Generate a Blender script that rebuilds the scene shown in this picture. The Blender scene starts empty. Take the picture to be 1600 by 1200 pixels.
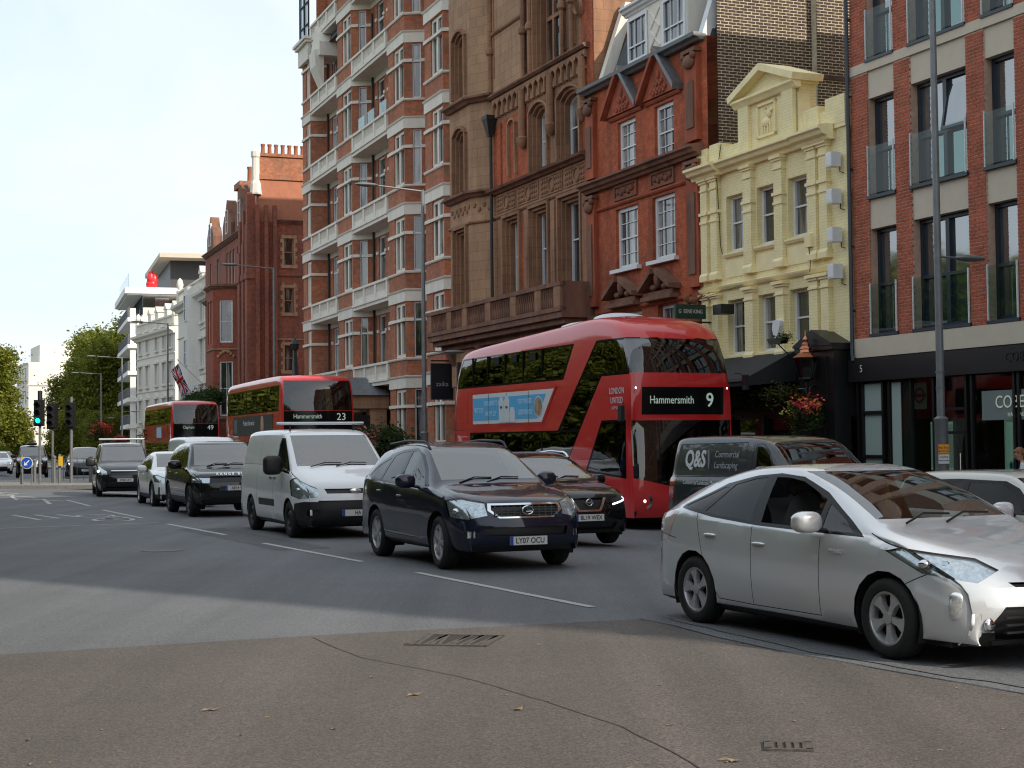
import bpy, bmesh, math, random
from mathutils import Vector, Matrix
R = math.radians
rnd = random.Random(7)
scene = bpy.context.scene
COL = scene.collection

# ------------------------------------------------------------------ camera
cam = bpy.data.cameras.new('camera')
cam.sensor_fit = 'HORIZONTAL'; cam.sensor_width = 36.0; cam.lens = 54.0
cam.clip_start = 0.1; cam.clip_end = 6000
co = bpy.data.objects.new('camera', cam); COL.objects.link(co)
co.matrix_world = (Matrix.Translation((0, 0, 1.66)) @ Matrix.Rotation(R(90) + math.atan(92/2400), 4, 'X')
                   @ Matrix.Rotation(-0.0105, 4, 'Z'))
scene.camera = co

# ------------------------------------------------------------------ sky and sun
SUN_AZ = math.atan2(-0.646, 0.763)            # direction towards the sun, in the xy plane
SUN_EL = R(31)
world = bpy.data.worlds.new('World'); scene.world = world; world.use_nodes = True
wn = world.node_tree.nodes; wl = world.node_tree.links
bg = wn['Background']; bg.inputs['Strength'].default_value = 0.13
sky = wn.new('ShaderNodeTexSky'); sky.sky_type = 'NISHITA'; sky.sun_disc = False
sky.sun_elevation = SUN_EL; sky.sun_rotation = R(90) - SUN_AZ
sky.dust_density = 2.0; sky.air_density = 1.0; sky.ozone_density = 1.0
tc = wn.new('ShaderNodeTexCoord'); mp = wn.new('ShaderNodeMapping')
mp.inputs['Scale'].default_value = (1.0, 1.0, 2.4); mp.inputs['Rotation'].default_value = (0, 0.25, 0.4)
nz = wn.new('ShaderNodeTexNoise'); nz.inputs['Scale'].default_value = 2.2; nz.inputs['Detail'].default_value = 7
nz.inputs['Roughness'].default_value = 0.55; nz.inputs['Distortion'].default_value = 0.6
cr = wn.new('ShaderNodeMapRange'); cr.inputs[1].default_value = 0.36; cr.inputs[2].default_value = 0.62
cr.inputs[3].default_value = 0.15; cr.inputs[4].default_value = 1.0
mx = wn.new('ShaderNodeMix'); mx.data_type = 'RGBA'
mx.inputs[0].default_value = 0.86
cl = wn.new('ShaderNodeMix'); cl.data_type = 'RGBA'
cl.inputs[6].default_value = (2.95, 3.55, 4.05, 1); cl.inputs[7].default_value = (3.95, 4.08, 4.2, 1)
wl.new(tc.outputs['Generated'], mp.inputs[0]); wl.new(mp.outputs[0], nz.inputs['Vector'])
wl.new(nz.outputs['Fac'], cr.inputs[0]); wl.new(cr.outputs[0], cl.inputs[0]); wl.new(cl.outputs[2], mx.inputs[7])
wl.new(sky.outputs[0], mx.inputs[6]); wl.new(mx.outputs[2], bg.inputs['Color'])
sl = bpy.data.lights.new('sun', 'SUN'); sl.energy = 2.3; sl.angle = R(0.6); sl.color = (1.0, 0.90, 0.76)
so = bpy.data.objects.new('sun', sl); COL.objects.link(so)
sd = Vector((math.cos(SUN_AZ)*math.cos(SUN_EL), math.sin(SUN_AZ)*math.cos(SUN_EL), math.sin(SUN_EL)))
so.rotation_euler = sd.to_track_quat('Z', 'Y').to_euler(); so.location = (30, -30, 60)
vs = scene.view_settings
vs.view_transform = 'Standard'; vs.look = 'None'; vs.gamma = 1; vs.exposure = 1.0; vs.use_curve_mapping = False
scene.cycles.pixel_filter_type = 'BLACKMAN_HARRIS'; scene.cycles.filter_width = 1.15; scene.cycles.max_bounces = 6; scene.cycles.transparent_max_bounces = 12
scene.cycles.caustics_reflective = False; scene.cycles.caustics_refractive = False

# ------------------------------------------------------------------ materials
MC = {}
def new_mat(name):
    m = bpy.data.materials.new(name); m.use_nodes = True
    nt = m.node_tree
    return m, nt, nt.nodes['Principled BSDF']

def mat(name, col, rough=0.6, metal=0.0, coat=0.0, noise=0.0, nscale=8.0, bump=0.0, emit=0.0, spec=0.5, coords='Object'):
    """plain surface with a little colour variation and optional fine relief"""
    if name in MC: return MC[name]
    m, nt, b = new_mat(name)
    b.inputs['Roughness'].default_value = rough; b.inputs['Metallic'].default_value = metal
    b.inputs['Coat Weight'].default_value = coat; b.inputs['Coat Roughness'].default_value = 0.03
    b.inputs['Specular IOR Level'].default_value = spec
    b.inputs['Base Color'].default_value = (*col, 1)
    if emit:
        b.inputs['Emission Color'].default_value = (*col, 1); b.inputs['Emission Strength'].default_value = emit
    if noise or bump:
        t = nt.nodes.new('ShaderNodeTexCoord'); n = nt.nodes.new('ShaderNodeTexNoise')
        n.inputs['Scale'].default_value = nscale; n.inputs['Detail'].default_value = 6; n.inputs['Roughness'].default_value = 0.62
        nt.links.new(t.outputs[coords], n.inputs['Vector'])
        if noise:
            mr = nt.nodes.new('ShaderNodeMapRange')
            mr.inputs[1].default_value = 0.3; mr.inputs[2].default_value = 0.7
            mr.inputs[3].default_value = 1 - noise; mr.inputs[4].default_value = 1 + noise*0.7
            v = nt.nodes.new('ShaderNodeVectorMath'); v.operation = 'SCALE'
            v.inputs[0].default_value = col
            nt.links.new(n.outputs['Fac'], mr.inputs[0]); nt.links.new(mr.outputs[0], v.inputs['Scale'])
            nt.links.new(v.outputs[0], b.inputs['Base Color'])
        if bump:
            bp = nt.nodes.new('ShaderNodeBump'); bp.inputs['Strength'].default_value = bump; bp.inputs['Distance'].default_value = 0.02
            nt.links.new(n.outputs['Fac'], bp.inputs['Height']); nt.links.new(bp.outputs[0], b.inputs['Normal'])
    MC[name] = m
    return m

def brick_mat(name, c1, c2, mortar, w=0.235, h=0.075, dirt=0.35, dirtcol=(0.05, 0.04, 0.035), msize=0.012, var=.21):
    """brick courses on UVs measured in metres, soot and rain staining with a shape of its own"""
    if name in MC: return MC[name]
    m, nt, b = new_mat(name); N = nt.nodes; Lk = nt.links
    uv = N.new('ShaderNodeUVMap'); uv.uv_map = 'UVMap'
    br = N.new('ShaderNodeTexBrick')
    br.inputs['Color1'].default_value = (*c1, 1); br.inputs['Color2'].default_value = (*c2, 1); br.inputs['Mortar'].default_value = (*mortar, 1)
    br.inputs['Scale'].default_value = 1; br.inputs['Mortar Size'].default_value = msize; br.inputs['Mortar Smooth'].default_value = 0.2
    br.inputs['Bias'].default_value = 0.0; br.inputs['Brick Width'].default_value = w; br.inputs['Row Height'].default_value = h
    Lk.new(uv.outputs[0], br.inputs['Vector'])
    t = N.new('ShaderNodeTexCoord')
    n = N.new('ShaderNodeTexNoise'); n.inputs['Scale'].default_value = 0.55; n.inputs['Detail'].default_value = 8; n.inputs['Roughness'].default_value = 0.7
    mpp = N.new('ShaderNodeMapping'); mpp.inputs['Scale'].default_value = (1.6, 1.6, 0.7)
    Lk.new(t.outputs['Object'], mpp.inputs[0]); Lk.new(mpp.outputs[0], n.inputs['Vector'])
    mr = N.new('ShaderNodeMapRange'); mr.inputs[1].default_value = 0.42; mr.inputs[2].default_value = 0.66
    mr.inputs[3].default_value = 0.0; mr.inputs[4].default_value = dirt
    Lk.new(n.outputs['Fac'], mr.inputs[0])
    mix = N.new('ShaderNodeMix'); mix.data_type = 'RGBA'; mix.inputs[7].default_value = (*dirtcol, 1)
    Lk.new(mr.outputs[0], mix.inputs[0]); Lk.new(br.outputs['Color'], mix.inputs[6])
    n2 = N.new('ShaderNodeTexNoise'); n2.inputs['Scale'].default_value = 5; n2.inputs['Detail'].default_value = 5
    Lk.new(t.outputs['Object'], n2.inputs['Vector'])
    m2 = N.new('ShaderNodeMapRange'); m2.inputs[1].default_value = 0.3; m2.inputs[2].default_value = 0.7; m2.inputs[3].default_value = 1-var; m2.inputs[4].default_value = 1+var
    Lk.new(n2.outputs['Fac'], m2.inputs[0])
    sc = N.new('ShaderNodeVectorMath'); sc.operation = 'SCALE'
    Lk.new(mix.outputs[2], sc.inputs[0]); Lk.new(m2.outputs[0], sc.inputs['Scale'])
    Lk.new(sc.outputs[0], b.inputs['Base Color'])
    b.inputs['Roughness'].default_value = 0.88
    bp = N.new('ShaderNodeBump'); bp.inputs['Strength'].default_value = 0.35; bp.inputs['Distance'].default_value = 0.01; bp.invert = True
    Lk.new(br.outputs['Fac'], bp.inputs['Height']); Lk.new(bp.outputs[0], b.inputs['Normal'])
    MC[name] = m
    return m

def stone_mat(name, col, dirt=0.5, dirtcol=(0.035, 0.03, 0.027), scale=0.8, joints=True, jw=0.7, jh=0.35, streak=True):
    if name in MC: return MC[name]
    m, nt, b = new_mat(name); N = nt.nodes; Lk = nt.links
    t = N.new('ShaderNodeTexCoord')
    n = N.new('ShaderNodeTexNoise'); n.inputs['Scale'].default_value = scale; n.inputs['Detail'].default_value = 9; n.inputs['Roughness'].default_value = 0.68
    mpp = N.new('ShaderNodeMapping'); mpp.inputs['Scale'].default_value = (2.2, 2.2, 0.55 if streak else 2.2)
    Lk.new(t.outputs['Object'], mpp.inputs[0]); Lk.new(mpp.outputs[0], n.inputs['Vector'])
    mr = N.new('ShaderNodeMapRange'); mr.inputs[1].default_value = 0.4; mr.inputs[2].default_value = 0.75; mr.inputs[4].default_value = dirt
    Lk.new(n.outputs['Fac'], mr.inputs[0])
    mix = N.new('ShaderNodeMix'); mix.data_type = 'RGBA'; mix.inputs[6].default_value = (*col, 1); mix.inputs[7].default_value = (*dirtcol, 1)
    Lk.new(mr.outputs[0], mix.inputs[0])
    out = mix.outputs[2]
    if joints:
        uv = N.new('ShaderNodeUVMap'); uv.uv_map = 'UVMap'
        br = N.new('ShaderNodeTexBrick'); br.inputs['Color1'].default_value = (1, 1, 1, 1); br.inputs['Color2'].default_value = (0.86, 0.86, 0.86, 1)
        br.inputs['Mortar'].default_value = (0.6, 0.6, 0.6, 1); br.inputs['Scale'].default_value = 1; br.inputs['Mortar Size'].default_value = 0.009
        br.inputs['Brick Width'].default_value = jw; br.inputs['Row Height'].default_value = jh
        Lk.new(uv.outputs[0], br.inputs['Vector'])
        mu = N.new('ShaderNodeMix'); mu.data_type = 'RGBA'; mu.blend_type = 'MULTIPLY'; mu.inputs[0].default_value = 1
        Lk.new(out, mu.inputs[6]); Lk.new(br.outputs['Color'], mu.inputs[7]); out = mu.outputs[2]
    Lk.new(out, b.inputs['Base Color'])
    n2 = N.new('ShaderNodeTexNoise'); n2.inputs['Scale'].default_value = 14; n2.inputs['Detail'].default_value = 5
    Lk.new(t.outputs['Object'], n2.inputs['Vector'])
    bp = N.new('ShaderNodeBump'); bp.inputs['Strength'].default_value = 0.35; bp.inputs['Distance'].default_value = 0.03
    Lk.new(n2.outputs['Fac'], bp.inputs['Height']); Lk.new(bp.outputs[0], b.inputs['Normal'])
    b.inputs['Roughness'].default_value = 0.85
    MC[name] = m
    return m

def glass_mat(name, tint=(0.3, 0.36, 0.34), refl=1.0, rough=0.0, ior=1.5, wave=0.0):
    """thin pane: tinted see-through with a Fresnel reflection"""
    if name in MC: return MC[name]
    m = bpy.data.materials.new(name); m.use_nodes = True; nt = m.node_tree; N = nt.nodes; Lk = nt.links
    N.clear()
    o = N.new('ShaderNodeOutputMaterial'); mixs = N.new('ShaderNodeMixShader')
    tr = N.new('ShaderNodeBsdfTransparent'); tr.inputs[0].default_value = (*tint, 1)
    gl = N.new('ShaderNodeBsdfGlossy'); gl.inputs['Roughness'].default_value = rough; gl.inputs['Color'].default_value = (refl, refl, refl, 1)
    fr = N.new('ShaderNodeFresnel'); fr.inputs[0].default_value = ior
    geo = N.new('ShaderNodeNewGeometry'); bf = N.new('ShaderNodeMapRange'); bf.inputs[3].default_value = ior; bf.inputs[4].default_value = 1/ior
    Lk.new(geo.outputs['Backfacing'], bf.inputs[0]); Lk.new(bf.outputs[0], fr.inputs[0])
    if wave:
        t = N.new('ShaderNodeTexCoord'); n = N.new('ShaderNodeTexNoise'); n.inputs['Scale'].default_value = 1.1; n.inputs['Detail'].default_value = 2
        bp = N.new('ShaderNodeBump'); bp.inputs['Strength'].default_value = wave; bp.inputs['Distance'].default_value = 0.05
        Lk.new(t.outputs['Object'], n.inputs['Vector']); Lk.new(n.outputs['Fac'], bp.inputs['Height'])
        Lk.new(bp.outputs[0], gl.inputs['Normal'])
    Lk.new(fr.outputs[0], mixs.inputs[0]); Lk.new(tr.outputs[0], mixs.inputs[1]); Lk.new(gl.outputs[0], mixs.inputs[2])
    Lk.new(mixs.outputs[0], o.inputs[0])
    MC[name] = m
    return m

def pane_mat(name, dark=(0.02, 0.024, 0.026), light=(0.42, 0.41, 0.38), amount=0.6, ior=1.9, wave=0.06):
    """window pane of a building: dim room behind with pale curtains in places, mirror reflection on top"""
    if name in MC: return MC[name]
    m, nt, b = new_mat(name); N = nt.nodes; Lk = nt.links
    oi = N.new('ShaderNodeObjectInfo'); t = N.new('ShaderNodeTexCoord')
    ad = N.new('ShaderNodeVectorMath'); ad.operation = 'ADD'
    sc = N.new('ShaderNodeVectorMath'); sc.operation = 'SCALE'; sc.inputs['Scale'].default_value = 31.0
    cb = N.new('ShaderNodeCombineXYZ')
    for i in range(3): Lk.new(oi.outputs['Random'], cb.inputs[i])
    Lk.new(cb.outputs[0], sc.inputs[0]); Lk.new(t.outputs['Object'], ad.inputs[0]); Lk.new(sc.outputs[0], ad.inputs[1])
    mpp = N.new('ShaderNodeMapping'); mpp.inputs['Scale'].default_value = (3.0, 3.0, 0.35)
    Lk.new(ad.outputs[0], mpp.inputs[0])
    n = N.new('ShaderNodeTexNoise'); n.inputs['Scale'].default_value = 1.0; n.inputs['Detail'].default_value = 2
    Lk.new(mpp.outputs[0], n.inputs['Vector'])
    mr = N.new('ShaderNodeMapRange'); mr.inputs[1].default_value = 0.5; mr.inputs[2].default_value = 0.62; mr.inputs[4].default_value = amount
    Lk.new(n.outputs['Fac'], mr.inputs[0])
    mix = N.new('ShaderNodeMix'); mix.data_type = 'RGBA'; mix.inputs[6].default_value = (*dark, 1); mix.inputs[7].default_value = (*light, 1)
    Lk.new(mr.outputs[0], mix.inputs[0]); Lk.new(mix.outputs[2], b.inputs['Base Color'])
    b.inputs['Roughness'].default_value = 0.04; b.inputs['IOR'].default_value = ior
    n2 = N.new('ShaderNodeTexNoise'); n2.inputs['Scale'].default_value = 0.9; n2.inputs['Detail'].default_value = 1.5
    Lk.new(t.outputs['Object'], n2.inputs['Vector'])
    bp = N.new('ShaderNodeBump'); bp.inputs['Strength'].default_value = wave; bp.inputs['Distance'].default_value = 0.1
    Lk.new(n2.outputs['Fac'], bp.inputs['Height']); Lk.new(bp.outputs[0], b.inputs['Normal'])
    MC[name] = m
    return m

def paint(name, col, metal=0.0, rough=0.35, dust=0.10):
    """car paint: flake base, clear coat, thin road dust"""
    if name in MC: return MC[name]
    m, nt, b = new_mat(name); N = nt.nodes; Lk = nt.links
    b.inputs['Metallic'].default_value = metal; b.inputs['Coat Weight'].default_value = 1.0; b.inputs['Coat Roughness'].default_value = 0.025
    if max(col) < .1: b.inputs['Specular IOR Level'].default_value = 0.08
    t = N.new('ShaderNodeTexCoord'); n = N.new('ShaderNodeTexNoise'); n.inputs['Scale'].default_value = 3.0; n.inputs['Detail'].default_value = 8; n.inputs['Roughness'].default_value = 0.7
    Lk.new(t.outputs['Object'], n.inputs['Vector'])
    sp = N.new('ShaderNodeSeparateXYZ'); Lk.new(t.outputs['Object'], sp.inputs[0])
    lo = N.new('ShaderNodeMapRange'); lo.inputs[1].default_value = 0.9; lo.inputs[2].default_value = 0.15; lo.inputs[3].default_value = 0.25; lo.inputs[4].default_value = 1.6
    Lk.new(sp.outputs['Z'], lo.inputs[0])
    mu = N.new('ShaderNodeMath'); mu.operation = 'MULTIPLY'; Lk.new(n.outputs['Fac'], mu.inputs[0]); Lk.new(lo.outputs[0], mu.inputs[1])
    m3 = N.new('ShaderNodeMath'); m3.operation = 'MULTIPLY'; m3.inputs[1].default_value = dust*(2 if max(col) > .1 else 1); m3.use_clamp = True
    Lk.new(mu.outputs[0], m3.inputs[0])
    mix = N.new('ShaderNodeMix'); mix.data_type = 'RGBA'; mix.inputs[6].default_value = (*col, 1); mix.inputs[7].default_value = (0.13, 0.12, 0.105, 1) if max(col) > .1 else (0.05, 0.046, 0.042, 1)
    Lk.new(m3.outputs[0], mix.inputs[0]); Lk.new(mix.outputs[2], b.inputs['Base Color'])
    ra = N.new('ShaderNodeMapRange'); ra.inputs[3].default_value = rough; ra.inputs[4].default_value = rough + 0.3
    Lk.new(m3.outputs[0], ra.inputs[0]); Lk.new(ra.outputs[0], b.inputs['Roughness'])
    MC[name] = m
    return m

# ------------------------------------------------------------------ mesh building
class MB:
    def __init__(s, xf=None): s.v = []; s.f = []; s.m = []; s.xf = xf; s.mi = 0
    def vert(s, p):
        p = Vector(p)
        if s.xf is not None: p = s.xf @ p
        s.v.append(p); return len(s.v) - 1
    def face(s, pts):
        ids = [s.vert(p) for p in pts]; s.f.append(ids); s.m.append(s.mi)
    def idf(s, ids): s.f.append(ids); s.m.append(s.mi)
    def box(s, x0, x1, y0, y1, z0, z1, skip=''):
        if x0 > x1: x0, x1 = x1, x0
        if y0 > y1: y0, y1 = y1, y0
        if z0 > z1: z0, z1 = z1, z0
        i = [s.vert(p) for p in ((x0,y0,z0),(x1,y0,z0),(x1,y1,z0),(x0,y1,z0),(x0,y0,z1),(x1,y0,z1),(x1,y1,z1),(x0,y1,z1))]
        for k, q in (('b',(0,3,2,1)),('t',(4,5,6,7)),('f',(0,1,5,4)),('r',(1,2,6,5)),('k',(2,3,7,6)),('l',(3,0,4,7))):
            if k not in skip: s.idf([i[j] for j in q])
        return s
    def taper(s, c0, h0, c1, h1):
        """frustum box: centre c0 half sizes h0=(hx,hy) at z0, to c1,h1"""
        a = [(c0[0]+sx*h0[0], c0[1]+sy*h0[1], c0[2]) for sx, sy in ((-1,-1),(1,-1),(1,1),(-1,1))]
        b = [(c1[0]+sx*h1[0], c1[1]+sy*h1[1], c1[2]) for sx, sy in ((-1,-1),(1,-1),(1,1),(-1,1))]
        i = [s.vert(p) for p in a+b]
        for q in ((3,2,1,0),(4,5,6,7),(0,1,5,4),(1,2,6,5),(2,3,7,6),(3,0,4,7)): s.idf([i[j] for j in q])
        return s
    def prism(s, poly, a, b, axis='y'):
        """extrude a 2D polygon; axis y: poly in (x,z); axis z: poly in (x,y); axis x: poly in (y,z)"""
        def P(p, t):
            return (p[0], t, p[1]) if axis == 'y' else ((p[0], p[1], t) if axis == 'z' else (t, p[0], p[1]))
        n = len(poly)
        i0 = [s.vert(P(p, a)) for p in poly]; i1 = [s.vert(P(p, b)) for p in poly]
        s.idf(i0); s.idf(i1[::-1])
        for k in range(n): s.idf([i0[k], i1[k], i1[(k+1) % n], i0[(k+1) % n]])
        return s
    def tube(s, pts, r, n=8, caps=True):
        pts = [Vector(p) for p in pts]; rs = r if isinstance(r, (list, tuple)) else [r]*len(pts)
        rings = []
        for k, p in enumerate(pts):
            d = (pts[min(k+1, len(pts)-1)] - pts[max(k-1, 0)]).normalized()
            a = Vector((0, 0, 1)) if abs(d.z) < 0.9 else Vector((1, 0, 0))
            e1 = d.cross(a).normalized(); e2 = d.cross(e1)
            rings.append([s.vert(p + (e1*math.cos(2*math.pi*j/n) + e2*math.sin(2*math.pi*j/n))*rs[k]) for j in range(n)])
        for k in range(len(rings)-1):
            for j in range(n): s.idf([rings[k][j], rings[k][(j+1) % n], rings[k+1][(j+1) % n], rings[k+1][j]])
        if caps: s.idf(rings[0][::-1]); s.idf(rings[-1])
        return s
    def lathe(s, prof, n=16, c=(0,0,0), axis='z', a0=0, a1=2*math.pi):
        """revolve (r, h) profile"""
        full = abs(a1 - a0 - 2*math.pi) < 1e-6; cnt = n if full else n+1
        rings = []
        for r_, h in prof:
            ring = []
            for j in range(cnt):
                a = a0 + (a1-a0)*j/n; x, y = r_*math.cos(a), r_*math.sin(a)
                p = (x, y, h) if axis == 'z' else ((x, h, y) if axis == 'y' else (h, x, y))
                ring.append(s.vert((c[0]+p[0], c[1]+p[1], c[2]+p[2])))
            rings.append(ring)
        for k in range(len(rings)-1):
            for j in range(n):
                j2 = (j+1) % cnt
                s.idf([rings[k][j], rings[k][j2], rings[k+1][j2], rings[k+1][j]])
        return s
    def ell(s, c, r, n=10, m=7, rot=None, sq=1.0):
        c = Vector(c); rr = rot or Matrix.Identity(3)
        Q = lambda v: math.copysign(abs(v)**sq, v)
        rings = []
        for k in range(1, m):
            t = math.pi*k/m
            rings.append([s.vert(c + rr @ Vector((r[0]*Q(math.sin(t))*Q(math.cos(2*math.pi*j/n)), r[1]*Q(math.sin(t))*Q(math.sin(2*math.pi*j/n)), r[2]*Q(math.cos(t))))) for j in range(n)])
        top = s.vert(c + rr @ Vector((0, 0, r[2]))); bot = s.vert(c + rr @ Vector((0, 0, -r[2])))
        for j in range(n): s.idf([top, rings[0][j], rings[0][(j+1) % n]])
        for k in range(len(rings)-1):
            for j in range(n): s.idf([rings[k][j], rings[k+1][j], rings[k+1][(j+1) % n], rings[k][(j+1) % n]])
        for j in range(n): s.idf([bot, rings[-1][(j+1) % n], rings[-1][j]])
        return s
    def mesh(s, name, mats, smooth=False, fix=True, ang=35):
        me = bpy.data.meshes.new(name)
        me.from_pydata([tuple(p) for p in s.v], [], s.f)
        for m_ in (mats if isinstance(mats, (list, tuple)) else [mats]): me.materials.append(m_)
        me.polygons.foreach_set('material_index', s.m)
        if fix:
            bm = bmesh.new(); bm.from_mesh(me)
            bmesh.ops.recalc_face_normals(bm, faces=bm.faces)
            bm.to_mesh(me); bm.free()
        uv = me.uv_layers.new(name='UVMap')
        V = me.vertices; L = me.loops; data = [0.0]*(2*len(L))
        for p in me.polygons:
            n = p.normal
            if abs(n.z) > 0.8: ax, ay = Vector((1, 0, 0)), Vector((0, 1, 0))
            else:
                ax = Vector((-n.y, n.x, 0)).normalized(); ay = Vector((0, 0, 1))
                if ax.x + ax.y*0.01 < 0: ax = -ax
            for li in p.loop_indices:
                c_ = V[L[li].vertex_index].co
                data[2*li] = c_.dot(ax); data[2*li+1] = c_.dot(ay)
        uv.data.foreach_set('uv', data)
        if smooth:
            for p in me.polygons: p.use_smooth = True
            try: me.set_sharp_from_angle(angle=R(ang))
            except Exception: pass
        me.update()
        return me
    def build(s, name, mats, parent=None, smooth=False, loc=None, rotz=None, fix=True, kind=None, label=None):
        o = bpy.data.objects.new(name, s.mesh(name, mats, smooth, fix)); COL.objects.link(o)
        if parent: o.parent = parent
        if loc: o.location = loc
        if rotz is not None: o.rotation_euler.z = rotz
        if kind: o['kind'] = kind
        if label: o['label'] = label
        return o

def link(name, me, parent=None, loc=(0, 0, 0), rot=None, scale=None):
    o = bpy.data.objects.new(name, me); COL.objects.link(o); o.location = loc
    if parent: o.parent = parent
    if me.get('loose'): o['kind'] = 'stuff'
    if rot is not None: o.rotation_euler = rot
    if scale is not None: o.scale = scale
    return o

def tag(o, label, cat, group=None, kind=None):
    o['label'] = label; o['category'] = cat
    if group: o['group'] = group
    if kind: o['kind'] = kind
    return o

def empty(name, loc=(0, 0, 0), rz=0, label=None, cat=None, group=None):
    o = bpy.data.objects.new(name, None); COL.objects.link(o); o.location = loc; o.rotation_euler.z = rz
    o.empty_display_size = 0.2
    if label: tag(o, label, cat, group)
    return o

def copy_tree(o, parent=None):
    c = o.copy(); COL.objects.link(c)
    if parent is not None: c.parent = parent
    for ch in list(o.children): copy_tree(ch, c)
    return c

def text(body, size, m, parent, loc, rot, name='lettering', ext=0.002, align='CENTER', sx=1.0, sp=1.0, off=0.0):
    cu = bpy.data.curves.new(name, 'FONT'); cu.body = body; cu.size = size; cu.extrude = ext; cu.offset = off
    cu.align_x = align; cu.align_y = 'CENTER'; cu.space_character = sp; cu.resolution_u = 3
    cu.materials.append(m)
    t_ = bpy.data.objects.new(name, cu)
    me = bpy.data.meshes.new_from_object(t_); me.name = name
    bpy.data.objects.remove(t_); bpy.data.curves.remove(cu)
    o = bpy.data.objects.new(name, me); COL.objects.link(o); o.location = loc; o.rotation_euler = rot; o.scale = (sx, 1, 1)
    if parent: o.parent = parent
    return o

def gz(x, y):
    """the road falls gently towards the far kerb"""
    d = 0.903*x + 0.43*y - 7.41
    return -0.04*min(max(d - 2.5, 0), 7.5)
# ------------------------------------------------------------------ ground
def asphalt(name, col, var=0.21, scale=75, patch=0.12, warm=0.0):
    m, nt, b = new_mat(name); N = nt.nodes; Lk = nt.links
    t = N.new('ShaderNodeTexCoord')
    vo = N.new('ShaderNodeTexVoronoi'); vo.inputs['Scale'].default_value = scale
    n = N.new('ShaderNodeTexNoise'); n.inputs['Scale'].default_value = scale*0.9; n.inputs['Detail'].default_value = 3
    n2 = N.new('ShaderNodeTexNoise'); n2.inputs['Scale'].default_value = 0.35; n2.inputs['Detail'].default_value = 7; n2.inputs['Roughness'].default_value = 0.65
    for x in (vo, n, n2): Lk.new(t.outputs['Object'], x.inputs['Vector'])
    a = N.new('ShaderNodeMapRange'); a.inputs[1].default_value = 0.3; a.inputs[2].default_value = 0.7; a.inputs[3].default_value = 1-var*1.7; a.inputs[4].default_value = 1+var*2.1
    Lk.new(n.outputs['Fac'], a.inputs[0])
    c = N.new('ShaderNodeMapRange'); c.inputs[1].default_value = 0.3; c.inputs[2].default_value = 0.7; c.inputs[3].default_value = 1-patch; c.inputs[4].default_value = 1+patch
    Lk.new(n2.outputs['Fac'], c.inputs[0])
    vv = N.new('ShaderNodeMapRange'); vv.inputs[1].default_value = 0.0; vv.inputs[2].default_value = 1.0; vv.inputs[3].default_value = 0.75; vv.inputs[4].default_value = 1.35
    sepc = N.new('ShaderNodeSeparateColor'); Lk.new(vo.outputs['Color'], sepc.inputs[0]); Lk.new(sepc.outputs[0], vv.inputs[0])
    tm_ = N.new('ShaderNodeMapping'); tm_.inputs['Rotation'].default_value = (0, 0, -R(25.5)); tm_.inputs['Scale'].default_value = (1.6, .05, 1)
    tn = N.new('ShaderNodeTexNoise'); tn.inputs['Scale'].default_value = 1.0; tn.inputs['Detail'].default_value = 4; tn.inputs['Roughness'].default_value = .6
    Lk.new(t.outputs['Object'], tm_.inputs[0]); Lk.new(tm_.outputs[0], tn.inputs['Vector'])
    tr_ = N.new('ShaderNodeMapRange'); tr_.inputs[1].default_value = .3; tr_.inputs[2].default_value = .7; tr_.inputs[3].default_value = 1-patch*1.5; tr_.inputs[4].default_value = 1+patch*1.3; Lk.new(tn.outputs['Fac'], tr_.inputs[0])
    c0 = c; c = N.new('ShaderNodeMath'); c.operation = 'MULTIPLY'; Lk.new(c0.outputs[0], c.inputs[0]); Lk.new(tr_.outputs[0], c.inputs[1])
    mu = N.new('ShaderNodeMath'); mu.operation = 'MULTIPLY'; Lk.new(a.outputs[0], mu.inputs[0]); Lk.new(c.outputs[0], mu.inputs[1])
    mu2 = N.new('ShaderNodeMath'); mu2.operation = 'MULTIPLY'; Lk.new(mu.outputs[0], mu2.inputs[0]); Lk.new(vv.outputs[0], mu2.inputs[1])
    s = N.new('ShaderNodeVectorMath'); s.operation = 'SCALE'; s.inputs[0].default_value = col; Lk.new(mu2.outputs[0], s.inputs['Scale'])
    Lk.new(s.outputs[0], b.inputs['Base Color']); b.inputs['Roughness'].default_value = 0.8
    bp = N.new('ShaderNodeBump'); bp.inputs['Strength'].default_value = 0.5; bp.inputs['Distance'].default_value = 0.006
    Lk.new(n.outputs['Fac'], bp.inputs['Height']); Lk.new(bp.outputs[0], b.inputs['Normal'])
    return m
M_ROAD = asphalt('grey_asphalt', (0.112, 0.116, 0.123))
M_BROWN = asphalt('brown_asphalt', (0.088, 0.074, 0.064), scale=75)
M_PAVE = stone_mat('paving_stone', (0.27, 0.26, 0.24), dirt=0.35, jw=0.75, jh=0.6, streak=False)
M_KERB = mat('kerb_granite', (0.22, 0.21, 0.2), 0.85, noise=0.25, nscale=12, bump=0.2)
M_GRASS = mat('park_grass', (0.045, 0.075, 0.02), 0.95, noise=0.4, nscale=3)
M_LINE = mat('road_paint', (0.44, 0.44, 0.42), 0.7, noise=0.3, nscale=35)

mb = MB(); mb.face([(-2500, -2500, -0.45), (2500, -2500, -0.45), (2500, 3500, -0.45), (-2500, 3500, -0.45)])
mb.build('ground', M_GRASS, kind='structure')

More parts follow.
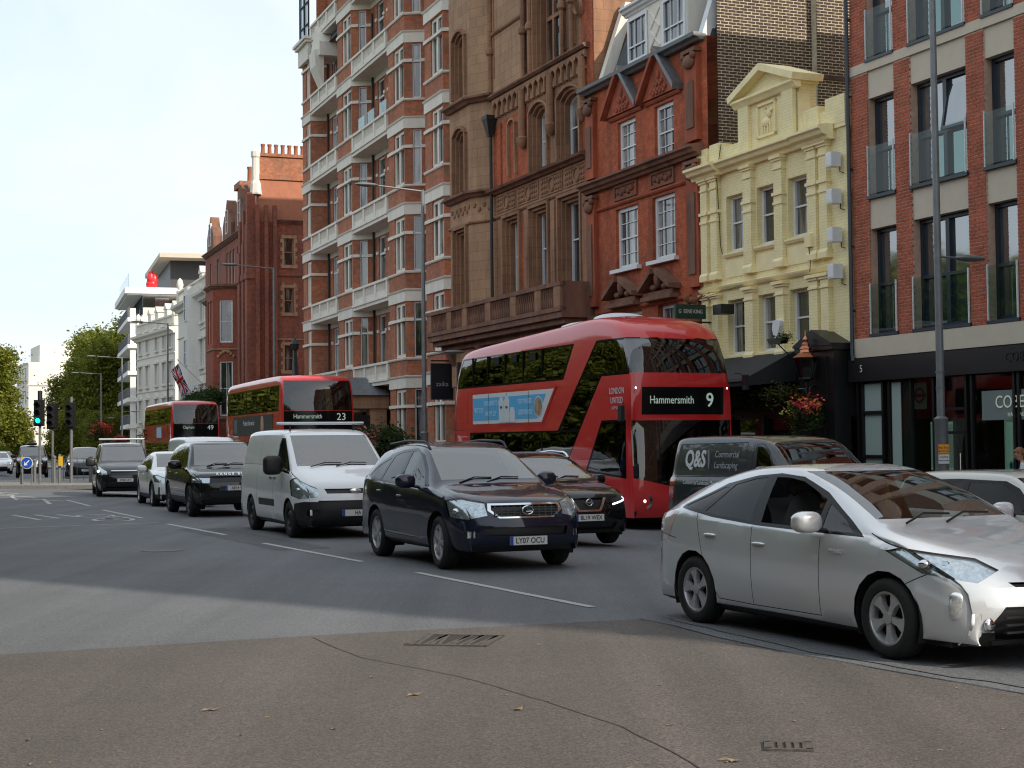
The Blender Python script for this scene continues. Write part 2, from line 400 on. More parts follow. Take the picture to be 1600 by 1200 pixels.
# the road sheet: a strip grid that follows gz()
RD = Vector((-0.43, 0.903, 0)); RN = Vector((0.903, 0.43, 0))
def dpt(s, d, dz=0):
    """point at distance s along the lane line and d across it (towards the far kerb)"""
    base = Vector((-1.25, 19.87, 0)) + RD*s + RN*(d + 0.0)
    return Vector((base.x, base.y, gz(base.x, base.y) + dz))
mb = MB()
ds = [-60, -30, -12, -4, 0, 2.5, 4, 6, 8, 10, 13, 20, 34]
ss = list(range(-60, 340, 20))
ids = [[mb.vert(dpt(s, d)) for d in ds] for s in ss]
for i in range(len(ss)-1):
    for j in range(len(ds)-1): mb.idf([ids[i][j], ids[i][j+1], ids[i+1][j+1], ids[i+1][j]])
mb.build('road', M_ROAD, kind='structure')

# brown surfacing in front of the camera
edge = [(-30, 10.0), (-8, 12.1), (-4.12, 12.42), (-1.7, 13.46), (-0.2, 13.95), (1.17, 14.42), (1.42, 13.9), (1.72, 13.0), (2.1, 12.1), (2.62, 11.15), (3.29, 10.0), (5.5, 6.6), (13, -5), (13, -30), (-30, -30)]
mb = MB(); mb.face([(x, y, 0.004) for x, y in edge])
mb.build('brown_carriageway', M_BROWN, kind='structure')
# tarred seam along its edge and a crack across it
M_TAR = mat('tar_seam', (0.02, 0.02, 0.021), 0.6, noise=0.4, nscale=20)
def strip(pts, w, z, jitter=0.0, mbx=None):
    m_ = mbx or MB(); pts = [Vector((p[0], p[1], 0)) for p in pts]
    fine = []
    for a, b in zip(pts, pts[1:]):
        k = max(1, int((b-a).length/0.25))
        fine += [a.lerp(b, i/k) for i in range(k)]
    fine.append(pts[-1])
    L_, R_ = [], []
    for i, p in enumerate(fine):
        d = (fine[min(i+1, len(fine)-1)] - fine[max(i-1, 0)]).normalized(); n = Vector((-d.y, d.x, 0))
        j = rnd.uniform(-jitter, jitter); ww = w*0.5*(1 + rnd.uniform(-1, 1)*jitter*8)
        a, b = p + n*(ww+j), p - n*(ww-j)
        L_.append(m_.vert((a.x, a.y, gz(a.x, a.y)+z))); R_.append(m_.vert((b.x, b.y, gz(b.x, b.y)+z)))
    for i in range(len(fine)-1): m_.idf([L_[i], R_[i], R_[i+1], L_[i+1]])
    return m_
strip([(1.17, 14.42), (1.42, 13.9), (1.72, 13.0), (2.1, 12.1), (2.62, 11.15), (3.29, 10.0), (4.4, 8.4)], 0.022, 0.008, 0.008).build('tar_seam', M_TAR, kind='structure')
strip([(-1.75, 13.3), (-1.2, 12.0), (-0.4, 11.0), (0.2, 9.9), (0.62, 9.0), (0.9, 8.0), (1.1, 7.0)], 0.009, 0.008, 0.010).build('road_crack', mat('crack_dirt', (.055, .045, .038), .95), kind='structure')
strip([(1.5, 14.5), (1.95, 13.2), (2.4, 12.1), (3.0, 11.0), (3.7, 9.9), (4.6, 8.7)], 0.16, 0.006, 0.03).build('road_patch_edge', mat('worn_tar', (0.125, 0.125, 0.125), 0.85, noise=0.5, nscale=30), kind='structure')

# lane dashes
for a, b in (((-7.40, 32.95), (-5.37, 28.71)), ((-4.25, 26.16), (-2.15, 21.80)), ((-1.25, 19.87), (0.78, 15.51)), ((-10.85, 40.66), (-8.60, 35.71)), ((-14.1, 48.6), (-12.0, 43.6))):
    strip([a, b], 0.10, 0.006, 0.004).build('lane_dash', M_LINE, kind='structure')
strip([(-7.74, 33.54), (-10.61, 31.83), (-22, 25)], 0.08, 0.006, 0.006).build('stop_line', M_LINE, kind='structure')
# zigzag crossing marks and a painted cycle symbol
strip([(-19.5, 57.5), (-17.6, 54.2), (-17.2, 52.8), (-15.8, 49.0), (-15.2, 49.8), (-13.6, 45.2), (-14.6, 45.4)], 0.12, 0.006, 0.004).build('zigzag_line', M_LINE, kind='structure')
zz = [(-21.5, 60.5), (-18.0, 56.0), (-18.4, 54.6), (-16.0, 51.6), (-16.3, 50.4), (-13.9, 47.6)]
strip(zz, 0.14, 0.006, 0.004).build('zigzag_line', M_LINE, kind='structure')
mb = MB()
cx, cy = -9.6, 36.1
def rp(u, v): return (cx + u*0.43*1.0 + v*0.903, cy - u*0.903 + v*0.43)
for du in (-1.1, 1.1):
    ring = [rp(du + 0.75*math.cos(t*math.pi/8), 0.42*math.sin(t*math.pi/8)) for t in range(17)]
    strip(ring, 0.11, 0.006, 0.006, mb)
strip([rp(-1.1, 0), rp(-0.2, 0.45), rp(0.9, 0.5), rp(1.1, 0)], 0.11, 0.006, 0.006, mb); strip([rp(-0.2, 0.45), rp(0.2, -0.1), rp(0.9, 0.5)], 0.11, 0.006, 0.006, mb)
mb.build('cycle_symbol', M_LINE, kind='structure')
mb = MB(); cx, cy = -11.2, 37.0
for k in range(3): strip([rp(-1.5+k*0.2, k*0.5-0.6), rp(1.5-k*0.4, k*0.5-0.4)], 0.11, 0.006, 0.006, mb)
mb.build('worn_road_mark', M_LINE, kind='structure')

# the far kerb and pavement
KP = [(24.4, -11.6), (20.5, -2.4), (4.84, 34.4), (-12, 73.5), (-23.6, 102), (-38, 133), (-60, 175), (-110, 260)]
mb = MB(); mt = MB()
for (x0, y0), (x1, y1) in zip(KP, KP[1:]):
    a, b = Vector((x0, y0, 0)), Vector((x1, y1, 0)); L_ = (b-a).length; n = int(L_/0.915); d = (b-a)/max(n, 1)
    nn = Vector((-d.y, d.x, 0)).normalized()
    if nn.x < 0: nn = -nn
    mt.face([(x0, y0, -0.165), (x1, y1, -0.165), (x1+90, y1+30, -0.165), (x0+90, y0+30, -0.165)])
    for i in range(n):
        if L_ > 80: break
        p = a + d*i + d*0.006; q = a + d*(i+1) - d*0.006
        m_ = MB()
        for z0, z1, in0 in ((-0.4, -0.15, 0.0),):
            c = [p, q, q + nn*0.3, p + nn*0.3]
            i0 = [mb.vert((c_.x, c_.y, z0)) for c_ in c]; i1 = [mb.vert((c_.x, c_.y, z1 + 0.0)) for c_ in c]
            mb.idf(i1); 
            for k in range(4): mb.idf([i0[k], i0[(k+1) % 4], i1[(k+1) % 4], i1[k]])
pv = mt.build('pavement', M_PAVE, kind='structure', fix=False)
kb = mb.build('kerb', M_KERB, kind='structure')

# gully grates: a frame with separate bars
M_IRON = mat('cast_iron', (0.105, 0.09, 0.078), 0.6, 0.3, noise=0.4, nscale=30)
M_SILT = mat('drain_silt', (.035, .028, .023), .95)
M_PIT = mat('dark_pit', (0.012, 0.011, 0.01), 0.95)
def grate(x, y, ang, lw, ww, n, label):
    r = empty('drain_grate', (x, y, 0.004), ang, label, 'drain grate')
    MB().box(-lw/2, lw/2, -ww/2, ww/2, 0.0015, 0.004).build('pit', M_SILT, r)
    f = MB()
    for s_ in (-1, 1):
        f.box(-lw/2-0.02, lw/2+0.02, s_*ww/2-0.018, s_*ww/2+0.018, 0.001, 0.012); f.box(s_*lw/2-0.018, s_*lw/2+0.018, -ww/2, ww/2, 0.001, 0.012)
    f.build('frame', M_IRON, r)
    for i in range(n):
        u = -lw/2 + lw*(i+0.5)/n; w_ = lw/n*0.3
        m_ = MB(); sk = ww*0.12*rnd.uniform(-1, 1)*(lw > .5)
        m_.prism([(u-w_, -ww/2+0.02), (u+w_, -ww/2+0.02), (u+w_+sk, ww/2-0.02), (u-w_+sk, ww/2-0.02)], 0.004, 0.011, 'z').build('bar', M_IRON, r)
grate(-0.50, 12.98, R(-12), 0.66, 0.66, 11, 'long slotted drain grate set in brown asphalt near the grey road edge')
grate(1.47, 8.36, R(-8), 0.22, 0.2, 5, 'small square drain cover in brown asphalt near the bottom right')

for pts, w_ in (([(-6.3, 31.0), (-3.3, 24.5)], .9), ([(2.4, 21.5), (4.0, 18.2)], .7)):
    strip(pts, w_, .003, .01).build('road_patch', asphalt('patch_asphalt', (.075, .077, .082)) if 'patch_asphalt' not in MC else MC['patch_asphalt'], kind='structure')
for x, y, l in ((-5.6, 24.6, 'round iron manhole cover in the middle of the shaded road'), (-10.5, 29.5, 'round iron manhole cover near the stop line')):
    r = empty('manhole_cover', (x, y, .003), 0, l, 'manhole cover'); MB().lathe([(0, .004), (.28, .004), (.30, .006), (.33, .006), (.34, 0)], 28).build('lid', M_IRON, r)
# fallen leaves, each a curled blade
M_LEAFD = mat('dry_leaf', (0.27, 0.19, 0.10), 0.8, noise=0.3, nscale=20)
leafm = MB(); leafm.face([(0, -0.02, 0.002), (0.03, 0, 0.012), (0, 0.02, 0.002), (-0.035, 0, 0.01)]); leafm.face([(0.03, 0, 0.012), (0.055, 0.012, 0.004), (0.02, 0.015, 0.006)])
leafm = leafm.mesh('fallen_leaf', M_LEAFD)
for i in range(70):
    y = 6.5 + 8*rnd.random()**1.1; x = rnd.uniform(-0.34, 0.34)*y
    if y > 12.3 - abs(x-0)*0.2 and x < -1: continue
    o = link('fallen_leaf', leafm, None, (x, y, 0.006), (rnd.uniform(-.2, .2), 0, rnd.uniform(0, 6.28)), [rnd.uniform(0.25, 0.8)]*3)
    tag(o, 'small dry leaf lying on the brown asphalt', 'leaf', 'dry leaves scattered on the asphalt')
for px, py in ((1.08*0-0.66, 10.2), (1.12, 8.0), (0.02, 9.6), (-1.9, 9.7)):
    o = link('fallen_leaf', leafm, None, (px, py, 0.006), (0, 0, rnd.uniform(0, 6)), (1.5, 1.5, 1.5))
    tag(o, 'larger curled tan leaf lying on the brown asphalt', 'leaf', 'larger curled leaves on the asphalt')
# ------------------------------------------------------------------ vehicles
M_GLASS = glass_mat('car_glass', (0.34, 0.40, 0.38), ior=1.55)
M_SCREEN = glass_mat('windscreen_glass', (0.30, 0.36, 0.35), ior=2.7)
M_TINT = glass_mat('privacy_glass', (0.06, 0.07, 0.07), ior=1.36)
M_BLK = mat('black_trim', (0.012, 0.012, 0.013), 0.45, noise=0.2, nscale=20)
M_GLOSSBLK = mat('gloss_black_trim', (0.007, 0.007, 0.008), 0.12, spec=.22)
M_SEAM = mat('panel_gap', (0.006, 0.006, 0.006), 0.9)
M_RUB = mat('tyre_rubber', (0.018, 0.018, 0.018), 0.82, noise=0.35, nscale=25)
M_ALLOY = mat('alloy', (0.55, 0.55, 0.56), 0.30, 0.45, noise=0.15, nscale=14)
M_ALLOYD = mat('dark_alloy', (0.12, 0.12, 0.125), 0.4, 0.7, noise=0.2, nscale=14)
M_CHROME = mat('chrome', (0.72, 0.73, 0.75), 0.08, 1.0)
M_LENS = glass_mat('lamp_lens', (0.80, 0.84, 0.86), ior=1.35)
M_REFL = mat('lamp_reflector', (0.80, 0.82, 0.84), 0.22, 0.75, noise=0.30, nscale=28)
M_LAMPON = mat('lamp_lit', (1.0, 0.86, 0.62), 0.3, emit=2.2)
M_DRLON = mat('lamp_white_lit', (0.9, 0.95, 1.0), 0.3, emit=1.8)
M_SEAT = mat('seat_fabric', (0.05, 0.05, 0.052), 0.9, noise=0.2)
M_DASH = mat('dashboard', (0.016, 0.016, 0.018), 0.75)
M_PLATEW = mat('plate_white', (0.68, 0.68, 0.66), 0.4)
M_PLATEB = mat('plate_blue', (0.02, 0.07, 0.36), 0.4)
M_INK = mat('plate_ink', (0.01, 0.01, 0.01), 0.5)
M_PAPER = mat('white_paper', (0.62, 0.62, 0.6), 0.8)

def catmull(pts, step=0.07):
    out = []
    n = len(pts)
    for i in range(n-1):
        p0 = Vector(pts[max(i-1, 0)]); p1 = Vector(pts[i]); p2 = Vector(pts[i+1]); p3 = Vector(pts[min(i+2, n-1)])
        L_ = (p2-p1).length; k = max(1, int(L_/step))
        m1 = (p2-p0); m2 = (p3-p1)
        l1 = (p1-p0).length + L_; l2 = (p3-p2).length + L_
        m1 = m1*(L_/l1) if l1 else m1*0; m2 = m2*(L_/l2) if l2 else m2*0
        for j in range(k):
            t = j/k; t2, t3 = t*t, t*t*t
            out.append(p1*(2*t3-3*t2+1) + m1*(t3-2*t2+t) + p2*(-2*t3+3*t2) + m2*(t3-t2))
    out.append(Vector(pts[-1]))
    return out

def lerp_curve(c, x):
    if x <= c[0][0]: return c[0][1]
    for (x0, y0), (x1, y1) in zip(c, c[1:]):
        if x <= x1:
            t = (x-x0)/max(x1-x0, 1e-6); t = t*t*(3-2*t)*0.4 + t*0.6
            return y0 + (y1-y0)*t
    return c[-1][1]

def shell(S):
    """body surface: cross sections strung along the side silhouette"""
    sil = catmull(S['sil'], S.get('step', 0.075)); tk0 = S.get('tuck', 1.0); L_, W, z0 = S['L'], S['W']/2, S.get('z0', 0.2)
    bow, tk = S.get('bow', 0.16), S.get('tuck', 1.0); rb = S.get('bow_r', 0.08)
    drop = S.get('crown', 0.055)
    bm = bmesh.new(); rows = []
    for p in sil:
        x, zt = p
        x = min(max(x, 0), L_)
        w = W*lerp_curve(S.get('plan', [(0, .86), (.25, .95), (.7, 1.0), (L_-.8, 1.0), (L_-.25, .95), (L_, .88)]), x)
        zb = lerp_curve(S['belt'], x); wt = min(lerp_curve(S['top'], x), w-0.03*tk)
        h = max(zt - z0, 0.02); tk = tk0*min(1, h/.45); w -= .10*(tk0-tk); d_ = min(drop, h*0.3); b = min(zb, zt - d_ - 0.012*h)
        b = max(b, z0 + 0.3*h)
        g = max(zt - d_ - b, 0.005)
        gw = w - 0.055*tk
        sec = [(w-.10*tk, z0), (w-.035*tk, z0+.04*h), (w-.012*tk, z0+.2*(b-z0)), (w, z0+.42*(b-z0)), (w-.002*tk, z0+.62*(b-z0)), (w-.012*tk, z0+.80*(b-z0)), (w-.026*tk, z0+.93*(b-z0)), (gw, b)]
        for t, k in ((.08, .03), (.33, .25), (.66, .60), (.9, .90)): sec.append((gw - .012*tk + (wt-gw+.012*tk)*k, b + g*t))
        sec += [(wt-.012, zt-d_+.004), (wt-.045, zt-d_*0.55), (wt-.10, zt-d_*0.30), (wt*.72, zt-d_*0.16), (wt*.38, zt-d_*0.04), (0, zt)]
        # smooth width ordering
        row = []
        for (y, z) in sec:
            y = max(y, 0); 
            f = max(0, 1 - x/0.95); rr = max(0, 1 - (L_-x)/0.8)
            q = (y/W)**2.4
            xx = x + bow*q*f*f*(3-2*f) - rb*q*rr*rr*(3-2*rr)
            row.append((xx, y, z))
        rows.append(row)
    n = len(rows[0]); grid = []
    for row in rows:
        r1 = [bm.verts.new(p) for p in row]
        r2 = [r1[-1] if j == n-1 else bm.verts.new((p[0], -p[1], p[2])) for j, p in enumerate(row)]
        grid.append((r1, r2))
    for a, b in zip(grid, grid[1:]):
        for s_ in (0, 1):
            for j in range(n-1):
                q = [a[s_][j], a[s_][j+1], b[s_][j+1], b[s_][j]]
                if s_: q = q[::-1]
                try: bm.faces.new(q)
                except ValueError: pass
    bmesh.ops.remove_doubles(bm, verts=bm.verts, dist=0.0008)
    bmesh.ops.dissolve_degenerate(bm, edges=bm.edges, dist=0.0005)
    bmesh.ops.recalc_face_normals(bm, faces=bm.faces)
    bm.faces.ensure_lookup_table()
    top = max(bm.faces, key=lambda f: f.calc_center_median().z)
    if top.normal.z < 0: bmesh.ops.reverse_faces(bm, faces=bm.faces)
    bm.normal_update()
    bm.faces.layers.int.new('reg')
    return bm

def cut(bm, poly, reg, S_, side=None, face=None, over=None):
    """cut a convex polygon, seen along a horizontal direction, into the shell and give its faces region reg
    S_ = (sx, sy): s = x*sx + y*sy ; face = direction the faces must look to"""
    lay = bm.faces.layers.int['reg']
    sx, sy = S_; face = Vector(face)
    area = sum(poly[i][0]*poly[(i+1) % len(poly)][1] - poly[(i+1) % len(poly)][0]*poly[i][1] for i in range(len(poly)))
    if area < 0: poly = poly[::-1]
    s0 = min(p[0] for p in poly)-.002; s1 = max(p[0] for p in poly)+.002; z0 = min(p[1] for p in poly)-.002; z1 = max(p[1] for p in poly)+.002
    def ok(f):
        if f.normal.dot(face) < 0.12: return False
        if over is not None and f[lay] not in over: return False
        c = f.calc_center_median()
        if side and c.y*side < -0.001: return False
        ss = [v.co.x*sx+v.co.y*sy for v in f.verts]
        if max(ss) < s0 or min(ss) > s1: return False
        zs = [v.co.z for v in f.verts]
        return not (max(zs) < z0 or min(zs) > z1)
    for i in range(len(poly)):
        a, b = poly[i], poly[(i+1) % len(poly)]
        nx, nz_ = (b[1]-a[1]), -(b[0]-a[0])
        fs = [f for f in bm.faces if ok(f)]
        if not fs: return []
        es = list({e for f in fs for e in f.edges}); vsx = list({v for f in fs for v in f.verts})
        k = 1.0/(sx*sx+sy*sy)
        bmesh.ops.bisect_plane(bm, geom=vsx+es+fs, dist=1e-5, plane_co=(a[0]*sx*k, a[0]*sy*k, a[1]), plane_no=(nx*sx, nx*sy, nz_))
    res = []
    for f in bm.faces:
        if not ok(f): continue
        c = f.calc_center_median(); s = c.x*sx+c.y*sy; z = c.z
        if all((poly[(i+1) % len(poly)][0]-poly[i][0])*(z-poly[i][1]) - (poly[(i+1) % len(poly)][1]-poly[i][1])*(s-poly[i][0]) > -1e-6 for i in range(len(poly))):
            f[lay] = reg; res.append(f)
    return res

def split_mesh(bm, regs, name, mats, matof=None, push=0.0):
    """mesh of the faces whose region is in regs, with the shell's own smooth normals"""
    lay = bm.faces.layers.int['reg']; idx = {}; vs_, fs_, ns_, ms_ = [], [], [], []
    for f in bm.faces:
        if f[lay] in regs:
            ids_ = []
            for v in f.verts:
                if v.index not in idx:
                    idx[v.index] = len(vs_); vs_.append(v.co - v.normal*push); ns_.append(v.normal.copy())
                ids_.append(idx[v.index])
            fs_.append(ids_); ms_.append(matof(f[lay]) if matof else 0)
    if not fs_: return None
    me = bpy.data.meshes.new(name); me.from_pydata([tuple(v) for v in vs_], [], fs_)
    for m_ in mats: me.materials.append(m_)
    me.polygons.foreach_set('material_index', ms_); me.polygons.foreach_set('use_smooth', [True]*len(fs_))
    me.normals_split_custom_set_from_vertices([tuple(n) for n in ns_])
    return me

WC = {}
def wheel_meshes(r, rim_r, w, style, mrim):
    key = (r, rim_r, w, style, mrim.name)
    if key in WC: return WC[key]
    t = MB()
    t.lathe([(rim_r-.005, -w*.36), (rim_r+.012, -w*.47), (rim_r+(r-rim_r)*.5, -w*.52), (r*.93, -w*.46), (r*.985, -w*.36), (r, -w*.2), (r, w*.2), (r*.985, w*.36), (r*.93, w*.46), (rim_r+.02, w*.45), (rim_r, w*.3)], 36, axis='y')
    for k in range(3):
        for s_ in (-1,): t.lathe([(r+.0008, -w*.16+k*w*.16), (r+.0008, -w*.16+k*w*.16+.008)], 36, axis='y')
    tm = t.mesh('tyre', M_RUB, True)
    m_ = MB(); yo = -w*.42
    m_.lathe([(rim_r, -w*.38), (rim_r+.004, yo), (rim_r-.012, yo-.002), (rim_r-.022, yo+.02), (rim_r-.03, w*.1)], 36, axis='y')
    if style == 'steel':
        m_.lathe([(rim_r-.02, yo+.015), (rim_r*.78, yo+.03), (rim_r*.62, yo+.0), (rim_r*.42, yo-.01), (rim_r*.36, yo+.015), (.0, yo+.01)], 24, axis='y')
    else:
        ns = {'five': 5, 'ten': 5, 'seven': 7}[style]
        for k in range(ns):
            a = 2*math.pi*k/ns + 0.3
            for da, ww, tw in (((0, 0.030, .075),) if style != 'ten' else ((-.14, .018, .022), (.14, .018, .022))):
                M_ = Matrix.Rotation(a + da, 4, 'Y')
                m2 = MB(M_)
                r0, r1 = .03, rim_r-.008
                tw0 = tw*(rim_r/0.2) if style == 'five' else (tw if style == 'ten' else tw*.6)
                m2.v = []
                pts = [(r0, ww*.7), (r0+(r1-r0)*.5, ww*.85), (r1, tw0*.85)]
                A = [m2.vert((q, yo+.012-.01*i*0.3, s_*p)) for i, (q, p) in enumerate(pts) for s_ in (1, -1)]
                B = [m2.vert((q, yo+.05, s_*(p+.006))) for i, (q, p) in enumerate(pts) for s_ in (1, -1)]
                for i in range(2):
                    m2.idf([A[2*i], A[2*i+1], A[2*i+3], A[2*i+2]]); m2.idf([A[2*i], A[2*i+2], B[2*i+2], B[2*i]]); m2.idf([A[2*i+1], B[2*i+1], B[2*i+3], A[2*i+3]])
                off = len(m_.v); m_.v += m2.v; m_.f += [[i+off for i in f] for f in m2.f]; m_.m += m2.m
        m_.lathe([(.05, yo+.03), (.048, yo+.004), (.03, yo-.002), (0, yo-.002)], 14, axis='y')
    rm = m_.mesh('rim', mrim, True, ang=28)
    d = MB(); d.lathe([(rim_r-.025, -.01), (0, -.01)], 24, axis='y')
    dm = d.mesh('brake_disc', M_PIT, False)
    WC[key] = (tm, rm, dm)
    return WC[key]

def add_plate(root, x, y, z, txt, w=0.52, h=0.11, tilt=0.0, blue=True, rz=0.0):
    """front plate facing +x (vehicle space)"""
    e = empty('number_plate', (x, y, z), rz); e.parent = root; e.rotation_euler = (0, -tilt, rz)
    MB().box(-.012, 0, -w/2, w/2, -h/2, h/2).build('backing', M_PLATEW, e)
    if blue: MB().box(0.0002, .002, -w/2, -w/2+.045, -h/2, h/2).build('blue_band', M_PLATEB, e)
    text(txt, h*.93, M_INK, e, (0.003, 0.02 if blue else 0, -0.002), (R(90), 0, R(90)), sx=.86 if len(txt) > 6 else .8, ext=.001, off=.0012)
    return e

def seat_mesh():
    m_ = MB()
    m_.ell((0, 0, .0), (.26, .25, .10), 12, 6); m_.ell((-.22, 0, .32), (.10, .24, .38), 12, 8); m_.ell((-.30, 0, .74), (.06, .13, .10), 10, 6)
    return m_.mesh('seat', M_SEAT, True)
SEAT = seat_mesh()

def vehicle(name, S, loc, heading, label, cat, group=None, detail=2):
    """vehicle space: +x forwards, y left, z up, origin on the road under the body centre"""
    L_ = S['L']; W = S['W']; r = S.get('wr', .32)
    root = empty(name, loc, math.atan2(heading[1], heading[0]), label, cat, group)
    bm = shell(S); lay = bm.faces.layers.int['reg']
    # design space: x from the nose backwards; y outwards both sides
    SIDE = (1, 0)
    for sd_ in (1, -1):
        fc = (0, sd_, 0.0)
        for poly in S.get('cladding', []): cut(bm, poly, 8, SIDE, sd_, fc)
        for poly in S.get('surround', []): cut(bm, poly, 7, SIDE, sd_, fc, over=(0, 8))
        for k, poly in enumerate(S.get('windows', [])): cut(bm, poly, 20 + k + (10 if sd_ < 0 else 0), SIDE, sd_, fc, over=(0, 7, 8))
        for poly in S.get('seams', []):
            for a, b in zip(poly, poly[1:]):
                d = Vector((b[0]-a[0], b[1]-a[1])); n = Vector((-d.y, d.x)).normalized()*S.get('gap', .004)
                cut(bm, [(a[0]+n.x, a[1]+n.y), (b[0]+n.x, b[1]+n.y), (b[0]-n.x, b[1]-n.y), (a[0]-n.x, a[1]-n.y)], 5, SIDE, sd_, fc, over=(0, 8))
        for xa in S['axles']:
            ra = S.get('arch', r + .055)
            circ = [(xa + ra*math.cos(2*math.pi*k/18), r + ra*math.sin(2*math.pi*k/18)) for k in range(18)]
            if S.get('lip'):
                rl = ra + S['lip']; cut(bm, [(xa + rl*math.cos(2*math.pi*k/18), r + rl*math.sin(2*math.pi*k/18)) for k in range(18)], 8, SIDE, sd_, fc)
            cut(bm, circ, 99, SIDE, sd_, fc)
        for (al, poly, rg) in S.get('corner', []):       # corner lamps seen at an angle al from straight ahead
            ca, sa = math.cos(R(al)), math.sin(R(al))
            cut(bm, poly, rg + (0 if sd_ > 0 else 1), (sa, ca*sd_), sd_, (-ca, sa*sd_, 0), over=(0, 7, 8, 5, 6))
        for (al, poly, rg) in S.get('rearcorner', []):
            ca, sa = math.cos(R(al)), math.sin(R(al))
            cut(bm, poly, rg + (0 if sd_ > 0 else 1), (-sa, ca*sd_), sd_, (ca, sa*sd_, 0), over=(0, 7, 8))
    for (poly, rg) in S.get('front', []): cut(bm, poly, rg, (0, 1), None, (-1, 0, 0), over=(0, 7, 8, 6, 5, 62))
    for (poly, rg) in S.get('rear', []): cut(bm, poly, rg, (0, 1), None, (1, 0, 0), over=(0, 7, 8))
    dele = [f for f in bm.faces if f[lay] == 99]
    bmesh.ops.delete(bm, geom=dele, context='FACES')
    # into vehicle space
    for v in bm.verts: v.co = Vector((L_/2 - v.co.x, -v.co.y, v.co.z))
    # (both axes flipped: a rotation, so winding is kept)
    bm.normal_update(); bm.verts.index_update()
    for f in bm.faces:
        if f.normal.z < -.45 and f[lay] in (0, 5): f[lay] = 8
    mats = [S['paint'], M_BLK, M_SEAM, M_GLOSSBLK]
    me = split_mesh(bm, (0, 5, 6, 7, 8), 'body', mats, lambda g: {0: 0, 5: 2, 6: 3, 7: 3 if S.get('glosstrim', 1) else 1, 8: 1}[g])
    body = link('body', me, root)
    par = {}
    used = sorted({f[lay] for f in bm.faces})
    for g in used:
        if 20 <= g < 40:
            gl = S.get('glass', {}).get(g % 10, M_GLASS)
            if gl == 'open': continue
            link('window', split_mesh(bm, (g,), 'window', [gl], push=.004), root)
        elif g == 40: link('windscreen', split_mesh(bm, (g,), 'windscreen', [S.get('screen', M_SCREEN)], push=.002), root)
        elif g == 42: link('lower_windscreen', split_mesh(bm, (g,), 'lower_windscreen', [S.get('screen', M_SCREEN)], push=.002), root)
        elif g == 41: link('rear_window', split_mesh(bm, (g,), 'rear_window', [M_TINT], push=.002), root)
        elif g in (50, 51):
            h = link('headlight', split_mesh(bm, (g,), 'headlight', [M_LENS]), root)
            link('reflector', split_mesh(bm, (g,), 'reflector', [S.get('reflmat', M_REFL)], push=.018), h)
            fs = [f for f in bm.faces if f[lay] == g]
            c = sum((f.calc_center_median()*f.calc_area() for f in fs), Vector())/sum(f.calc_area() for f in fs)
            nn = sum((f.normal*f.calc_area() for f in fs), Vector()).normalized()
            if detail > 1:
                for k, (dy, dz, rr, lit) in enumerate(S.get('bulbs', [(0, 0, .05, 0), (.12, .0, .045, 0)])):
                    sg = 1 if c.y > 0 else -1
                    p = c - nn*.03 + Vector((-abs(dy)*.5 if dy else 0, sg*dy*.8, dz))
                    m_ = MB(); m_.ell((0, 0, 0), (rr, rr, rr*.8), 14, 8)
                    link('lamp', m_.mesh('lamp', M_LAMPON if lit == 1 else (M_DRLON if lit == 2 else M_CHROME), True), h, p)
        elif g in (52, 53): link('day_lamp', split_mesh(bm, (g,), 'day_lamp', [M_DRLON], push=-.002), root)
        elif g in (54, 55): link('fog_lamp', split_mesh(bm, (g,), 'fog_lamp', [M_REFL], push=.012), root)
        elif g in (56, 57): link('tail_light', split_mesh(bm, (g,), 'tail_light', [S.get('tailmat') or mat('tail_red', (0.35, 0.01, 0.01), .15, coat=1)], push=-.002), root)
        elif g == 60: link('grille', split_mesh(bm, (g,), 'grille', [M_BLK], push=.03), root)
        elif g == 61: link('bumper_intake', split_mesh(bm, (g,), 'bumper_intake', [M_BLK], push=.035), root)
        elif g == 62: link('chrome_trim', split_mesh(bm, (g,), 'chrome_trim', [M_CHROME], push=-.004), root)
        elif g == 63: link('destination_glass', split_mesh(bm, (g,), 'destination_glass', [M_GLOSSBLK], push=-.002), root)
        elif g == 64: link('poster', split_mesh(bm, (g,), 'poster', [S['poster']], push=-.004), root)
    bm.free()
    # wheels, arches, underside
    wv = S.get('wwidth', .215); tm, rm, dm = wheel_meshes(r, S.get('rim', r*.66), wv, S.get('rimstyle', 'five'), S.get('rimmat', M_ALLOY))
    for xa in S['axles']:
        for sg in (-1, 1):
            w_ = empty('wheel', (L_/2 - xa, sg*(W/2 - wv*.5 - .015), r), 0); w_.parent = root
            w_.rotation_euler = (0, rnd.uniform(0, 6), 0) if sg < 0 else (0, rnd.uniform(0, 6), R(180))
            if xa == S['axles'][0] and S.get('steer'): w_.rotation_euler.z += S['steer']
            link('tyre', tm, w_); link('rim', rm, w_); link('brake_disc', dm, w_)
            ra = S.get('arch', r + .055)
            m_ = MB(); m_.lathe([(ra+.004, -.30 if sg > 0 else .0), (ra+.004, 0 if sg > 0 else .30)], 20, axis='y', a0=R(-25), a1=R(205))
            y_in = -.30 if sg > 0 else .30
            m_.lathe([(ra, y_in), (0, y_in)], 20, axis='y', a0=R(-25), a1=R(205))
            link('wheel_arch', m_.mesh('wheel_arch', M_PIT), root, (L_/2 - xa, sg*(W/2 - .035), r))
    u = MB(); z0 = S.get('z0', .2); u.box(-L_/2+.35, L_/2-.35, -W/2+.14, W/2-.14, z0-.02, z0+.12)
    u.build('underside', M_PIT, root)
    # cabin
    cb = S.get('cabin')
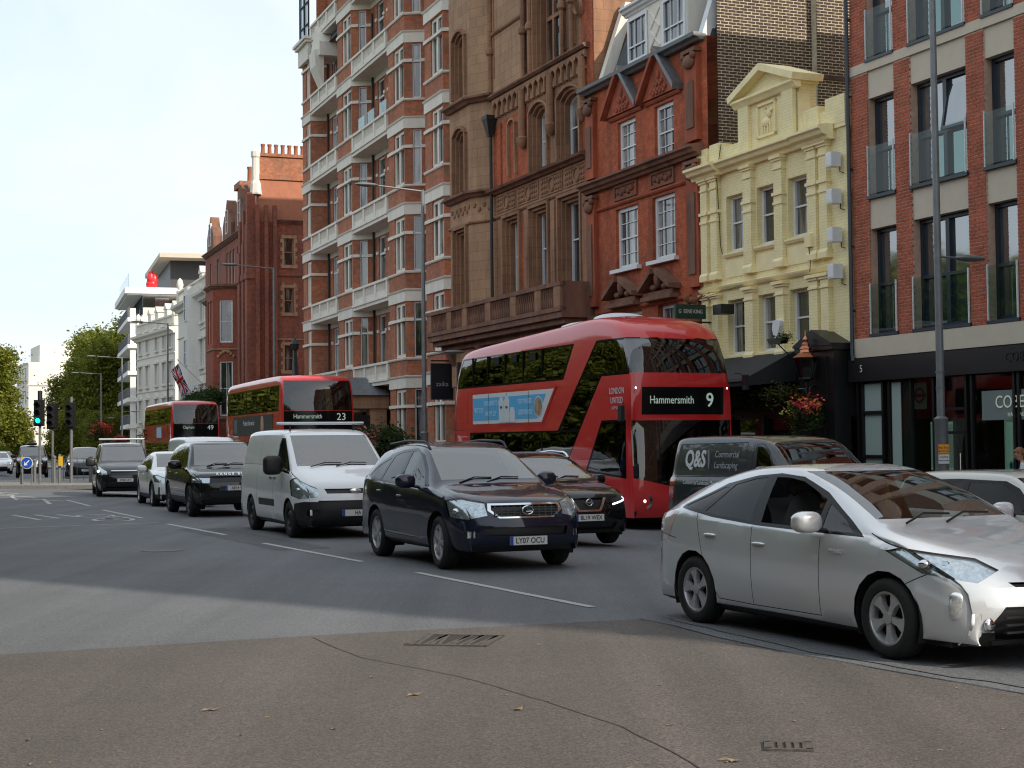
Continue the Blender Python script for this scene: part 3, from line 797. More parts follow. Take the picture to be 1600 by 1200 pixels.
    if cb:
        x0, x1, zf = cb; hw = W/2 - .16
        m_ = MB(); m_.box(L_/2-x1, L_/2-x0, -hw, hw, z0+.1, zf-.45)
        m_.box(L_/2-x0-.55, L_/2-x0-.05, -hw+.02, hw-.02, zf-.45, zf-.03)
        m_.build('interior', M_DASH, root)
        for sx_ in S.get('seatrows', []):
            for sg in (-.37, .37): link('seat', SEAT, root, (L_/2 - sx_, sg, zf-.40))
        m_ = MB(); m_.lathe([(.165+.018*math.cos(t*.785), .018*math.sin(t*.785)) for t in range(9)], 24)
        link('steering_wheel', m_.mesh('steering_wheel', M_DASH, True), root, (L_/2-x0-.66, -.37, zf-.02), (0, R(62), 0))
    # mirrors
    for sg in (-1, 1):
        mx_ = S.get('mirror')
        if mx_:
            xm, zm, sz = mx_[:3]
            mm = S.get('mirrormat', S['paint'])
            m_ = MB(); m_.ell((0, 0, 0), (.075*sz, .125*sz, .085*sz*S.get('mirh', 1)), 16, 12, sq=.72 if S.get('mirh', 1) < 1.2 else .5)
            o = link('door_mirror', m_.mesh('door_mirror', mm, True), root, (L_/2 - xm, sg*(W/2 + .12*sz), zm))
            m2 = MB(); m2.tube([(0, -sg*.18*sz, -.075*sz), (-.005, -sg*.05, -.05*sz)], .022, 8)
            link('stalk', m2.mesh('stalk', M_BLK, True), o)
            m3 = MB(); m3.ell((-.064*sz, 0, 0), (.018*sz, .105*sz, .068*sz*S.get('mirh', 1)), 12, 8, sq=.7); link('mirror_glass', m3.mesh('mirror_glass', M_CHROME, True), o)
        for hx, hz in S.get('handles', []):
            m_ = MB(); m_.ell((0, 0, 0), (.10, .018, .016), 12, 6)
            link('door_handle', m_.mesh('door_handle', S.get('handlemat', S['paint']), True), root, (L_/2 - hx, sg*(W/2 + S.get('hy', -.004)), hz))
    if S.get('wipers'):
        xw, zw, ww = S['wipers']
        for sg in (-.15, -.95):
            m_ = MB(); m_.tube([(L_/2-xw+.0, sg*ww, zw), (L_/2-xw-.10, (sg+.5)*ww, zw+.07), (L_/2-xw-.09, (sg+1.0)*ww, zw+.06)], .010, 6)
            link('wiper', m_.mesh('wiper', M_BLK), root)
    if S.get('plate'): 
        px_, pz_, tx = S['plate'][:3]; add_plate(root, L_/2 - px_ + .006, 0, pz_, tx, blue=(len(S['plate']) < 4))
    return root

def P(*a): return list(a)
def sym(pts): return pts

# --- silver hatchback
S = dict(L=4.46, W=1.745, wr=.315, rim=.205, wwidth=.195, axles=(.93, 3.63), paint=paint('silver_paint', (0.74, 0.755, 0.77), .32, .24, .03), z0=.17, bow=.34, crown=.05,
    sil=[(.10, .17), (.02, .28), (.0, .46), (.03, .60), (.14, .72), (.40, .84), (.75, .935), (1.05, 1.0), (1.20, 1.05), (1.65, 1.26), (2.10, 1.43), (2.35, 1.478), (2.6, 1.49), (3.1, 1.465), (3.6, 1.375), (4.05, 1.24), (4.28, 1.14), (4.38, 1.06), (4.42, .80), (4.46, .62), (4.46, .42), (4.42, .2)],
    belt=[(0, .60), (.4, .76), (.9, .89), (1.3, .95), (1.8, .965), (2.6, .985), (3.3, 1.02), (3.9, 1.06), (4.46, 1.0)],
    top=[(0, .70), (.4, .80), (1.0, .80), (1.15, .78), (2.1, .60), (2.6, .575), (3.6, .56), (4.1, .60), (4.46, .66)],
    plan=[(0, .80), (.18, .90), (.5, .97), (.95, 1.0), (3.7, 1.0), (4.1, .965), (4.35, .92), (4.46, .86)],
    surround=[[(1.20, .925), (1.80, .935), (2.65, .955), (3.35, 1.0), (3.93, 1.07), (3.90, 1.10), (3.40, 1.305), (2.95, 1.385), (2.6, 1.41), (2.25, 1.385), (1.85, 1.26), (1.42, 1.05)]],
    windows=[[(1.36, .955), (1.76, .962), (1.76, 1.17), (1.5, 1.055)], [(1.83, .965), (2.60, .985), (2.64, 1.375), (2.45, 1.375), (2.22, 1.345), (1.83, 1.205)],
             [(2.76, .99), (3.30, 1.025), (3.50, 1.05), (3.24, 1.30), (2.95, 1.358), (2.78, 1.372)], [(3.57, 1.06), (3.86, 1.09), (3.40, 1.275), (3.33, 1.27)]],
    glass={2: M_TINT, 3: M_TINT, 1: 'open'},
    seams=[[(1.73, .26), (1.73, .90)], [(2.68, .27), (2.70, .95)], [(1.73, .26), (2.68, .26)], [(2.68, .26), (3.22, .27), (3.42, .52), (3.55, .9), (3.6, 1.04)], [(.70, .60), (.42, .73)], [(3.95, .78), (4.4, .83)], [(1.15, .96), (1.0, .91), (.6, .82)]],
    corner=[(38, [(.44, .72), (.60, .63), (.98, .685), (1.24, .84), (1.12, .87), (.60, .80)], 50), ],
    front=[([(-.50, .22), (.50, .22), (.56, .33), (.46, .46), (-.46, .46), (-.56, .33)], 61), ([(-.36, .60), (.36, .60), (.40, .635), (-.40, .635)], 60),
           ([(-.66, 1.06), (.66, 1.06), (.57, 1.43), (-.57, 1.43)], 40)],
    rear=[([(-.6, 1.12), (.6, 1.12), (.5, 1.40), (-.5, 1.40)], 41)], rearcorner=[(50, [(-3.0, .72), (-2.62, .76), (-2.50, 1.03), (-2.75, 1.05)], 56)], tailmat=mat('tail_clear', (.62, .50, .50), .12, coat=1),
    cabin=(1.2, 3.9, .95), seatrows=(2.35, 3.2), mirror=(1.70, 1.03, 1.05), handles=((2.90-.32, .80), (3.62-.28, .84)), wipers=(1.12, 1.03, .5), bulbs=[(0, 0, .055, 0), (.16, .02, .045, 0), (-.14, -.02, .035, 0)], rimstyle='five')
h = Vector((.427, -.904)).normalized()
def put(front_wheel, h, S):
    """origin from the ground contact of the offside front wheel"""
    rt = Vector((h.y, -h.x)); fw = Vector(front_wheel)
    o = fw - h*(S['L']/2 - S['axles'][0]) - rt*(S['W']/2 - .10)
    return (o.x, o.y, gz(o.x, o.y))
prius = vehicle('silver_hatchback', S, put((2.87, 11.68), h, S), h, 'silver five-door hatchback with its driver window down, nearest car at the right edge', 'car')
prius.scale = (1, 1, .975)
for sg in (-1, 1):
    m_ = MB(); m_.ell((0, 0, 0), (.035, .055, .105), 14, 10, sq=.6); link('side_lamp', m_.mesh('side_lamp', M_REFL, True), prius, (4.46/2-.30, sg*.715, .46), (0, 0, sg*.75))
bd = text('HYBRID', .05, M_CHROME, prius, (L0 := 4.46/2-1.50, -.872, .80), (R(90), 0, 0), ext=.002)
m_ = MB(); m_.ell((0, 0, 0), (.02, .055, .055), 14, 8); link('fog_lamp', m_.mesh('fog_lamp', M_CHROME, True), prius, (4.46/2-.13, -.56, .33))
m_ = MB(); m_.box(-.03, .01, -.62, .62, .195, .225); link('lower_lip', m_.mesh('lower_lip', M_GLOSSBLK), prius, (4.46/2-.06, 0, 0))
for k in range(3):
    m_ = MB(); m_.box(-.015, .015, -.5, .5, .27+k*.055, .285+k*.055); link('grille_bar', m_.mesh('grille_bar', M_BLK), prius, (4.46/2-.04, 0, 0))

# --- dark blue SUV
S = dict(L=4.73, W=1.845, wr=.355, rim=.235, wwidth=.23, axles=(.95, 3.665), paint=paint('navy_paint', (0.010, 0.014, 0.036), .25, .3, .09), z0=.26, bow=.24, crown=.06, arch=.42,
    sil=[(.14, .26), (.03, .36), (.0, .52), (.02, .68), (.06, .80), (.14, .90), (.45, 1.0), (.9, 1.07), (1.22, 1.12), (1.32, 1.17), (1.75, 1.42), (2.05, 1.585), (2.3, 1.655), (2.8, 1.69), (3.5, 1.665), (4.0, 1.60), (4.25, 1.52), (4.48, 1.22), (4.60, 1.02), (4.69, .9), (4.73, .6), (4.68, .32)],
    belt=[(0, .84), (.5, .95), (1.3, 1.06), (2.6, 1.10), (3.6, 1.15), (4.2, 1.20), (4.73, 1.15)],
    top=[(0, .74), (.5, .84), (1.2, .83), (2.1, .64), (2.6, .61), (3.8, .60), (4.3, .64), (4.73, .74)],
    surround=[[(1.40, 1.045), (2.6, 1.075), (3.7, 1.125), (4.22, 1.19), (3.95, 1.36), (3.6, 1.51), (3.1, 1.575), (2.5, 1.60), (2.1, 1.50), (1.75, 1.31)]],
    windows=[[(1.60, 1.085), (2.62, 1.108), (2.66, 1.555), (2.45, 1.558), (2.16, 1.475), (1.85, 1.30)], [(2.76, 1.11), (3.50, 1.145), (3.35, 1.49), (3.1, 1.535), (2.78, 1.555)], [(3.60, 1.15), (4.08, 1.20), (3.88, 1.34), (3.48, 1.465)]],
    glass={1: M_TINT, 2: M_TINT}, seams=[[(1.72, .38), (1.68, 1.05)], [(2.70, .38), (2.71, 1.09)], [(1.72, .38), (2.70, .38)], [(2.70, .38), (3.28, .40), (3.45, .75), (3.62, 1.12)], [(.55, .62), (.95-.1, .80)]],
    corner=[(30, [(.50, .73), (.76, .68), (1.05, .70), (1.12, .92), (.90, .955), (.56, .90)], 50), (30, [(.66, .44), (.78, .44), (.78, .53), (.66, .53)], 54)],
    front=[([(-.52, .79), (-.38, .69), (.38, .69), (.52, .79), (.50, .88), (-.50, .88)], 62), ([(-.475, .795), (-.365, .71), (.365, .71), (.475, .795), (.46, .855), (-.46, .855)], 60), ([(-.56, .47), (.56, .47), (.60, .575), (-.60, .575)], 61), ([(-.70, 1.17), (.70, 1.17), (.60, 1.60), (-.60, 1.60)], 40)],
    rear=[([(-.6, 1.2), (.6, 1.2), (.52, 1.5), (-.52, 1.5)], 41)], cabin=(1.3, 4.2, 1.08), seatrows=(2.35, 3.3), mirror=(1.82, 1.15, 1.15), handles=((2.55, .93), (3.48, .98)), wipers=(1.25, 1.13, .5),
    plate=(.0, .40, 'LY07 OCU'), rimstyle='ten', rimmat=M_ALLOY, bulbs=[(-.06, 0, .06, 0), (.12, -.03, .055, 0)], steer=-.05)
h = Vector((.384, -.923)).normalized()
lexus = vehicle('dark_blue_suv', S, put((-.93, 20.45), h, S), h, 'dark navy SUV with roof rails leading the queue, plate LY07 OCU', 'car')
for sg in (-1, 1):
    m_ = MB(); m_.tube([(-1.75, sg*.54, 1.55), (-1.62, sg*.55, 1.66), (-.8, sg*.57, 1.705), (.0, sg*.58, 1.69), (.12, sg*.58, 1.67), (.24, sg*.58, 1.58)], .018, 8); link('roof_rail', m_.mesh('roof_rail', M_BLK, True), lexus)
for k in range(11):
    m_ = MB(); y = -.44 + k*.088; m_.box(0, .012, y-.006, y+.006, .715, .85); link('grille_bar', m_.mesh('grille_bar', M_ALLOYD), lexus, (4.73/2-.07, 0, 0))
for k in range(4):
    m_ = MB(); m_.box(0, .012, -.43+k*0.0, .43, .725+k*.033, .733+k*.033); link('grille_bar', m_.mesh('grille_bar', M_ALLOYD), lexus, (4.73/2-.06, 0, 0))
em = MB(); em.lathe([(.060+.009*math.cos(t*.785), .009*math.sin(t*.785)) for t in range(9)], 28, axis='x'); em.tube([(0, -.005, .045), (0, -.022, -.018), (0, .045, -.018)], .010, 6)
link('badge', em.mesh('badge', M_CHROME, True), lexus, (4.73/2-.02, 0, .79), None, (1, 1.25, .9))
m_ = MB(); m_.box(-.005, .005, -.38, .38, -.004, .004)

# --- black crossover
S = dict(L=4.39, W=1.806, wr=.345, rim=.24, wwidth=.215, axles=(.90, 3.55), paint=paint('black_paint', (0.007, 0.007, 0.009), .2, .25, .09), z0=.24, bow=.26, crown=.06, arch=.41, lip=.05,
    sil=[(.14, .24), (.03, .36), (.0, .55), (.03, .72), (.10, .86), (.35, .97), (.8, 1.05), (1.15, 1.09), (1.28, 1.15), (1.7, 1.38), (2.0, 1.52), (2.3, 1.575), (2.8, 1.59), (3.5, 1.54), (3.95, 1.47), (4.2, 1.25), (4.33, 1.05), (4.39, .8), (4.37, .5), (4.3, .28)],
    belt=[(0, .82), (.5, .93), (1.3, 1.03), (2.6, 1.06), (3.6, 1.13), (4.39, 1.12)],
    top=[(0, .72), (.5, .80), (1.2, .80), (2.0, .62), (2.6, .60), (3.8, .58), (4.39, .70)],
    surround=[[(1.35, 1.01), (2.6, 1.04), (3.5, 1.09), (3.95, 1.17), (3.6, 1.38), (3.1, 1.45), (2.5, 1.475), (2.1, 1.42), (1.7, 1.25)]],
    windows=[[(1.55, 1.045), (2.55, 1.065), (2.6, 1.435), (2.4, 1.44), (2.1, 1.375), (1.8, 1.23)], [(2.70, 1.07), (3.4, 1.11), (3.25, 1.39), (2.72, 1.43)], [(3.48, 1.12), (3.80, 1.18), (3.45, 1.36)]],
    glass={1: M_TINT, 2: M_TINT}, seams=[[(1.65, .36), (1.62, 1.0)], [(2.62, .36), (2.64, 1.05)]], cladding=[[(0, .2), (4.39, .2), (4.39, .40), (0, .40)]],
    corner=[(30, [(.46, .74), (.98, .84), (1.08, .93), (.95, .93), (.44, .80)], 50), (30, [(.44, .695), (.98, .80), (.98, .825), (.44, .72)], 52), (30, [(.72, .42), (.90, .44), (.9, .49), (.72, .47)], 62)],
    front=[([(-.34, .82), (-.21, .60), (.21, .60), (.34, .82)], 62), ([(-.285, .82), (-.18, .63), (.18, .63), (.285, .82)], 60), ([(-.5, .30), (.5, .30), (.56, .42), (-.56, .42)], 61), ([(-.68, 1.13), (.68, 1.13), (.58, 1.52), (-.58, 1.52)], 40)],
    cabin=(1.2, 4.0, 1.05), seatrows=(2.3, 3.2), mirror=(1.75, 1.09, 1.1), handles=((2.5, .92), (3.4, .96)), wipers=(1.2, 1.1, .5), plate=(-.0, .50, 'BL19 WEX'), rimmat=M_ALLOYD, reflmat=M_ALLOYD, bulbs=[(0, 0, .035, 0)])
h = Vector((.40, -.917)).normalized(); fc = Vector((1.27, 25.5))
o = fc - h*S['L']/2
niss = vehicle('black_crossover', S, (o.x, o.y, gz(o.x, o.y)), h, 'glossy black crossover with silver roof rails and V-shaped grille beside the red bus', 'car')
for sg in (-1, 1):
    m_ = MB(); m_.tube([(-1.5, sg*.53, 1.44), (-1.38, sg*.54, 1.55), (-.5, sg*.56, 1.60), (.0, sg*.57, 1.575), (.1, sg*.57, 1.55), (.2, sg*.57, 1.48)], .018, 8); link('roof_rail', m_.mesh('roof_rail', M_CHROME, True), niss)
em = MB(); em.lathe([(.055+.008*math.cos(t*.785), .008*math.sin(t*.785)) for t in range(9)], 28, axis='x'); em.box(-.006, .006, -.075, .075, -.012, .012)
link('badge', em.mesh('badge', M_CHROME, True), niss, (4.39/2-.02, 0, .75))

# --- white panel van
M_WV = paint('white_van_paint', (0.86, 0.87, 0.88), 0, .35, .07)
S = dict(L=4.97, W=1.986, wr=.335, rim=.205, wwidth=.22, axles=(.98, 3.91), paint=M_WV, z0=.22, bow=.28, bow_r=.04, crown=.06, arch=.385,
    sil=[(.16, .24), (.03, .33), (.0, .50), (.02, .68), (.07, .84), (.16, .98), (.50, 1.12), (.85, 1.22), (.98, 1.27), (1.4, 1.56), (1.75, 1.80), (1.95, 1.90), (2.3, 1.955), (3.0, 1.975), (4.3, 1.965), (4.75, 1.93), (4.85, 1.86), (4.92, 1.5), (4.96, 1.0), (4.97, .6), (4.95, .26)],
    belt=[(0, .86), (.5, 1.0), (1.0, 1.17), (1.6, 1.24), (2.4, 1.26), (4.97, 1.26)],
    top=[(0, .80), (.5, .86), (1.0, .88), (1.9, .80), (2.5, .80), (4.97, .80)], plan=[(0, .84), (.25, .94), (.7, 1.0), (4.7, 1.0), (4.97, .96)],
    cladding=[[(0, .16), (.68, .16), (.62, .62), (.30, .66), (0, .66)], [(1.75, .50), (2.45, .50), (2.45, .62), (1.75, .62)], [(2.52, .50), (3.3, .50), (3.3, .62), (2.52, .62)]][:1] + [[(2.0, .53), (3.25, .53), (3.25, .66), (2.0, .66)]],
    surround=[[(1.02, 1.14), (1.62, 1.18), (2.02, 1.22), (2.10, 1.68), (2.05, 1.80), (1.85, 1.79), (1.5, 1.52)]],
    windows=[[(1.18, 1.19), (1.47, 1.20), (1.47, 1.42), (1.40, 1.40)], [(1.53, 1.21), (1.99, 1.25), (2.04, 1.66), (2.0, 1.755), (1.88, 1.755), (1.53, 1.46)]],
    seams=[[(1.47, .45), (1.45, 1.17)], [(2.10, .30), (2.13, 1.86)], [(2.20, 1.30), (4.80, 1.30)], [(3.40, .50), (3.42, 1.85)], [(.35, .95), (1.0, 1.18)]], glass={1: 'open'},
    corner=[(36, [(.56, .74), (1.0, .70), (1.24, .76), (1.32, 1.02), (1.18, 1.08), (.66, .90)], 50), (30, [(.60, .42), (.84, .42), (.82, .52), (.60, .52)], 60)],
    front=[([(-.99, .20), (.99, .20), (.99, .50), (-.99, .50)], 8), ([(-.60, .50), (.60, .50), (.66, .68), (-.66, .68)], 61), ([(-.50, .80), (.50, .80), (.54, .885), (-.54, .885)], 60), ([(-.80, 1.28), (.80, 1.28), (.72, 1.84), (-.72, 1.84)], 40)],
    cabin=(.95, 2.3, 1.18), seatrows=(1.95,), mirror=(1.45, 1.30, 1.35), mirh=1.55, mirrormat=M_BLK, handles=((2.0, 1.06), (2.30, 1.06)), handlemat=M_BLK, wipers=(.95, 1.27, .6), plate=(-.01, .44, 'HA12 KVT', 1), rimstyle='steel', rimmat=mat('steel_wheel', (.05, .05, .052), .5, .4, noise=.3), reflmat=M_REFL, bulbs=[(-.14, .0, .05, 1), (.06, 0, .05, 0)])
S['plate'] = (-.02, .46, 'HA')
h = Vector((.385, -.923)).normalized()
wvan = vehicle('white_panel_van', S, put((-3.97, 27.75), h, S), h, 'white panel van with a ladder bar on its roof, black mirrors and headlight on', 'van')
m_ = MB(); m_.box(0, .012, -.10, .10, -.052, .052); 
m_ = MB(); m_.tube([(.0, -.88, 2.07), (.0, .82, 2.07)], .028, 8); b_ = link('roof_bar', m_.mesh('roof_bar', mat('galvanised', (.55, .56, .57), .4, .6), True), wvan, (.25, 0, 0))
for sg in (-.62, .62):
    m_ = MB(); m_.tube([(0, sg, 1.93), (0, sg, 2.06)], .018, 6); link('bar_foot', m_.mesh('bar_foot', M_BLK), wvan, (.25, 0, 0))
m_ = MB(); m_.lathe([(.0, .006), (.10, .004), (.105, 0)], 24, axis='x'); link('badge', m_.mesh('badge', M_CHROME, True), wvan, (4.97/2-.045, 0, .845), None, (1, 1, .42))

# --- black large SUV
S = dict(L=4.85, W=1.983, wr=.375, rim=.26, wwidth=.25, axles=(.87, 3.79), paint=paint('black_paint'+'_b', (0.008, 0.008, 0.010), .2, .25, .10), z0=.30, bow=.20, crown=.055, arch=.45,
    sil=[(.12, .32), (.02, .42), (.0, .62), (.02, .80), (.06, .93), (.16, 1.01), (.6, 1.09), (1.15, 1.16), (1.28, 1.22), (1.65, 1.50), (1.9, 1.68), (2.1, 1.755), (2.6, 1.78), (3.6, 1.755), (4.3, 1.68), (4.5, 1.50), (4.70, 1.18), (4.82, 1.0), (4.85, .7), (4.80, .35)],
    belt=[(0, .9), (.5, 1.0), (1.3, 1.12), (2.6, 1.16), (4.85, 1.20)], top=[(0, .86), (.5, .90), (1.2, .89), (1.95, .72), (2.6, .69), (4.2, .68), (4.85, .8)],
    surround=[[(1.45, 1.10), (2.7, 1.13), (4.35, 1.19), (4.05, 1.55), (3.6, 1.64), (2.6, 1.67), (2.1, 1.63), (1.85, 1.48)]],
    windows=[[(1.66, 1.14), (2.62, 1.165), (2.64, 1.63), (2.3, 1.625), (2.1, 1.59), (1.9, 1.44)], [(2.76, 1.17), (3.55, 1.20), (3.48, 1.60), (2.78, 1.63)], [(3.66, 1.20), (4.20, 1.225), (3.98, 1.52), (3.60, 1.585)]], glass={1: M_TINT, 2: M_TINT, 0: M_TINT},
    seams=[[(1.65, .45), (1.62, 1.10)], [(2.70, .45), (2.70, 1.14)], [(3.45, .5), (3.62, 1.17)]], cladding=[[(0, .25), (4.85, .25), (4.85, .46), (0, .46)]],
    corner=[(30, [(.58, .80), (1.14, .80), (1.20, .95), (.58, .935)], 50), (30, [(.62, .81), (.9, .81), (.9, .845), (.62, .845)], 52)],
    front=[([(-.58, .81), (.58, .81), (.60, .955), (-.60, .955)], 60), ([(-.56, .44), (.56, .44), (.72, .60), (-.72, .60)], 61), ([(-.76, 1.21), (.76, 1.21), (.66, 1.70), (-.66, 1.70)], 40)],
    cabin=(1.3, 4.3, 1.12), seatrows=(2.3, 3.3), mirror=(1.75, 1.22, 1.3), handles=((2.5, 1.0), (3.5, 1.03)), wipers=(1.2, 1.18, .5), plate=(-.0, .68, 'AE14 WMO'), rimmat=M_ALLOYD, bulbs=[(0, 0, .05, 2), (.13, 0, .04, 0)])
S['plate'] = (-.01, .68, 'AE14 W')
h = Vector((.37, -.929)).normalized()
rr_ = vehicle('black_luxury_suv', S, put((-7.6, 36.4), h, S), h, 'tall black luxury SUV with bright square headlights between the white cars, plate AE14 W', 'car')
text('RANGE ROVER', .085, M_CHROME, rr_, (4.85/2-.13, 0, 1.005), (R(70), 0, R(90)), sp=1.6, sx=1.1, ext=.004)

# --- white crossover
S = dict(L=4.36, W=1.805, wr=.335, rim=.23, wwidth=.21, axles=(.87, 3.57), paint=paint('white_paint', (0.85, 0.86, 0.86), 0, .3, .06), z0=.22, bow=.26, crown=.055, arch=.395, lip=.05,
    sil=[(.14, .24), (.03, .36), (.0, .52), (.03, .70), (.10, .82), (.4, .94), (.85, 1.02), (1.15, 1.06), (1.28, 1.12), (1.75, 1.36), (2.05, 1.48), (2.4, 1.53), (2.9, 1.54), (3.5, 1.50), (3.95, 1.42), (4.2, 1.2), (4.33, 1.0), (4.36, .7), (4.3, .28)],
    belt=[(0, .78), (.5, .9), (1.3, 1.0), (2.6, 1.04), (4.36, 1.12)], top=[(0, .72), (.5, .8), (1.2, .8), (2.05, .62), (2.6, .6), (3.8, .58), (4.36, .7)],
    surround=[[(1.35, .98), (2.6, 1.02), (3.5, 1.08), (3.9, 1.15), (3.5, 1.36), (2.9, 1.42), (2.4, 1.42), (2.1, 1.37), (1.7, 1.2)]],
    windows=[[(1.55, 1.02), (2.55, 1.045), (2.6, 1.39), (2.35, 1.385), (2.1, 1.33), (1.8, 1.2)], [(2.7, 1.05), (3.4, 1.09), (3.25, 1.35), (2.72, 1.385)]], glass={1: M_TINT},
    seams=[[(1.65, .36), (1.62, .98)], [(2.62, .36), (2.64, 1.02)]], cladding=[[(0, .2), (4.36, .2), (4.36, .36), (0, .36)]],
    corner=[(32, [(.50, .66), (.98, .70), (1.12, .88), (.95, .90), (.48, .78)], 50), (30, [(.74, .34), (.80, .34), (.80, .56), (.74, .56)], 60)],
    front=[([(-.4, .72), (.4, .72), (.42, .82), (-.42, .82)], 60), ([(-.5, .34), (.5, .34), (.54, .46), (-.54, .46)], 61), ([(-.68, 1.10), (.68, 1.10), (.58, 1.47), (-.58, 1.47)], 40)],
    cabin=(1.2, 4.0, 1.0), seatrows=(2.3, 3.2), mirror=(1.72, 1.06, 1.1), handles=((2.5, .9), (3.4, .94)), wipers=(1.2, 1.07, .5), rimmat=M_ALLOY, rimstyle='ten', bulbs=[(0, 0, .045, 0)])
SW = S; h = Vector((.36, -.933)).normalized()
vehicle('white_crossover', S, put((-10.0, 42.9), h, S), h, 'white crossover with black wheel arches between the black SUV and the black people carrier', 'car')

# --- black compact van with roof rack
S = dict(L=4.82, W=1.835, wr=.32, rim=.2, wwidth=.2, axles=(.90, 3.96), paint=paint('dark_van_paint', (0.012, 0.013, 0.018), .2, .25, .1), z0=.2, bow=.24, crown=.06, arch=.37,
    sil=[(.14, .22), (.03, .32), (.0, .5), (.03, .7), (.09, .88), (.35, 1.02), (.75, 1.13), (.9, 1.2), (1.4, 1.52), (1.75, 1.72), (2.1, 1.79), (3.0, 1.82), (4.4, 1.81), (4.62, 1.74), (4.75, 1.2), (4.82, .8), (4.8, .28)],
    belt=[(0, .85), (.5, 1.0), (1.1, 1.12), (4.82, 1.16)], top=[(0, .72), (.5, .8), (.9, .8), (1.8, .7), (2.5, .69), (4.82, .69)],
    surround=[[(1.2, 1.08), (4.3, 1.12), (4.2, 1.62), (2.1, 1.64), (1.8, 1.55)]], windows=[[(1.5, 1.12), (2.4, 1.14), (2.4, 1.58), (2.1, 1.58), (1.85, 1.48)], [(2.55, 1.14), (3.3, 1.15), (3.3, 1.58), (2.55, 1.58)], [(3.4, 1.15), (4.2, 1.16), (4.12, 1.58), (3.4, 1.58)]], glass={1: M_TINT, 2: M_TINT},
    corner=[(34, [(.54, .74), (1.0, .72), (1.2, .98), (1.1, 1.05), (.60, .88)], 50)], front=[([(-.45, .86), (.45, .86), (.45, .885), (-.45, .885)], 62), ([(-.5, .72), (.5, .72), (.46, .83), (-.46, .83)], 60), ([(-.6, .3), (.6, .3), (.66, .44), (-.66, .44)], 61), ([(-.74, 1.2), (.74, 1.2), (.66, 1.67), (-.66, 1.67)], 40)],
    cabin=(.95, 4.2, 1.1), seatrows=(1.95, 2.9), mirror=(1.35, 1.16, 1.3), mirh=1.3, mirrormat=M_BLK, plate=(-.01, .56, 'KO67 AY', 1), bulbs=[(.08, 0, .055, 1)], rimmat=M_ALLOYD)
h = Vector((.30, -.954)).normalized(); fc = Vector((-12.9, 51.2)); o = fc - h*S['L']/2
tv = vehicle('black_people_carrier', S, (o.x, o.y, 0), h, 'black people carrier with a white bar across its roof and one headlight lit', 'van')
m_ = MB(); m_.tube([(.3, -.76, 1.93), (.3, .76, 1.93)], .03, 8); link('roof_bar', m_.mesh('roof_bar', MC['galvanised'], True), tv)
for sg in (-.66, .66):
    m_ = MB(); m_.tube([(.3, sg, 1.78), (.3, sg, 1.93)], .02, 6); link('bar_foot', m_.mesh('bar_foot', M_BLK), tv)

# --- dark grey landscaping van
M_GV = paint('grey_van_paint', (0.045, 0.049, 0.056), .45, .3, .07)
S = dict(L=4.78, W=1.904, wr=.33, rim=.2, wwidth=.22, axles=(.86, 3.96), paint=M_GV, z0=.22, bow=.24, bow_r=.04, crown=.055, arch=.38,
    sil=[(.12, .24), (.02, .36), (.0, .52), (.03, .76), (.1, .92), (.4, 1.05), (.72, 1.16), (.85, 1.22), (1.35, 1.60), (1.62, 1.80), (1.85, 1.885), (2.2, 1.935), (3.0, 1.96), (4.3, 1.95), (4.6, 1.91), (4.68, 1.8), (4.74, 1.3), (4.78, .8), (4.76, .26)],
    belt=[(0, .86), (.5, 1.0), (1.0, 1.15), (2.0, 1.2), (4.78, 1.2)], top=[(0, .76), (.5, .84), (.9, .85), (1.75, .76), (2.5, .755), (4.78, .755)], plan=[(0, .84), (.25, .94), (.7, 1.0), (4.5, 1.0), (4.78, .95)],
    surround=[], windows=[[(1.35, 1.22), (1.92, 1.24), (1.98, 1.76), (1.80, 1.755), (1.62, 1.62)]], seams=[[(2.04, .3), (2.08, 1.82)], [(1.22, .4), (1.22, 1.15)], [(2.22, 1.24), (4.52, 1.22), (4.40, 1.80), (2.28, 1.83), (2.22, 1.24)], [(1.25, 1.05), (4.7, 1.05)], [(1.24, 1.17), (1.35, 1.30), (1.62, 1.68), (1.82, 1.80), (2.02, 1.80)], [(3.3, .4), (3.3, 1.2)]], gap=.006,
    corner=[(32, [(.50, .72), (.95, .74), (1.1, .95), (.95, 1.0), (.52, .88)], 50)], front=[([(-.45, .74), (.45, .74), (.45, .86), (-.45, .86)], 60), ([(-.76, 1.23), (.76, 1.23), (.68, 1.82), (-.68, 1.82)], 40)],
    cladding=[[(0, .16), (4.78, .16), (4.78, .38), (0, .38)]], cabin=(.85, 2.2, 1.18), seatrows=(1.75,), mirror=(1.30, 1.28, 1.35), mirh=1.4, handles=((1.95, 1.1),), handlemat=M_BLK, wipers=(.84, 1.22, .55), rimstyle='steel', rimmat=MC['steel_wheel'], rearcorner=[(45, [(-2.76, .8), (-2.5, .8), (-2.5, 1.2), (-2.76, 1.2)], 56)])
h = Vector((.427, -.904)).normalized(); rc = Vector((2.82, 28.6)); rt = Vector((h.y, -h.x)); o = rc + h*S['L']/2 - rt*S['W']/2
gvan = vehicle('dark_grey_van', S, (o.x, o.y, gz(o.x, o.y)+.03), h, 'dark grey landscaping van lettered Q&S, behind the silver hatchback', 'van')
M_WL = mat('white_lettering', (0.60, 0.61, 0.62), 0.5)
M_GL = mat('grey_lettering', (0.30, 0.32, 0.34), 0.5)
def yside(z): return -(.952 - .055 - max(0, (z-1.2))*.20) - .008
lean = math.atan(.165)
text('Q&S', .42, M_WL, gvan, (4.78/2-3.88, -.838, 1.53), (R(90)-lean, 0, 0), sx=.86, off=.012, ext=.003)
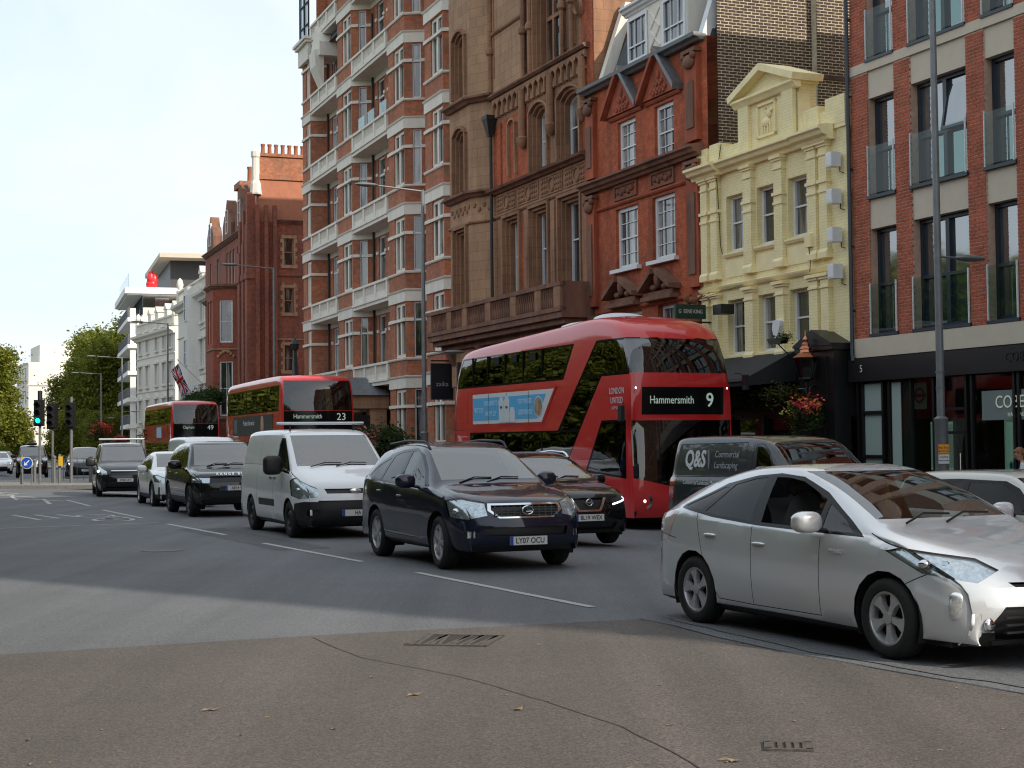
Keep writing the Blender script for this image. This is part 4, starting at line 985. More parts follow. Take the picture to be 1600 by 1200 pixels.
text('Commercial', .17, M_GL, gvan, (4.78/2-2.86, -.828, 1.62), (R(90)-lean, 0, 0), sx=.9)
text('Landscaping', .17, M_GL, gvan, (4.78/2-2.86, -.862, 1.43), (R(90)-lean, 0, 0), sx=.9)
MB().box(4.78/2-3.42, 4.78/2-3.41, -.87, -.84, 1.36, 1.70).build('lettering_rule', M_GL, gvan)
text('Commercial Landscape Maintenance & Design', .105, M_WL, gvan, (4.78/2-3.30, -.937, 1.115), (R(90)-.12, 0, 0), sx=.88)

# --- cream-roofed small car beyond
S = dict(L=3.82, W=1.727, wr=.305, rim=.2, wwidth=.19, axles=(.75, 3.24), paint=paint('cream_paint', (0.60, 0.59, 0.54), 0, .3, .04), z0=.2, bow=.22, crown=.05, arch=.36,
    sil=[(.12, .22), (.02, .34), (.0, .52), (.03, .72), (.12, .84), (.5, .94), (.85, 1.0), (1.0, 1.06), (1.45, 1.32), (1.62, 1.385), (2.0, 1.41), (2.8, 1.41), (3.3, 1.38), (3.42, 1.33), (3.6, 1.05), (3.75, .85), (3.82, .6), (3.78, .28)],
    belt=[(0, .78), (.5, .88), (1.0, .95), (3.82, .98)], top=[(0, .70), (.5, .76), (.95, .78), (1.5, .66), (2.5, .64), (3.82, .68)],
    surround=[[(1.0, .93), (3.5, .96), (3.35, 1.28), (2.4, 1.315), (1.62, 1.30), (1.4, 1.22)]], windows=[[(1.25, .97), (2.2, .985), (2.2, 1.28), (1.7, 1.275), (1.5, 1.2)], [(2.3, .985), (3.35, 1.0), (3.25, 1.25), (2.3, 1.28)]], glass={0: M_TINT, 1: M_TINT},
    front=[([(-.66, 1.04), (.66, 1.04), (.60, 1.335), (-.60, 1.335)], 40), ([(-.4, .5), (.4, .5), (.44, .68), (-.44, .68)], 60)], corner=[(30, [(.5, .66), (.72, .66), (.72, .86), (.5, .86)], 50)],
    cabin=(1.0, 3.4, .95), seatrows=(2.0,), mirror=(1.35, 1.0, 1.0), mirrormat=M_WV)
h = Vector((.427, -.904)).normalized(); o = Vector((6.05, 17.9))
mini = vehicle('cream_small_car', S, (o.x, o.y, gz(o.x, o.y)), h, 'small car with a cream roof half hidden behind the silver hatchback', 'car')

# --- dark sports SUV, cab and others near the island
S = dict(L=4.92, W=1.98, wr=.375, rim=.26, wwidth=.26, axles=(.95, 3.85), paint=paint('dark_grey_paint', (0.02, 0.023, 0.028), .3, .25, .08), z0=.26, bow=.30, crown=.07, arch=.44,
    sil=[(.14, .28), (.03, .4), (.0, .55), (.04, .75), (.15, .88), (.6, 1.02), (1.2, 1.12), (1.35, 1.18), (1.9, 1.48), (2.3, 1.64), (2.8, 1.68), (3.6, 1.62), (4.3, 1.42), (4.7, 1.12), (4.88, .9), (4.92, .6), (4.85, .3)],
    belt=[(0, .85), (.5, .95), (1.4, 1.08), (4.92, 1.15)], top=[(0, .8), (.5, .88), (1.3, .86), (2.3, .62), (2.8, .6), (4.92, .72)],
    surround=[[(1.5, 1.05), (4.2, 1.13), (3.8, 1.42), (3.0, 1.55), (2.4, 1.54), (1.95, 1.35)]], windows=[[(1.75, 1.09), (2.7, 1.11), (2.7, 1.5), (2.4, 1.5), (2.1, 1.36)], [(2.8, 1.11), (3.8, 1.14), (3.4, 1.44), (2.8, 1.5)]], glass={0: M_TINT, 1: M_TINT},
    front=[([(-.6, .45), (.6, .45), (.7, .62), (-.7, .62)], 61), ([(-.74, 1.18), (.74, 1.18), (.6, 1.58), (-.6, 1.58)], 40)], corner=[(35, [(.62, .72), (1.0, .72), (1.1, .92), (.7, .90)], 50)],
    cabin=(1.4, 4.2, 1.1), seatrows=(2.4,), mirror=(1.9, 1.15, 1.15), rimmat=M_ALLOYD, bulbs=[(-.05, .03, .05, 2), (-.05, -.04, .05, 2), (.07, .03, .04, 2)], plate=(0, .5, 'LD18', 1))
h = Vector((.30, -.954)).normalized()
vehicle('dark_sports_suv', S, (-22.3, 78.0+2.2, 0), h, 'dark grey sports SUV with clustered white headlights beside the traffic island', 'car')
S = dict(L=4.58, W=1.75, wr=.335, rim=.2, wwidth=.19, axles=(.85, 3.74), paint=paint('cab_paint', (0.010, 0.010, 0.011), .1, .25, .08), z0=.25, bow=.18, crown=.08, arch=.39,
    sil=[(.1, .28), (.02, .4), (.0, .6), (.03, .85), (.1, 1.0), (.5, 1.1), (1.05, 1.16), (1.2, 1.22), (1.6, 1.6), (1.8, 1.74), (2.2, 1.81), (3.2, 1.82), (3.8, 1.74), (4.1, 1.5), (4.3, 1.1), (4.52, .9), (4.58, .6), (4.5, .3)],
    belt=[(0, .95), (.5, 1.0), (1.2, 1.12), (4.58, 1.1)], top=[(0, .6), (.5, .64), (1.15, .74), (1.8, .66), (2.5, .65), (4.58, .7)],
    surround=[[(1.35, 1.08), (4.0, 1.1), (3.8, 1.6), (2.2, 1.68), (1.85, 1.6)]], windows=[[(1.55, 1.12), (2.35, 1.13), (2.35, 1.62), (1.95, 1.56)], [(2.45, 1.13), (3.3, 1.13), (3.3, 1.62), (2.45, 1.63)], [(3.4, 1.13), (3.85, 1.14), (3.7, 1.55), (3.4, 1.6)]],
    front=[([(-.3, .6), (.3, .6), (.32, .98), (-.32, .98)], 62), ([(-.66, 1.22), (.66, 1.22), (.58, 1.70), (-.58, 1.70)], 40)], corner=[(10, [(.42, .7), (.58, .7), (.58, .86), (.42, .86)], 50)],
    cabin=(1.2, 4.0, 1.1), seatrows=(2.1,), mirror=(1.55, 1.2, 1.1), mirrormat=M_BLK, rimstyle='steel', bulbs=[(0, 0, .08, 0)])
cab = vehicle('black_taxi_cab', S, (-27.2, 87.0, 0), h, 'black taxi cab with an oval roof sign behind the traffic signal poles', 'taxi')
m_ = MB(); m_.ell((.35, 0, 1.88), (.10, .30, .09), 14, 8); link('roof_sign', m_.mesh('roof_sign', M_BLK, True), cab)
SC = dict(L=4.3, W=1.78, wr=.32, rim=.21, wwidth=.2, axles=(.9, 3.5), z0=.22, bow=.24, crown=.05, paint=None,
    sil=[(.12, .25), (.02, .4), (.0, .55), (.05, .72), (.4, .86), (1.1, .98), (1.25, 1.03), (1.8, 1.32), (2.1, 1.42), (2.6, 1.45), (3.3, 1.40), (3.9, 1.15), (4.2, .98), (4.3, .7), (4.25, .3)],
    belt=[(0, .75), (.5, .84), (1.3, .95), (4.3, 1.0)], top=[(0, .7), (.5, .78), (1.2, .78), (2.1, .6), (2.6, .58), (4.3, .68)],
    surround=[[(1.35, .93), (3.8, 1.0), (3.2, 1.32), (2.4, 1.36), (1.9, 1.24)]], windows=[[(1.6, .97), (2.5, .99), (2.5, 1.31), (2.1, 1.28)], [(2.6, .99), (3.5, 1.02), (3.1, 1.28), (2.6, 1.31)]],
    front=[([(-.5, .3), (.5, .3), (.54, .5), (-.54, .5)], 61), ([(-.66, 1.03), (.66, 1.03), (.56, 1.36), (-.56, 1.36)], 40)], corner=[(32, [(.5, .62), (.95, .66), (1.05, .8), (.52, .76)], 50)],
    cabin=(1.2, 3.8, .95), seatrows=(2.2,), mirror=(1.65, 1.0, 1.0), bulbs=[(0, 0, .05, 2)])
S = dict(SC); S['paint'] = paint('white_paint', (0.85, 0.86, 0.86))
vehicle('white_hatchback', S, (-33.2, 99.0, 0), Vector((.36, -.93)), 'white hatchback half hidden behind the keep-left sign', 'car')
S = dict(SC); S['paint'] = paint('green_grey_paint', (0.05, 0.055, 0.05), .4)
vehicle('grey_saloon_car', S, (-35.6, 102.0, 0), Vector((.36, -.93)), 'dark grey car between the blue car and the white hatchback', 'car')
S = dict(SC); S['paint'] = paint('blue_paint', (0.02, 0.05, 0.22), .3)
vehicle('blue_car', S, (-38.2, 110.0, 0), Vector((-.93, .36)), 'bright blue car side-on at the far left edge', 'car')
S = dict(SC); S['paint'] = paint('maroon_paint', (0.06, 0.02, 0.03), .3)
vehicle('maroon_car', S, (-41.5, 125.0, 0), Vector((.30, -.95)), 'dark maroon car beyond the bright blue car', 'car')
# high-roof white van between the queue and the second bus
S = dict(L=5.5, W=2.0, wr=.34, rim=.2, wwidth=.22, axles=(.95, 4.2), paint=M_WV, z0=.24, bow=.2, crown=.08,
    sil=[(.1, .3), (0, .5), (.03, .8), (.1, 1.0), (.7, 1.25), (.85, 1.3), (1.4, 1.9), (1.7, 2.15), (2.2, 2.3), (5.2, 2.3), (5.4, 2.2), (5.5, 1.0), (5.5, .3)], belt=[(0, .9), (1, 1.2), (5.5, 1.3)], top=[(0, .8), (.9, .88), (1.7, .8), (5.5, .8)],
    surround=[[(1.1, 1.2), (2.0, 1.25), (2.1, 1.8), (1.6, 1.8)]], windows=[[(1.3, 1.25), (1.95, 1.28), (2.0, 1.75), (1.65, 1.72)]], front=[([(-.8, 1.32), (.8, 1.32), (.7, 2.0), (-.7, 2.0)], 40), ([(-.5, .7), (.5, .7), (.5, .9), (-.5, .9)], 60)], corner=[(32, [(.5, .75), (1.0, .75), (1.1, 1.0), (.55, .95)], 50)],
    cabin=(.85, 2.3, 1.2), seatrows=(1.8,), mirror=(1.3, 1.4, 1.3), mirh=1.5, mirrormat=M_BLK, rimstyle='steel', rimmat=MC['steel_wheel'])
o = Vector((-10.3, 51.5)); vehicle('high_roof_white_van', S, (o.x, o.y, gz(o.x, o.y)-.22), Vector((.37, -.93)), 'high-roofed white van in the far lane behind the black luxury SUV', 'van')
# ------------------------------------------------------------------ buildings
M_BRK_S = brick_mat('brick_orange', (0.53, 0.155, 0.06), (0.40, 0.105, 0.045), (0.30, 0.19, 0.13), dirt=.38, msize=.012)
M_BRK_D = brick_mat('brick_soft_red', (0.52, 0.12, 0.042), (0.42, 0.09, 0.036), (0.28, 0.08, 0.04), dirt=.62, dirtcol=(.03, .018, .014), msize=.006)
M_BRK_G = brick_mat('brick_dark_red', (0.38, 0.10, 0.05), (0.29, 0.075, 0.04), (0.16, 0.08, 0.06), dirt=.5)
M_BRK_R = mat('brick_new_red', (0.42, 0.10, 0.05), .85, noise=.45, nscale=2.2, bump=.3)
M_MORT = mat('mortar_buff', (0.58, 0.38, 0.28), .95, noise=.2, nscale=9)
M_MORTP = mat('mortar_pale', (0.55, 0.48, 0.36), .95, noise=.3, nscale=7)
M_BRK_P = mat('brick_sooty', (0.060, 0.042, 0.032), .9, noise=.5, nscale=2.5, bump=.3)
M_WST = stone_mat('painted_white_stone', (0.80, 0.75, 0.66), dirt=.25, dirtcol=(.22, .2, .17), joints=False)
M_WHT = mat('white_joinery', (0.72, 0.73, 0.74), .45, noise=.06)
M_TAN = stone_mat('brown_sandstone', (0.37, 0.19, 0.105), dirt=.66, dirtcol=(.035, .022, .016))
M_TANL = stone_mat('buff_stone', (0.46, 0.27, 0.155), dirt=.55, dirtcol=(.07, .05, .035))
M_TER = stone_mat('dark_terracotta', (0.23, 0.11, 0.07), dirt=.7, dirtcol=(.018, .013, .012), joints=False)
M_REDT = stone_mat('red_terracotta', (0.42, 0.10, 0.045), dirt=.7, dirtcol=(.02, .013, .012), joints=False)
M_YEL = mat('yellow_render', (0.91, 0.79, 0.46), .75, noise=.10, nscale=2.5, bump=.25)
M_YELB = brick_mat('yellow_painted_brick', (0.92, 0.80, 0.47), (0.90, 0.78, 0.45), (0.75, 0.68, 0.36), dirt=.16, dirtcol=(.45, .40, .24), msize=.007, var=.05)
M_CONC = mat('beige_precast', (0.58, 0.51, 0.40), .85, noise=.06, nscale=3)
M_NAVY = mat('navy_frame', (0.018, 0.028, 0.042), .35)
M_SLATE = stone_mat('slate', (0.085, 0.095, 0.11), dirt=.4, jw=.3, jh=.2, streak=False)
M_LEAD = mat('lead', (0.16, 0.17, 0.18), .5, .2, noise=.3, nscale=6)
M_DGLASS = pane_mat('sash_pane', ior=2.2)
M_LGLASS = pane_mat('leaded_pane', light=(.4, .4, .38), amount=.5)
M_BGLASS = pane_mat('modern_pane', dark=(.03, .04, .045), amount=.12, ior=3.6, wave=.015)
M_BLKP = mat('black_shopfront', (0.010, 0.010, 0.011), .35, noise=.2)
M_STUC = stone_mat('white_stucco', (0.72, 0.69, 0.62), dirt=.2, dirtcol=(.35, .33, .29), joints=False)
M_PIPE = mat('iron_pipe', (0.016, 0.015, 0.015), .55, noise=.3)
M_ROOM = mat('dim_room', (0.02, 0.018, 0.016), .9)

WM = {}
def window(root, x, y, z, w, h, rz=0.0, fm=None, pm=None, rail=.5, cols=1, rows=1, fr=.06, name='window', arch=0.0, mull=0, mullw=.07, pd=.07, transom=None, tw=.06, dark=False):
    """a framed window; local x along the wall, outside is -y; the pane is a sub-part"""
    fm = fm or M_WHT; pm = pm or M_DGLASS
    key = (round(w, 2), round(h, 2), fm.name, pm.name, rail, cols, rows, fr, arch, mull, transom)
    if key not in WM:
        m_ = MB()
        m_.box(0, fr, 0, .1, 0, h); m_.box(w-fr, w, 0, .1, 0, h); m_.box(fr, w-fr, 0, .1, 0, fr*1.1)
        if not arch: m_.box(fr, w-fr, 0, .1, h-fr, h)
        else:
            n = 8
            for k in range(n):
                a0, a1 = k/n, (k+1)/n
                f = lambda t: h - arch*(2*t-1)**2
                m_.prism([(a0*w, f(a0)), (a1*w, f(a1)), (a1*w, f(a1)-fr), (a0*w, f(a0)-fr)], .001, .1)
        if rail: m_.box(fr, w-fr, .012, .085, h*rail-.022, h*rail+.022)
        if transom: m_.box(fr, w-fr, -.02, .1, h*transom-tw/2, h*transom+tw/2)
        for k in range(mull):
            cx = w*(k+1)/(mull+1); m_.box(cx-mullw/2, cx+mullw/2, -.015, .1, fr, h-fr)
        seg = (mull+1)
        for s_ in range(seg):
            a, b = w*s_/seg, w*(s_+1)/seg
            for c in range(1, cols):
                cx = a + (b-a)*c/cols; m_.box(cx-.011, cx+.011, .03, .06, fr, h-fr)
        for r_ in range(1, rows):
            cz = h*r_/rows
            if rail and abs(cz-h*rail) < .05: continue
            m_.box(fr, w-fr, .03, .06, cz-.011, cz+.011)
        p = MB(); p.face([(fr*.5, pd, fr*.5), (w-fr*.5, pd, fr*.5), (w-fr*.5, pd, h-arch-fr*.5), (w*.5, pd, h-fr*.5), (fr*.5, pd, h-arch-fr*.5)] if arch else [(fr*.5, pd, fr*.5), (w-fr*.5, pd, fr*.5), (w-fr*.5, pd, h-fr*.5), (fr*.5, pd, h-fr*.5)])
        pme = p.mesh('pane', pm, fix=False)
        if pme.polygons[0].normal.y > 0: pme.flip_normals()
        WM[key] = (m_.mesh('window', fm), pme)
    a, b = WM[key]
    o = link(name, a, root, (x, y, z), (0, 0, rz)); link('pane', b, o)
    return o

def panel(mb, M_, L_, v0, v1, ops=(), reveal=.14, fullback=0.0):
    """wall with openings (u0,u1,v0,v1); outside is -y"""
    old = mb.xf; mb.xf = M_
    us = sorted({0, L_, *[o[0] for o in ops], *[o[1] for o in ops]}); vs_ = sorted({v0, v1, *[o[2] for o in ops], *[o[3] for o in ops]})
    us = [u for u in us if 0 <= u <= L_]; vs_ = [v for v in vs_ if v0 <= v <= v1]
    for a, b in zip(us, us[1:]):
        run = None
        for c, d in zip(vs_, vs_[1:]):
            if any(o[0] < (a+b)/2 < o[1] and o[2] < (c+d)/2 < o[3] for o in ops):
                if run: mb.face([(a, 0, run[0]), (b, 0, run[0]), (b, 0, run[1]), (a, 0, run[1])]); run = None
            else: run = (run[0], d) if run else (c, d)
        if run: mb.face([(a, 0, run[0]), (b, 0, run[0]), (b, 0, run[1]), (a, 0, run[1])])
    for a, b, c, d in ops:
        mb.face([(a, 0, c), (a, 0, d), (a, reveal, d), (a, reveal, c)]); mb.face([(b, 0, d), (b, 0, c), (b, reveal, c), (b, reveal, d)])
        mb.face([(a, 0, d), (b, 0, d), (b, reveal, d), (a, reveal, d)]); mb.face([(b, 0, c), (a, 0, c), (a, reveal, c), (b, reveal, c)])
    mb.xf = old
def TM(x, y, rz=0, z=0): return Matrix.Translation((x, y, z)) @ Matrix.Rotation(rz, 4, 'Z')
def ang(o, d): return math.atan2(d[1], d[0])
def bx(root, name, m, x0, x1, y0, y1, z0, z1, xf=None, label=None):
    b_ = MB(xf); b_.box(x0, x1, y0, y1, z0, z1); return b_.build(name, m, root)
def moulding(root, name, m, x0, x1, y, z, prof, rz=0.0, ox=0, oy=0, ends=True):
    """cornice or string course: profile of (projection, height) swept along x, outside -y"""
    b_ = MB(TM(ox, oy, rz)); b_.prism([(y - p, z + q) for p, q in prof] , x0, x1, 'x'); return b_.build(name, m, root)
CORN = [(-.05, 0), (.04, 0), (.06, .05), (.14, .09), (.16, .15), (.24, .19), (.24, .25), (-.05, .27)]
STRG = [(-.05, 0), (.05, .0), (.09, .05), (.09, .10), (-.05, .13)]

def bricks(root, rects, wall_mat, w=.207, h=.0555, j=.0195, limit=300, key=None, y=0.0, proud=.012, jit=.004, one=0, yfun=None):
    """individual bricks in running bond over rects (u0,u1,v0,v1); the nearest are parts, the rest one stuff mesh"""
    allb = []
    for (u0, u1, v0, v1) in rects:
        n = int((v1-v0)/(h+j))
        for r_ in range(n):
            z = v0 + r_*(h+j) + j/2; u = u0 - (0 if r_ % 2 else (w+j)/2)
            while u < u1 - .01:
                a, b = max(u, u0), min(u+w, u1)
                if b-a > .03: allb.append((a, b, z))
                u += w+j
    allb.sort(key=key or (lambda b: b[0]*-1))
    base = {}
    rest = MB()
    for i, (a, b, z) in enumerate(allb):
        p = proud + rnd.uniform(-jit, jit)
        yy = yfun((a+b)/2) if yfun else y
        if i < limit:
            k = round(b-a, 2)
            if k not in base:
                m_ = MB(); m_.box(0, b-a, -1.0*proud-.0, .03, 0, h, skip='k'); base[k] = m_.mesh('brick', wall_mat)
            link('brick', base[k], root, (a, yy + proud - p, z))
        else: rest.box(a, b, yy - p, yy + .03, z, z+h, skip='k')
    if rest.v: rest.build('brickwork', wall_mat, root, fix=False, kind='stuff')

# ============ modern brick block on the right ============
o_, d_ = (7.88+.09, 35.7-.2), (.392, -.920)
Rb = empty('modern_brick_block', (*o_, 0), ang(0, d_), 'modern red brick block with navy window frames and beige panels over a glass salon front', 'building')
cols = [(.62, 1.60), (2.16, 4.02), (4.57, 5.48), (6.1, 7.1), (7.7, 9.6), (10.2, 11.2), (11.8, 13.7), (14.3, 15.3)]
rows = [(4.05, 6.45), (7.2, 9.45), (10.35, 12.6), (13.5, 15.7)]
LR = 15.9
w_ = MB()
for (a, b) in zip([0]+[c[1] for c in cols], [c[0] for c in cols]+[LR]): panel(w_, TM(a, 0), b-a, 3.97, 17.3)
for (a, b) in cols:
    panel(w_, TM(a, .16), b-a, 15.7, 17.3)
for (a, b) in zip([0]+[c[1] for c in cols], [c[0] for c in cols]+[LR]):
    for x in (a, b): w_.face([(x, 0, 3.97), (x, .35, 3.97), (x, .35, 17.3), (x, 0, 17.3)])
w_.face([(0, 0, -.3), (0, 14, -.3), (0, 14, 17.3), (0, 0, 17.3)]); w_.face([(0, 0, 17.3), (LR, 0, 17.3), (LR, 14, 17.3), (0, 14, 17.3)])
w_.build('wall', M_MORT, Rb)
rects = []
for (a, b) in zip([0]+[c[1] for c in cols], [c[0] for c in cols]+[6.1]):
    if a < 6.0:
        for v0, v1 in ((3.97, 10.08), (10.30, 12.9)): rects.append((a, b, v0, v1))
bricks(Rb, rects, M_BRK_R, key=lambda b: (abs(b[2]-5.0)*.25 - b[0]))
rr2 = MB()
for (a, b) in cols:
    for (v0, v1) in zip([3.97, 6.45, 9.45, 12.6], [4.05, 7.2, 10.08, 13.5]): bx(Rb, 'precast_panel', M_CONC, a, b, .03, .3, v0, v1)
bx(Rb, 'precast_band', M_CONC, 0, LR, -.03, .1, 10.08, 10.30); bx(Rb, 'precast_band', M_CONC, 0, LR, -.05, .3, 3.53, 3.97)
M_JUL = glass_mat('balcony_glass', (.66, .82, .79), ior=1.38)
for ci, (a, b) in enumerate(cols[:6]):
    for ri, (v0, v1) in enumerate(rows[:3]):
        dbl = (b-a) > 1.5
        o = window(Rb, a, .2, v0, b-a, v1-v0, fm=M_NAVY, pm=M_BGLASS, rail=None, fr=.085, mull=1 if dbl else 0, mullw=.12, transom=.47, tw=.07)
        bx(Rb, 'window_sill', M_NAVY, a-.03, b+.03, -.06, .2, v0-.07, v0)
        g = MB(); g.face([(a+.03, -.04, v0+.04), (b-.03, -.04, v0+.04), (b-.03, -.04, v0+1.12), (a+.03, -.04, v0+1.12)]); g.build('glass_balustrade', M_JUL, Rb, fix=False)
        for x in (a+.015, b-.03): bx(Rb, 'balustrade_rail', M_WHT, x, x+.018, -.06, -.02, v0, v0+1.15)
# one casement tilted open
cm = MB(); cm.box(0, .85, 0, .06, 0, .06); cm.box(0, .85, 0, .06, 1.1, 1.16); cm.box(0, .06, 0, .06, 0, 1.16); cm.box(.79, .85, 0, .06, 0, 1.16)
cs = cm.build('open_casement', M_NAVY, Rb); cs.location = (3.10, .05, 8.26); cs.rotation_euler = (R(-11), 0, 0)
cp = MB(); cp.face([(.06, .03, .06), (.79, .03, .06), (.79, .03, 1.1), (.06, .03, 1.1)]); cp.build('pane', M_BGLASS, cs)
# rainwater pipe at the corner
pp = MB(); pp.tube([(-.02, -.09, 12.9), (-.02, -.09, 3.9), (-.0, -.12, 3.65), (.12, -.16, 3.45)], .045, 8)
for z in (11.4, 9.6, 7.9, 6.1, 4.6): pp.box(-.08, .04, -.1, -.02, z, z+.05)
pp.build('downpipe', M_NAVY, Rb, smooth=True)
# salon front
bx(Rb, 'fascia', M_BLKP, -.1, LR, -.16, .3, 2.98, 3.50)
M_SHOPG = glass_mat('shop_glass', (.55, .62, .58), ior=1.6)
M_FROST = mat('frosted_glass', (.34, .43, .40), .25, spec=.6)
bx(Rb, 'salon_back_wall', mat('salon_wall', (.22, .22, .20), .8), 0, LR, 5.0, 5.1, -.3, 3.2); bx(Rb, 'salon_floor', mat('salon_floor', (.12, .11, .10), .5), 0, LR, .05, 5, -.2, -.15)
bx(Rb, 'salon_ceiling', mat('salon_ceiling', (.3, .3, .28), .8), 0, LR, .05, 5, 3.2, 3.25)
posts = [0.05, .22, .98, 1.20, 1.98, 2.75, 2.95, 3.80, 3.98, 5.25, 5.38, 7.2, 9.2, 12, 15]
for x in posts: bx(Rb, 'mullion', M_BLKP, x, x+.07, -.05, .08, -.2, 2.98)
bx(Rb, 'frosted_reflection_panel', M_FROST, .30, .96, .0, .02, 2.30, 2.92); bx(Rb, 'frosted_reflection_panel', M_FROST, .30, .96, .0, .02, 1.3, 2.22); bx(Rb, 'frosted_reflection_panel', M_FROST, .30, .96, .0, .02, -.1, 1.22)
bx(Rb, 'frosted_reflection_panel', M_FROST, 1.30, 1.62, .0, .02, -.1, 2.92); bx(Rb, 'frosted_reflection_panel', mat('grey_reflection', (.17, .20, .19), .3), 1.66, 1.98, .03, .045, -.1, 2.92); bx(Rb, 'frosted_reflection_panel', MC['grey_reflection'], 2.06, 2.36, .9, .92, -.1, 2.92)  # the grey panels paint in the pale reflection on the salon glass
for a, b in ((1.64, 2.75), (3.05, 3.80), (4.05, 5.25), (5.45, 7.2), (7.27, 9.2), (9.3, 12), (12.1, 15)):
    bx(Rb, 'shop_window', M_SHOPG, a, b, 0, .012, -.1, 2.95)
for z in (1.75, 2.25): bx(Rb, 'door_rail', M_BLKP, 2.98, 3.82, -.06, .05, z, z+.06)
bx(Rb, 'door_rail', M_BLKP, .25, .98, -.06, .05, 2.22, 2.30); bx(Rb, 'door_rail', M_BLKP, .25, .98, -.06, .05, 1.22, 1.3)
hd = MB(); hd.tube([(3.72, -.12, .35), (3.72, -.12, 1.35)], .018, 8); hd.build('pull_handle', M_CHROME, Rb)
M_MINT = mat('lit_niche', (.55, .72, .66), .5, emit=.12)
M_BOTT = [mat('bottle_teal', (.03, .30, .36), .3), mat('bottle_white', (.6, .62, .6), .3), mat('bottle_dark', (.03, .03, .03), .3)]
for nx in (2.42, 4.75):
    n_ = MB(); n_.box(nx, nx+.52, .32, .34, .98, 2.0)
    for q in ((nx-.02, nx+.03, .98, 2.0), (nx+.50, nx+.55, .98, 2.0), (nx-.02, nx+.55, .98, 1.03), (nx-.02, nx+.55, 1.97, 2.02)): n_.box(q[0], q[1], .18, .32, q[2], q[3])
    n_.build('display_niche', M_MINT, Rb)
    for k in range(5):
        b_ = MB(); hh = rnd.uniform(.12, .26); b_.lathe([(0, 0), (.03, 0), (.03, hh*.7), (.012, hh*.8), (.012, hh), (0, hh)], 10)
        ob = b_.build('bottle', M_BOTT[k % 3], None, smooth=True, loc=Rb.matrix_world @ Vector((0, 0, 0)))
        ob.parent = Rb; ob.location = (nx+.08+k*.09, .25, 1.03)
for z in (.6, 1.0, 1.4):
    bx(Rb, 'shelf', mat('shelf_wood', (.12, .10, .08), .6), 3.0, 4.6, 2.4, 2.7, z, z+.03)
bx(Rb, 'window_vinyl', mat('vinyl_grey', (.16, .20, .19), .5), 4.30, 5.25, -.012, -.004, 2.02, 2.62); bx(Rb, 'window_vinyl', MC['vinyl_grey'], 5.46, 6.9, -.012, -.004, 2.02, 2.62)
M_SIGN = mat('pale_lettering', (.55, .58, .50), .5, emit=.1)
text('COBELLA', .36, M_SIGN, Rb, (5.42, -.03, 2.37), (R(90), 0, 0), sx=.92)
text('HAIR AND BEAUTY', .12, M_SIGN, Rb, (5.55, -.03, 2.12), (R(90), 0, 0), sx=.9)
text('COBELLA', .28, mat('dark_lettering', (.06, .06, .06), .3, .6), Rb, (5.75, -.175, 3.26), (R(90), 0, 0), sx=.95)
text('5', .24, M_WL, Rb, (.42, -.175, 3.26), (R(90), 0, 0))
# transport roundel poster inside the glass
bx(Rb, 'poster', M_FROST, 2.02, 2.48, .03, .035, 2.3, 2.88)
rg = MB(); rg.lathe([(.17, 0), (.17, .006), (.12, .006), (.12, 0)], 28, axis='y'); rg.box(-.21, .21, 0, .012, -.035, .035)
ro = rg.build('roundel', mat('faded_maroon', (.14, .05, .06), .5), Rb); ro.location = (2.25, .015, 2.6)

# ============ off-frame continuation of the terrace (throws the street into shade) ============
u0 = LR + .1
E_ = empty('long_brick_terrace', (o_[0] + d_[0]*u0, o_[1] + d_[1]*u0, 0), ang(0, d_), 'tall red brick terrace continuing beyond the right edge', 'building')
w_ = MB(); LE = 31.9
ops = [(1.2+3.6*i, 2.6+3.6*i, 4.2+3.6*k, 6.4+3.6*k) for i in range(8) for k in range(6)]
panel(w_, TM(0, 0), LE, -.3, 27, ops); w_.box(0, LE, .15, 14, 26.9, 27.0); w_.face([(LE, 0, -.3), (LE, 14, -.3), (LE, 14, 27), (LE, 0, 27)]); w_.face([(0, 0, -.3), (0, 14, -.3), (0, 14, 27), (0, 0, 27)])
w_.face([(0, 14, -.3), (LE, 14, -.3), (LE, 14, 27), (0, 14, 27)])
w_.build('wall', M_BRK_S, E_)
for (a, b, c, d) in ops: window(E_, a, .12, c, b-a, d-c, cols=2, rows=2)
for k in range(6): moulding(E_, 'string_course', M_WST, 0, LE, 0, 3.8+3.6*k, STRG)

# ============ yellow pub ============
d_ = (.383, -.924); Yb = empty('yellow_pub_house', (5.23-.02, 42.1, 0), ang(0, d_), 'narrow pale yellow painted pub with pedimented gable and black ground floor', 'building')
WY = 7.02; w_ = MB()
ycols = [(1.45, 2.42), (2.98, 3.90), (4.44, 5.40)]; yr = [(3.92, 5.38), (6.66, 8.15)]
ops = [(a, b, c, d) for a, b in ycols for c, d in yr]
panel(w_, TM(0, 0), WY, 3.6, 9.5, ops, .22)
w_.face([(0, 0, 9.5), (WY, 0, 9.5), (WY, .35, 9.5), (0, .35, 9.5)]); w_.face([(0, .35, 8.6), (WY, .35, 8.6), (WY, .35, 9.5), (0, .35, 9.5)])
w_.face([(0, .3, 8.7), (WY, .3, 8.7), (WY, 9, 8.7), (0, 9, 8.7)])
w_.face([(.1, .5, -.3), (.1, 9, -.3), (.1, 9, 8.7), (.1, .5, 8.7)]); w_.build('wall', M_YELB, Yb)
for a, b in ycols:
    for c, d in yr:
        window(Yb, a, .16, c, b-a, d-c, rail=.52, fr=.075)
        moulding(Yb, 'window_sill', M_YEL, a-.06, b+.06, 0, c-.16, [(-.05, 0), (.06, .02), (.10, .08), (.10, .13), (-.05, .15)])
pils = [(.28, .62), (.80, 1.14), (2.50, 2.90), (3.98, 4.36), (5.48, 5.84), (5.98, 6.30)]
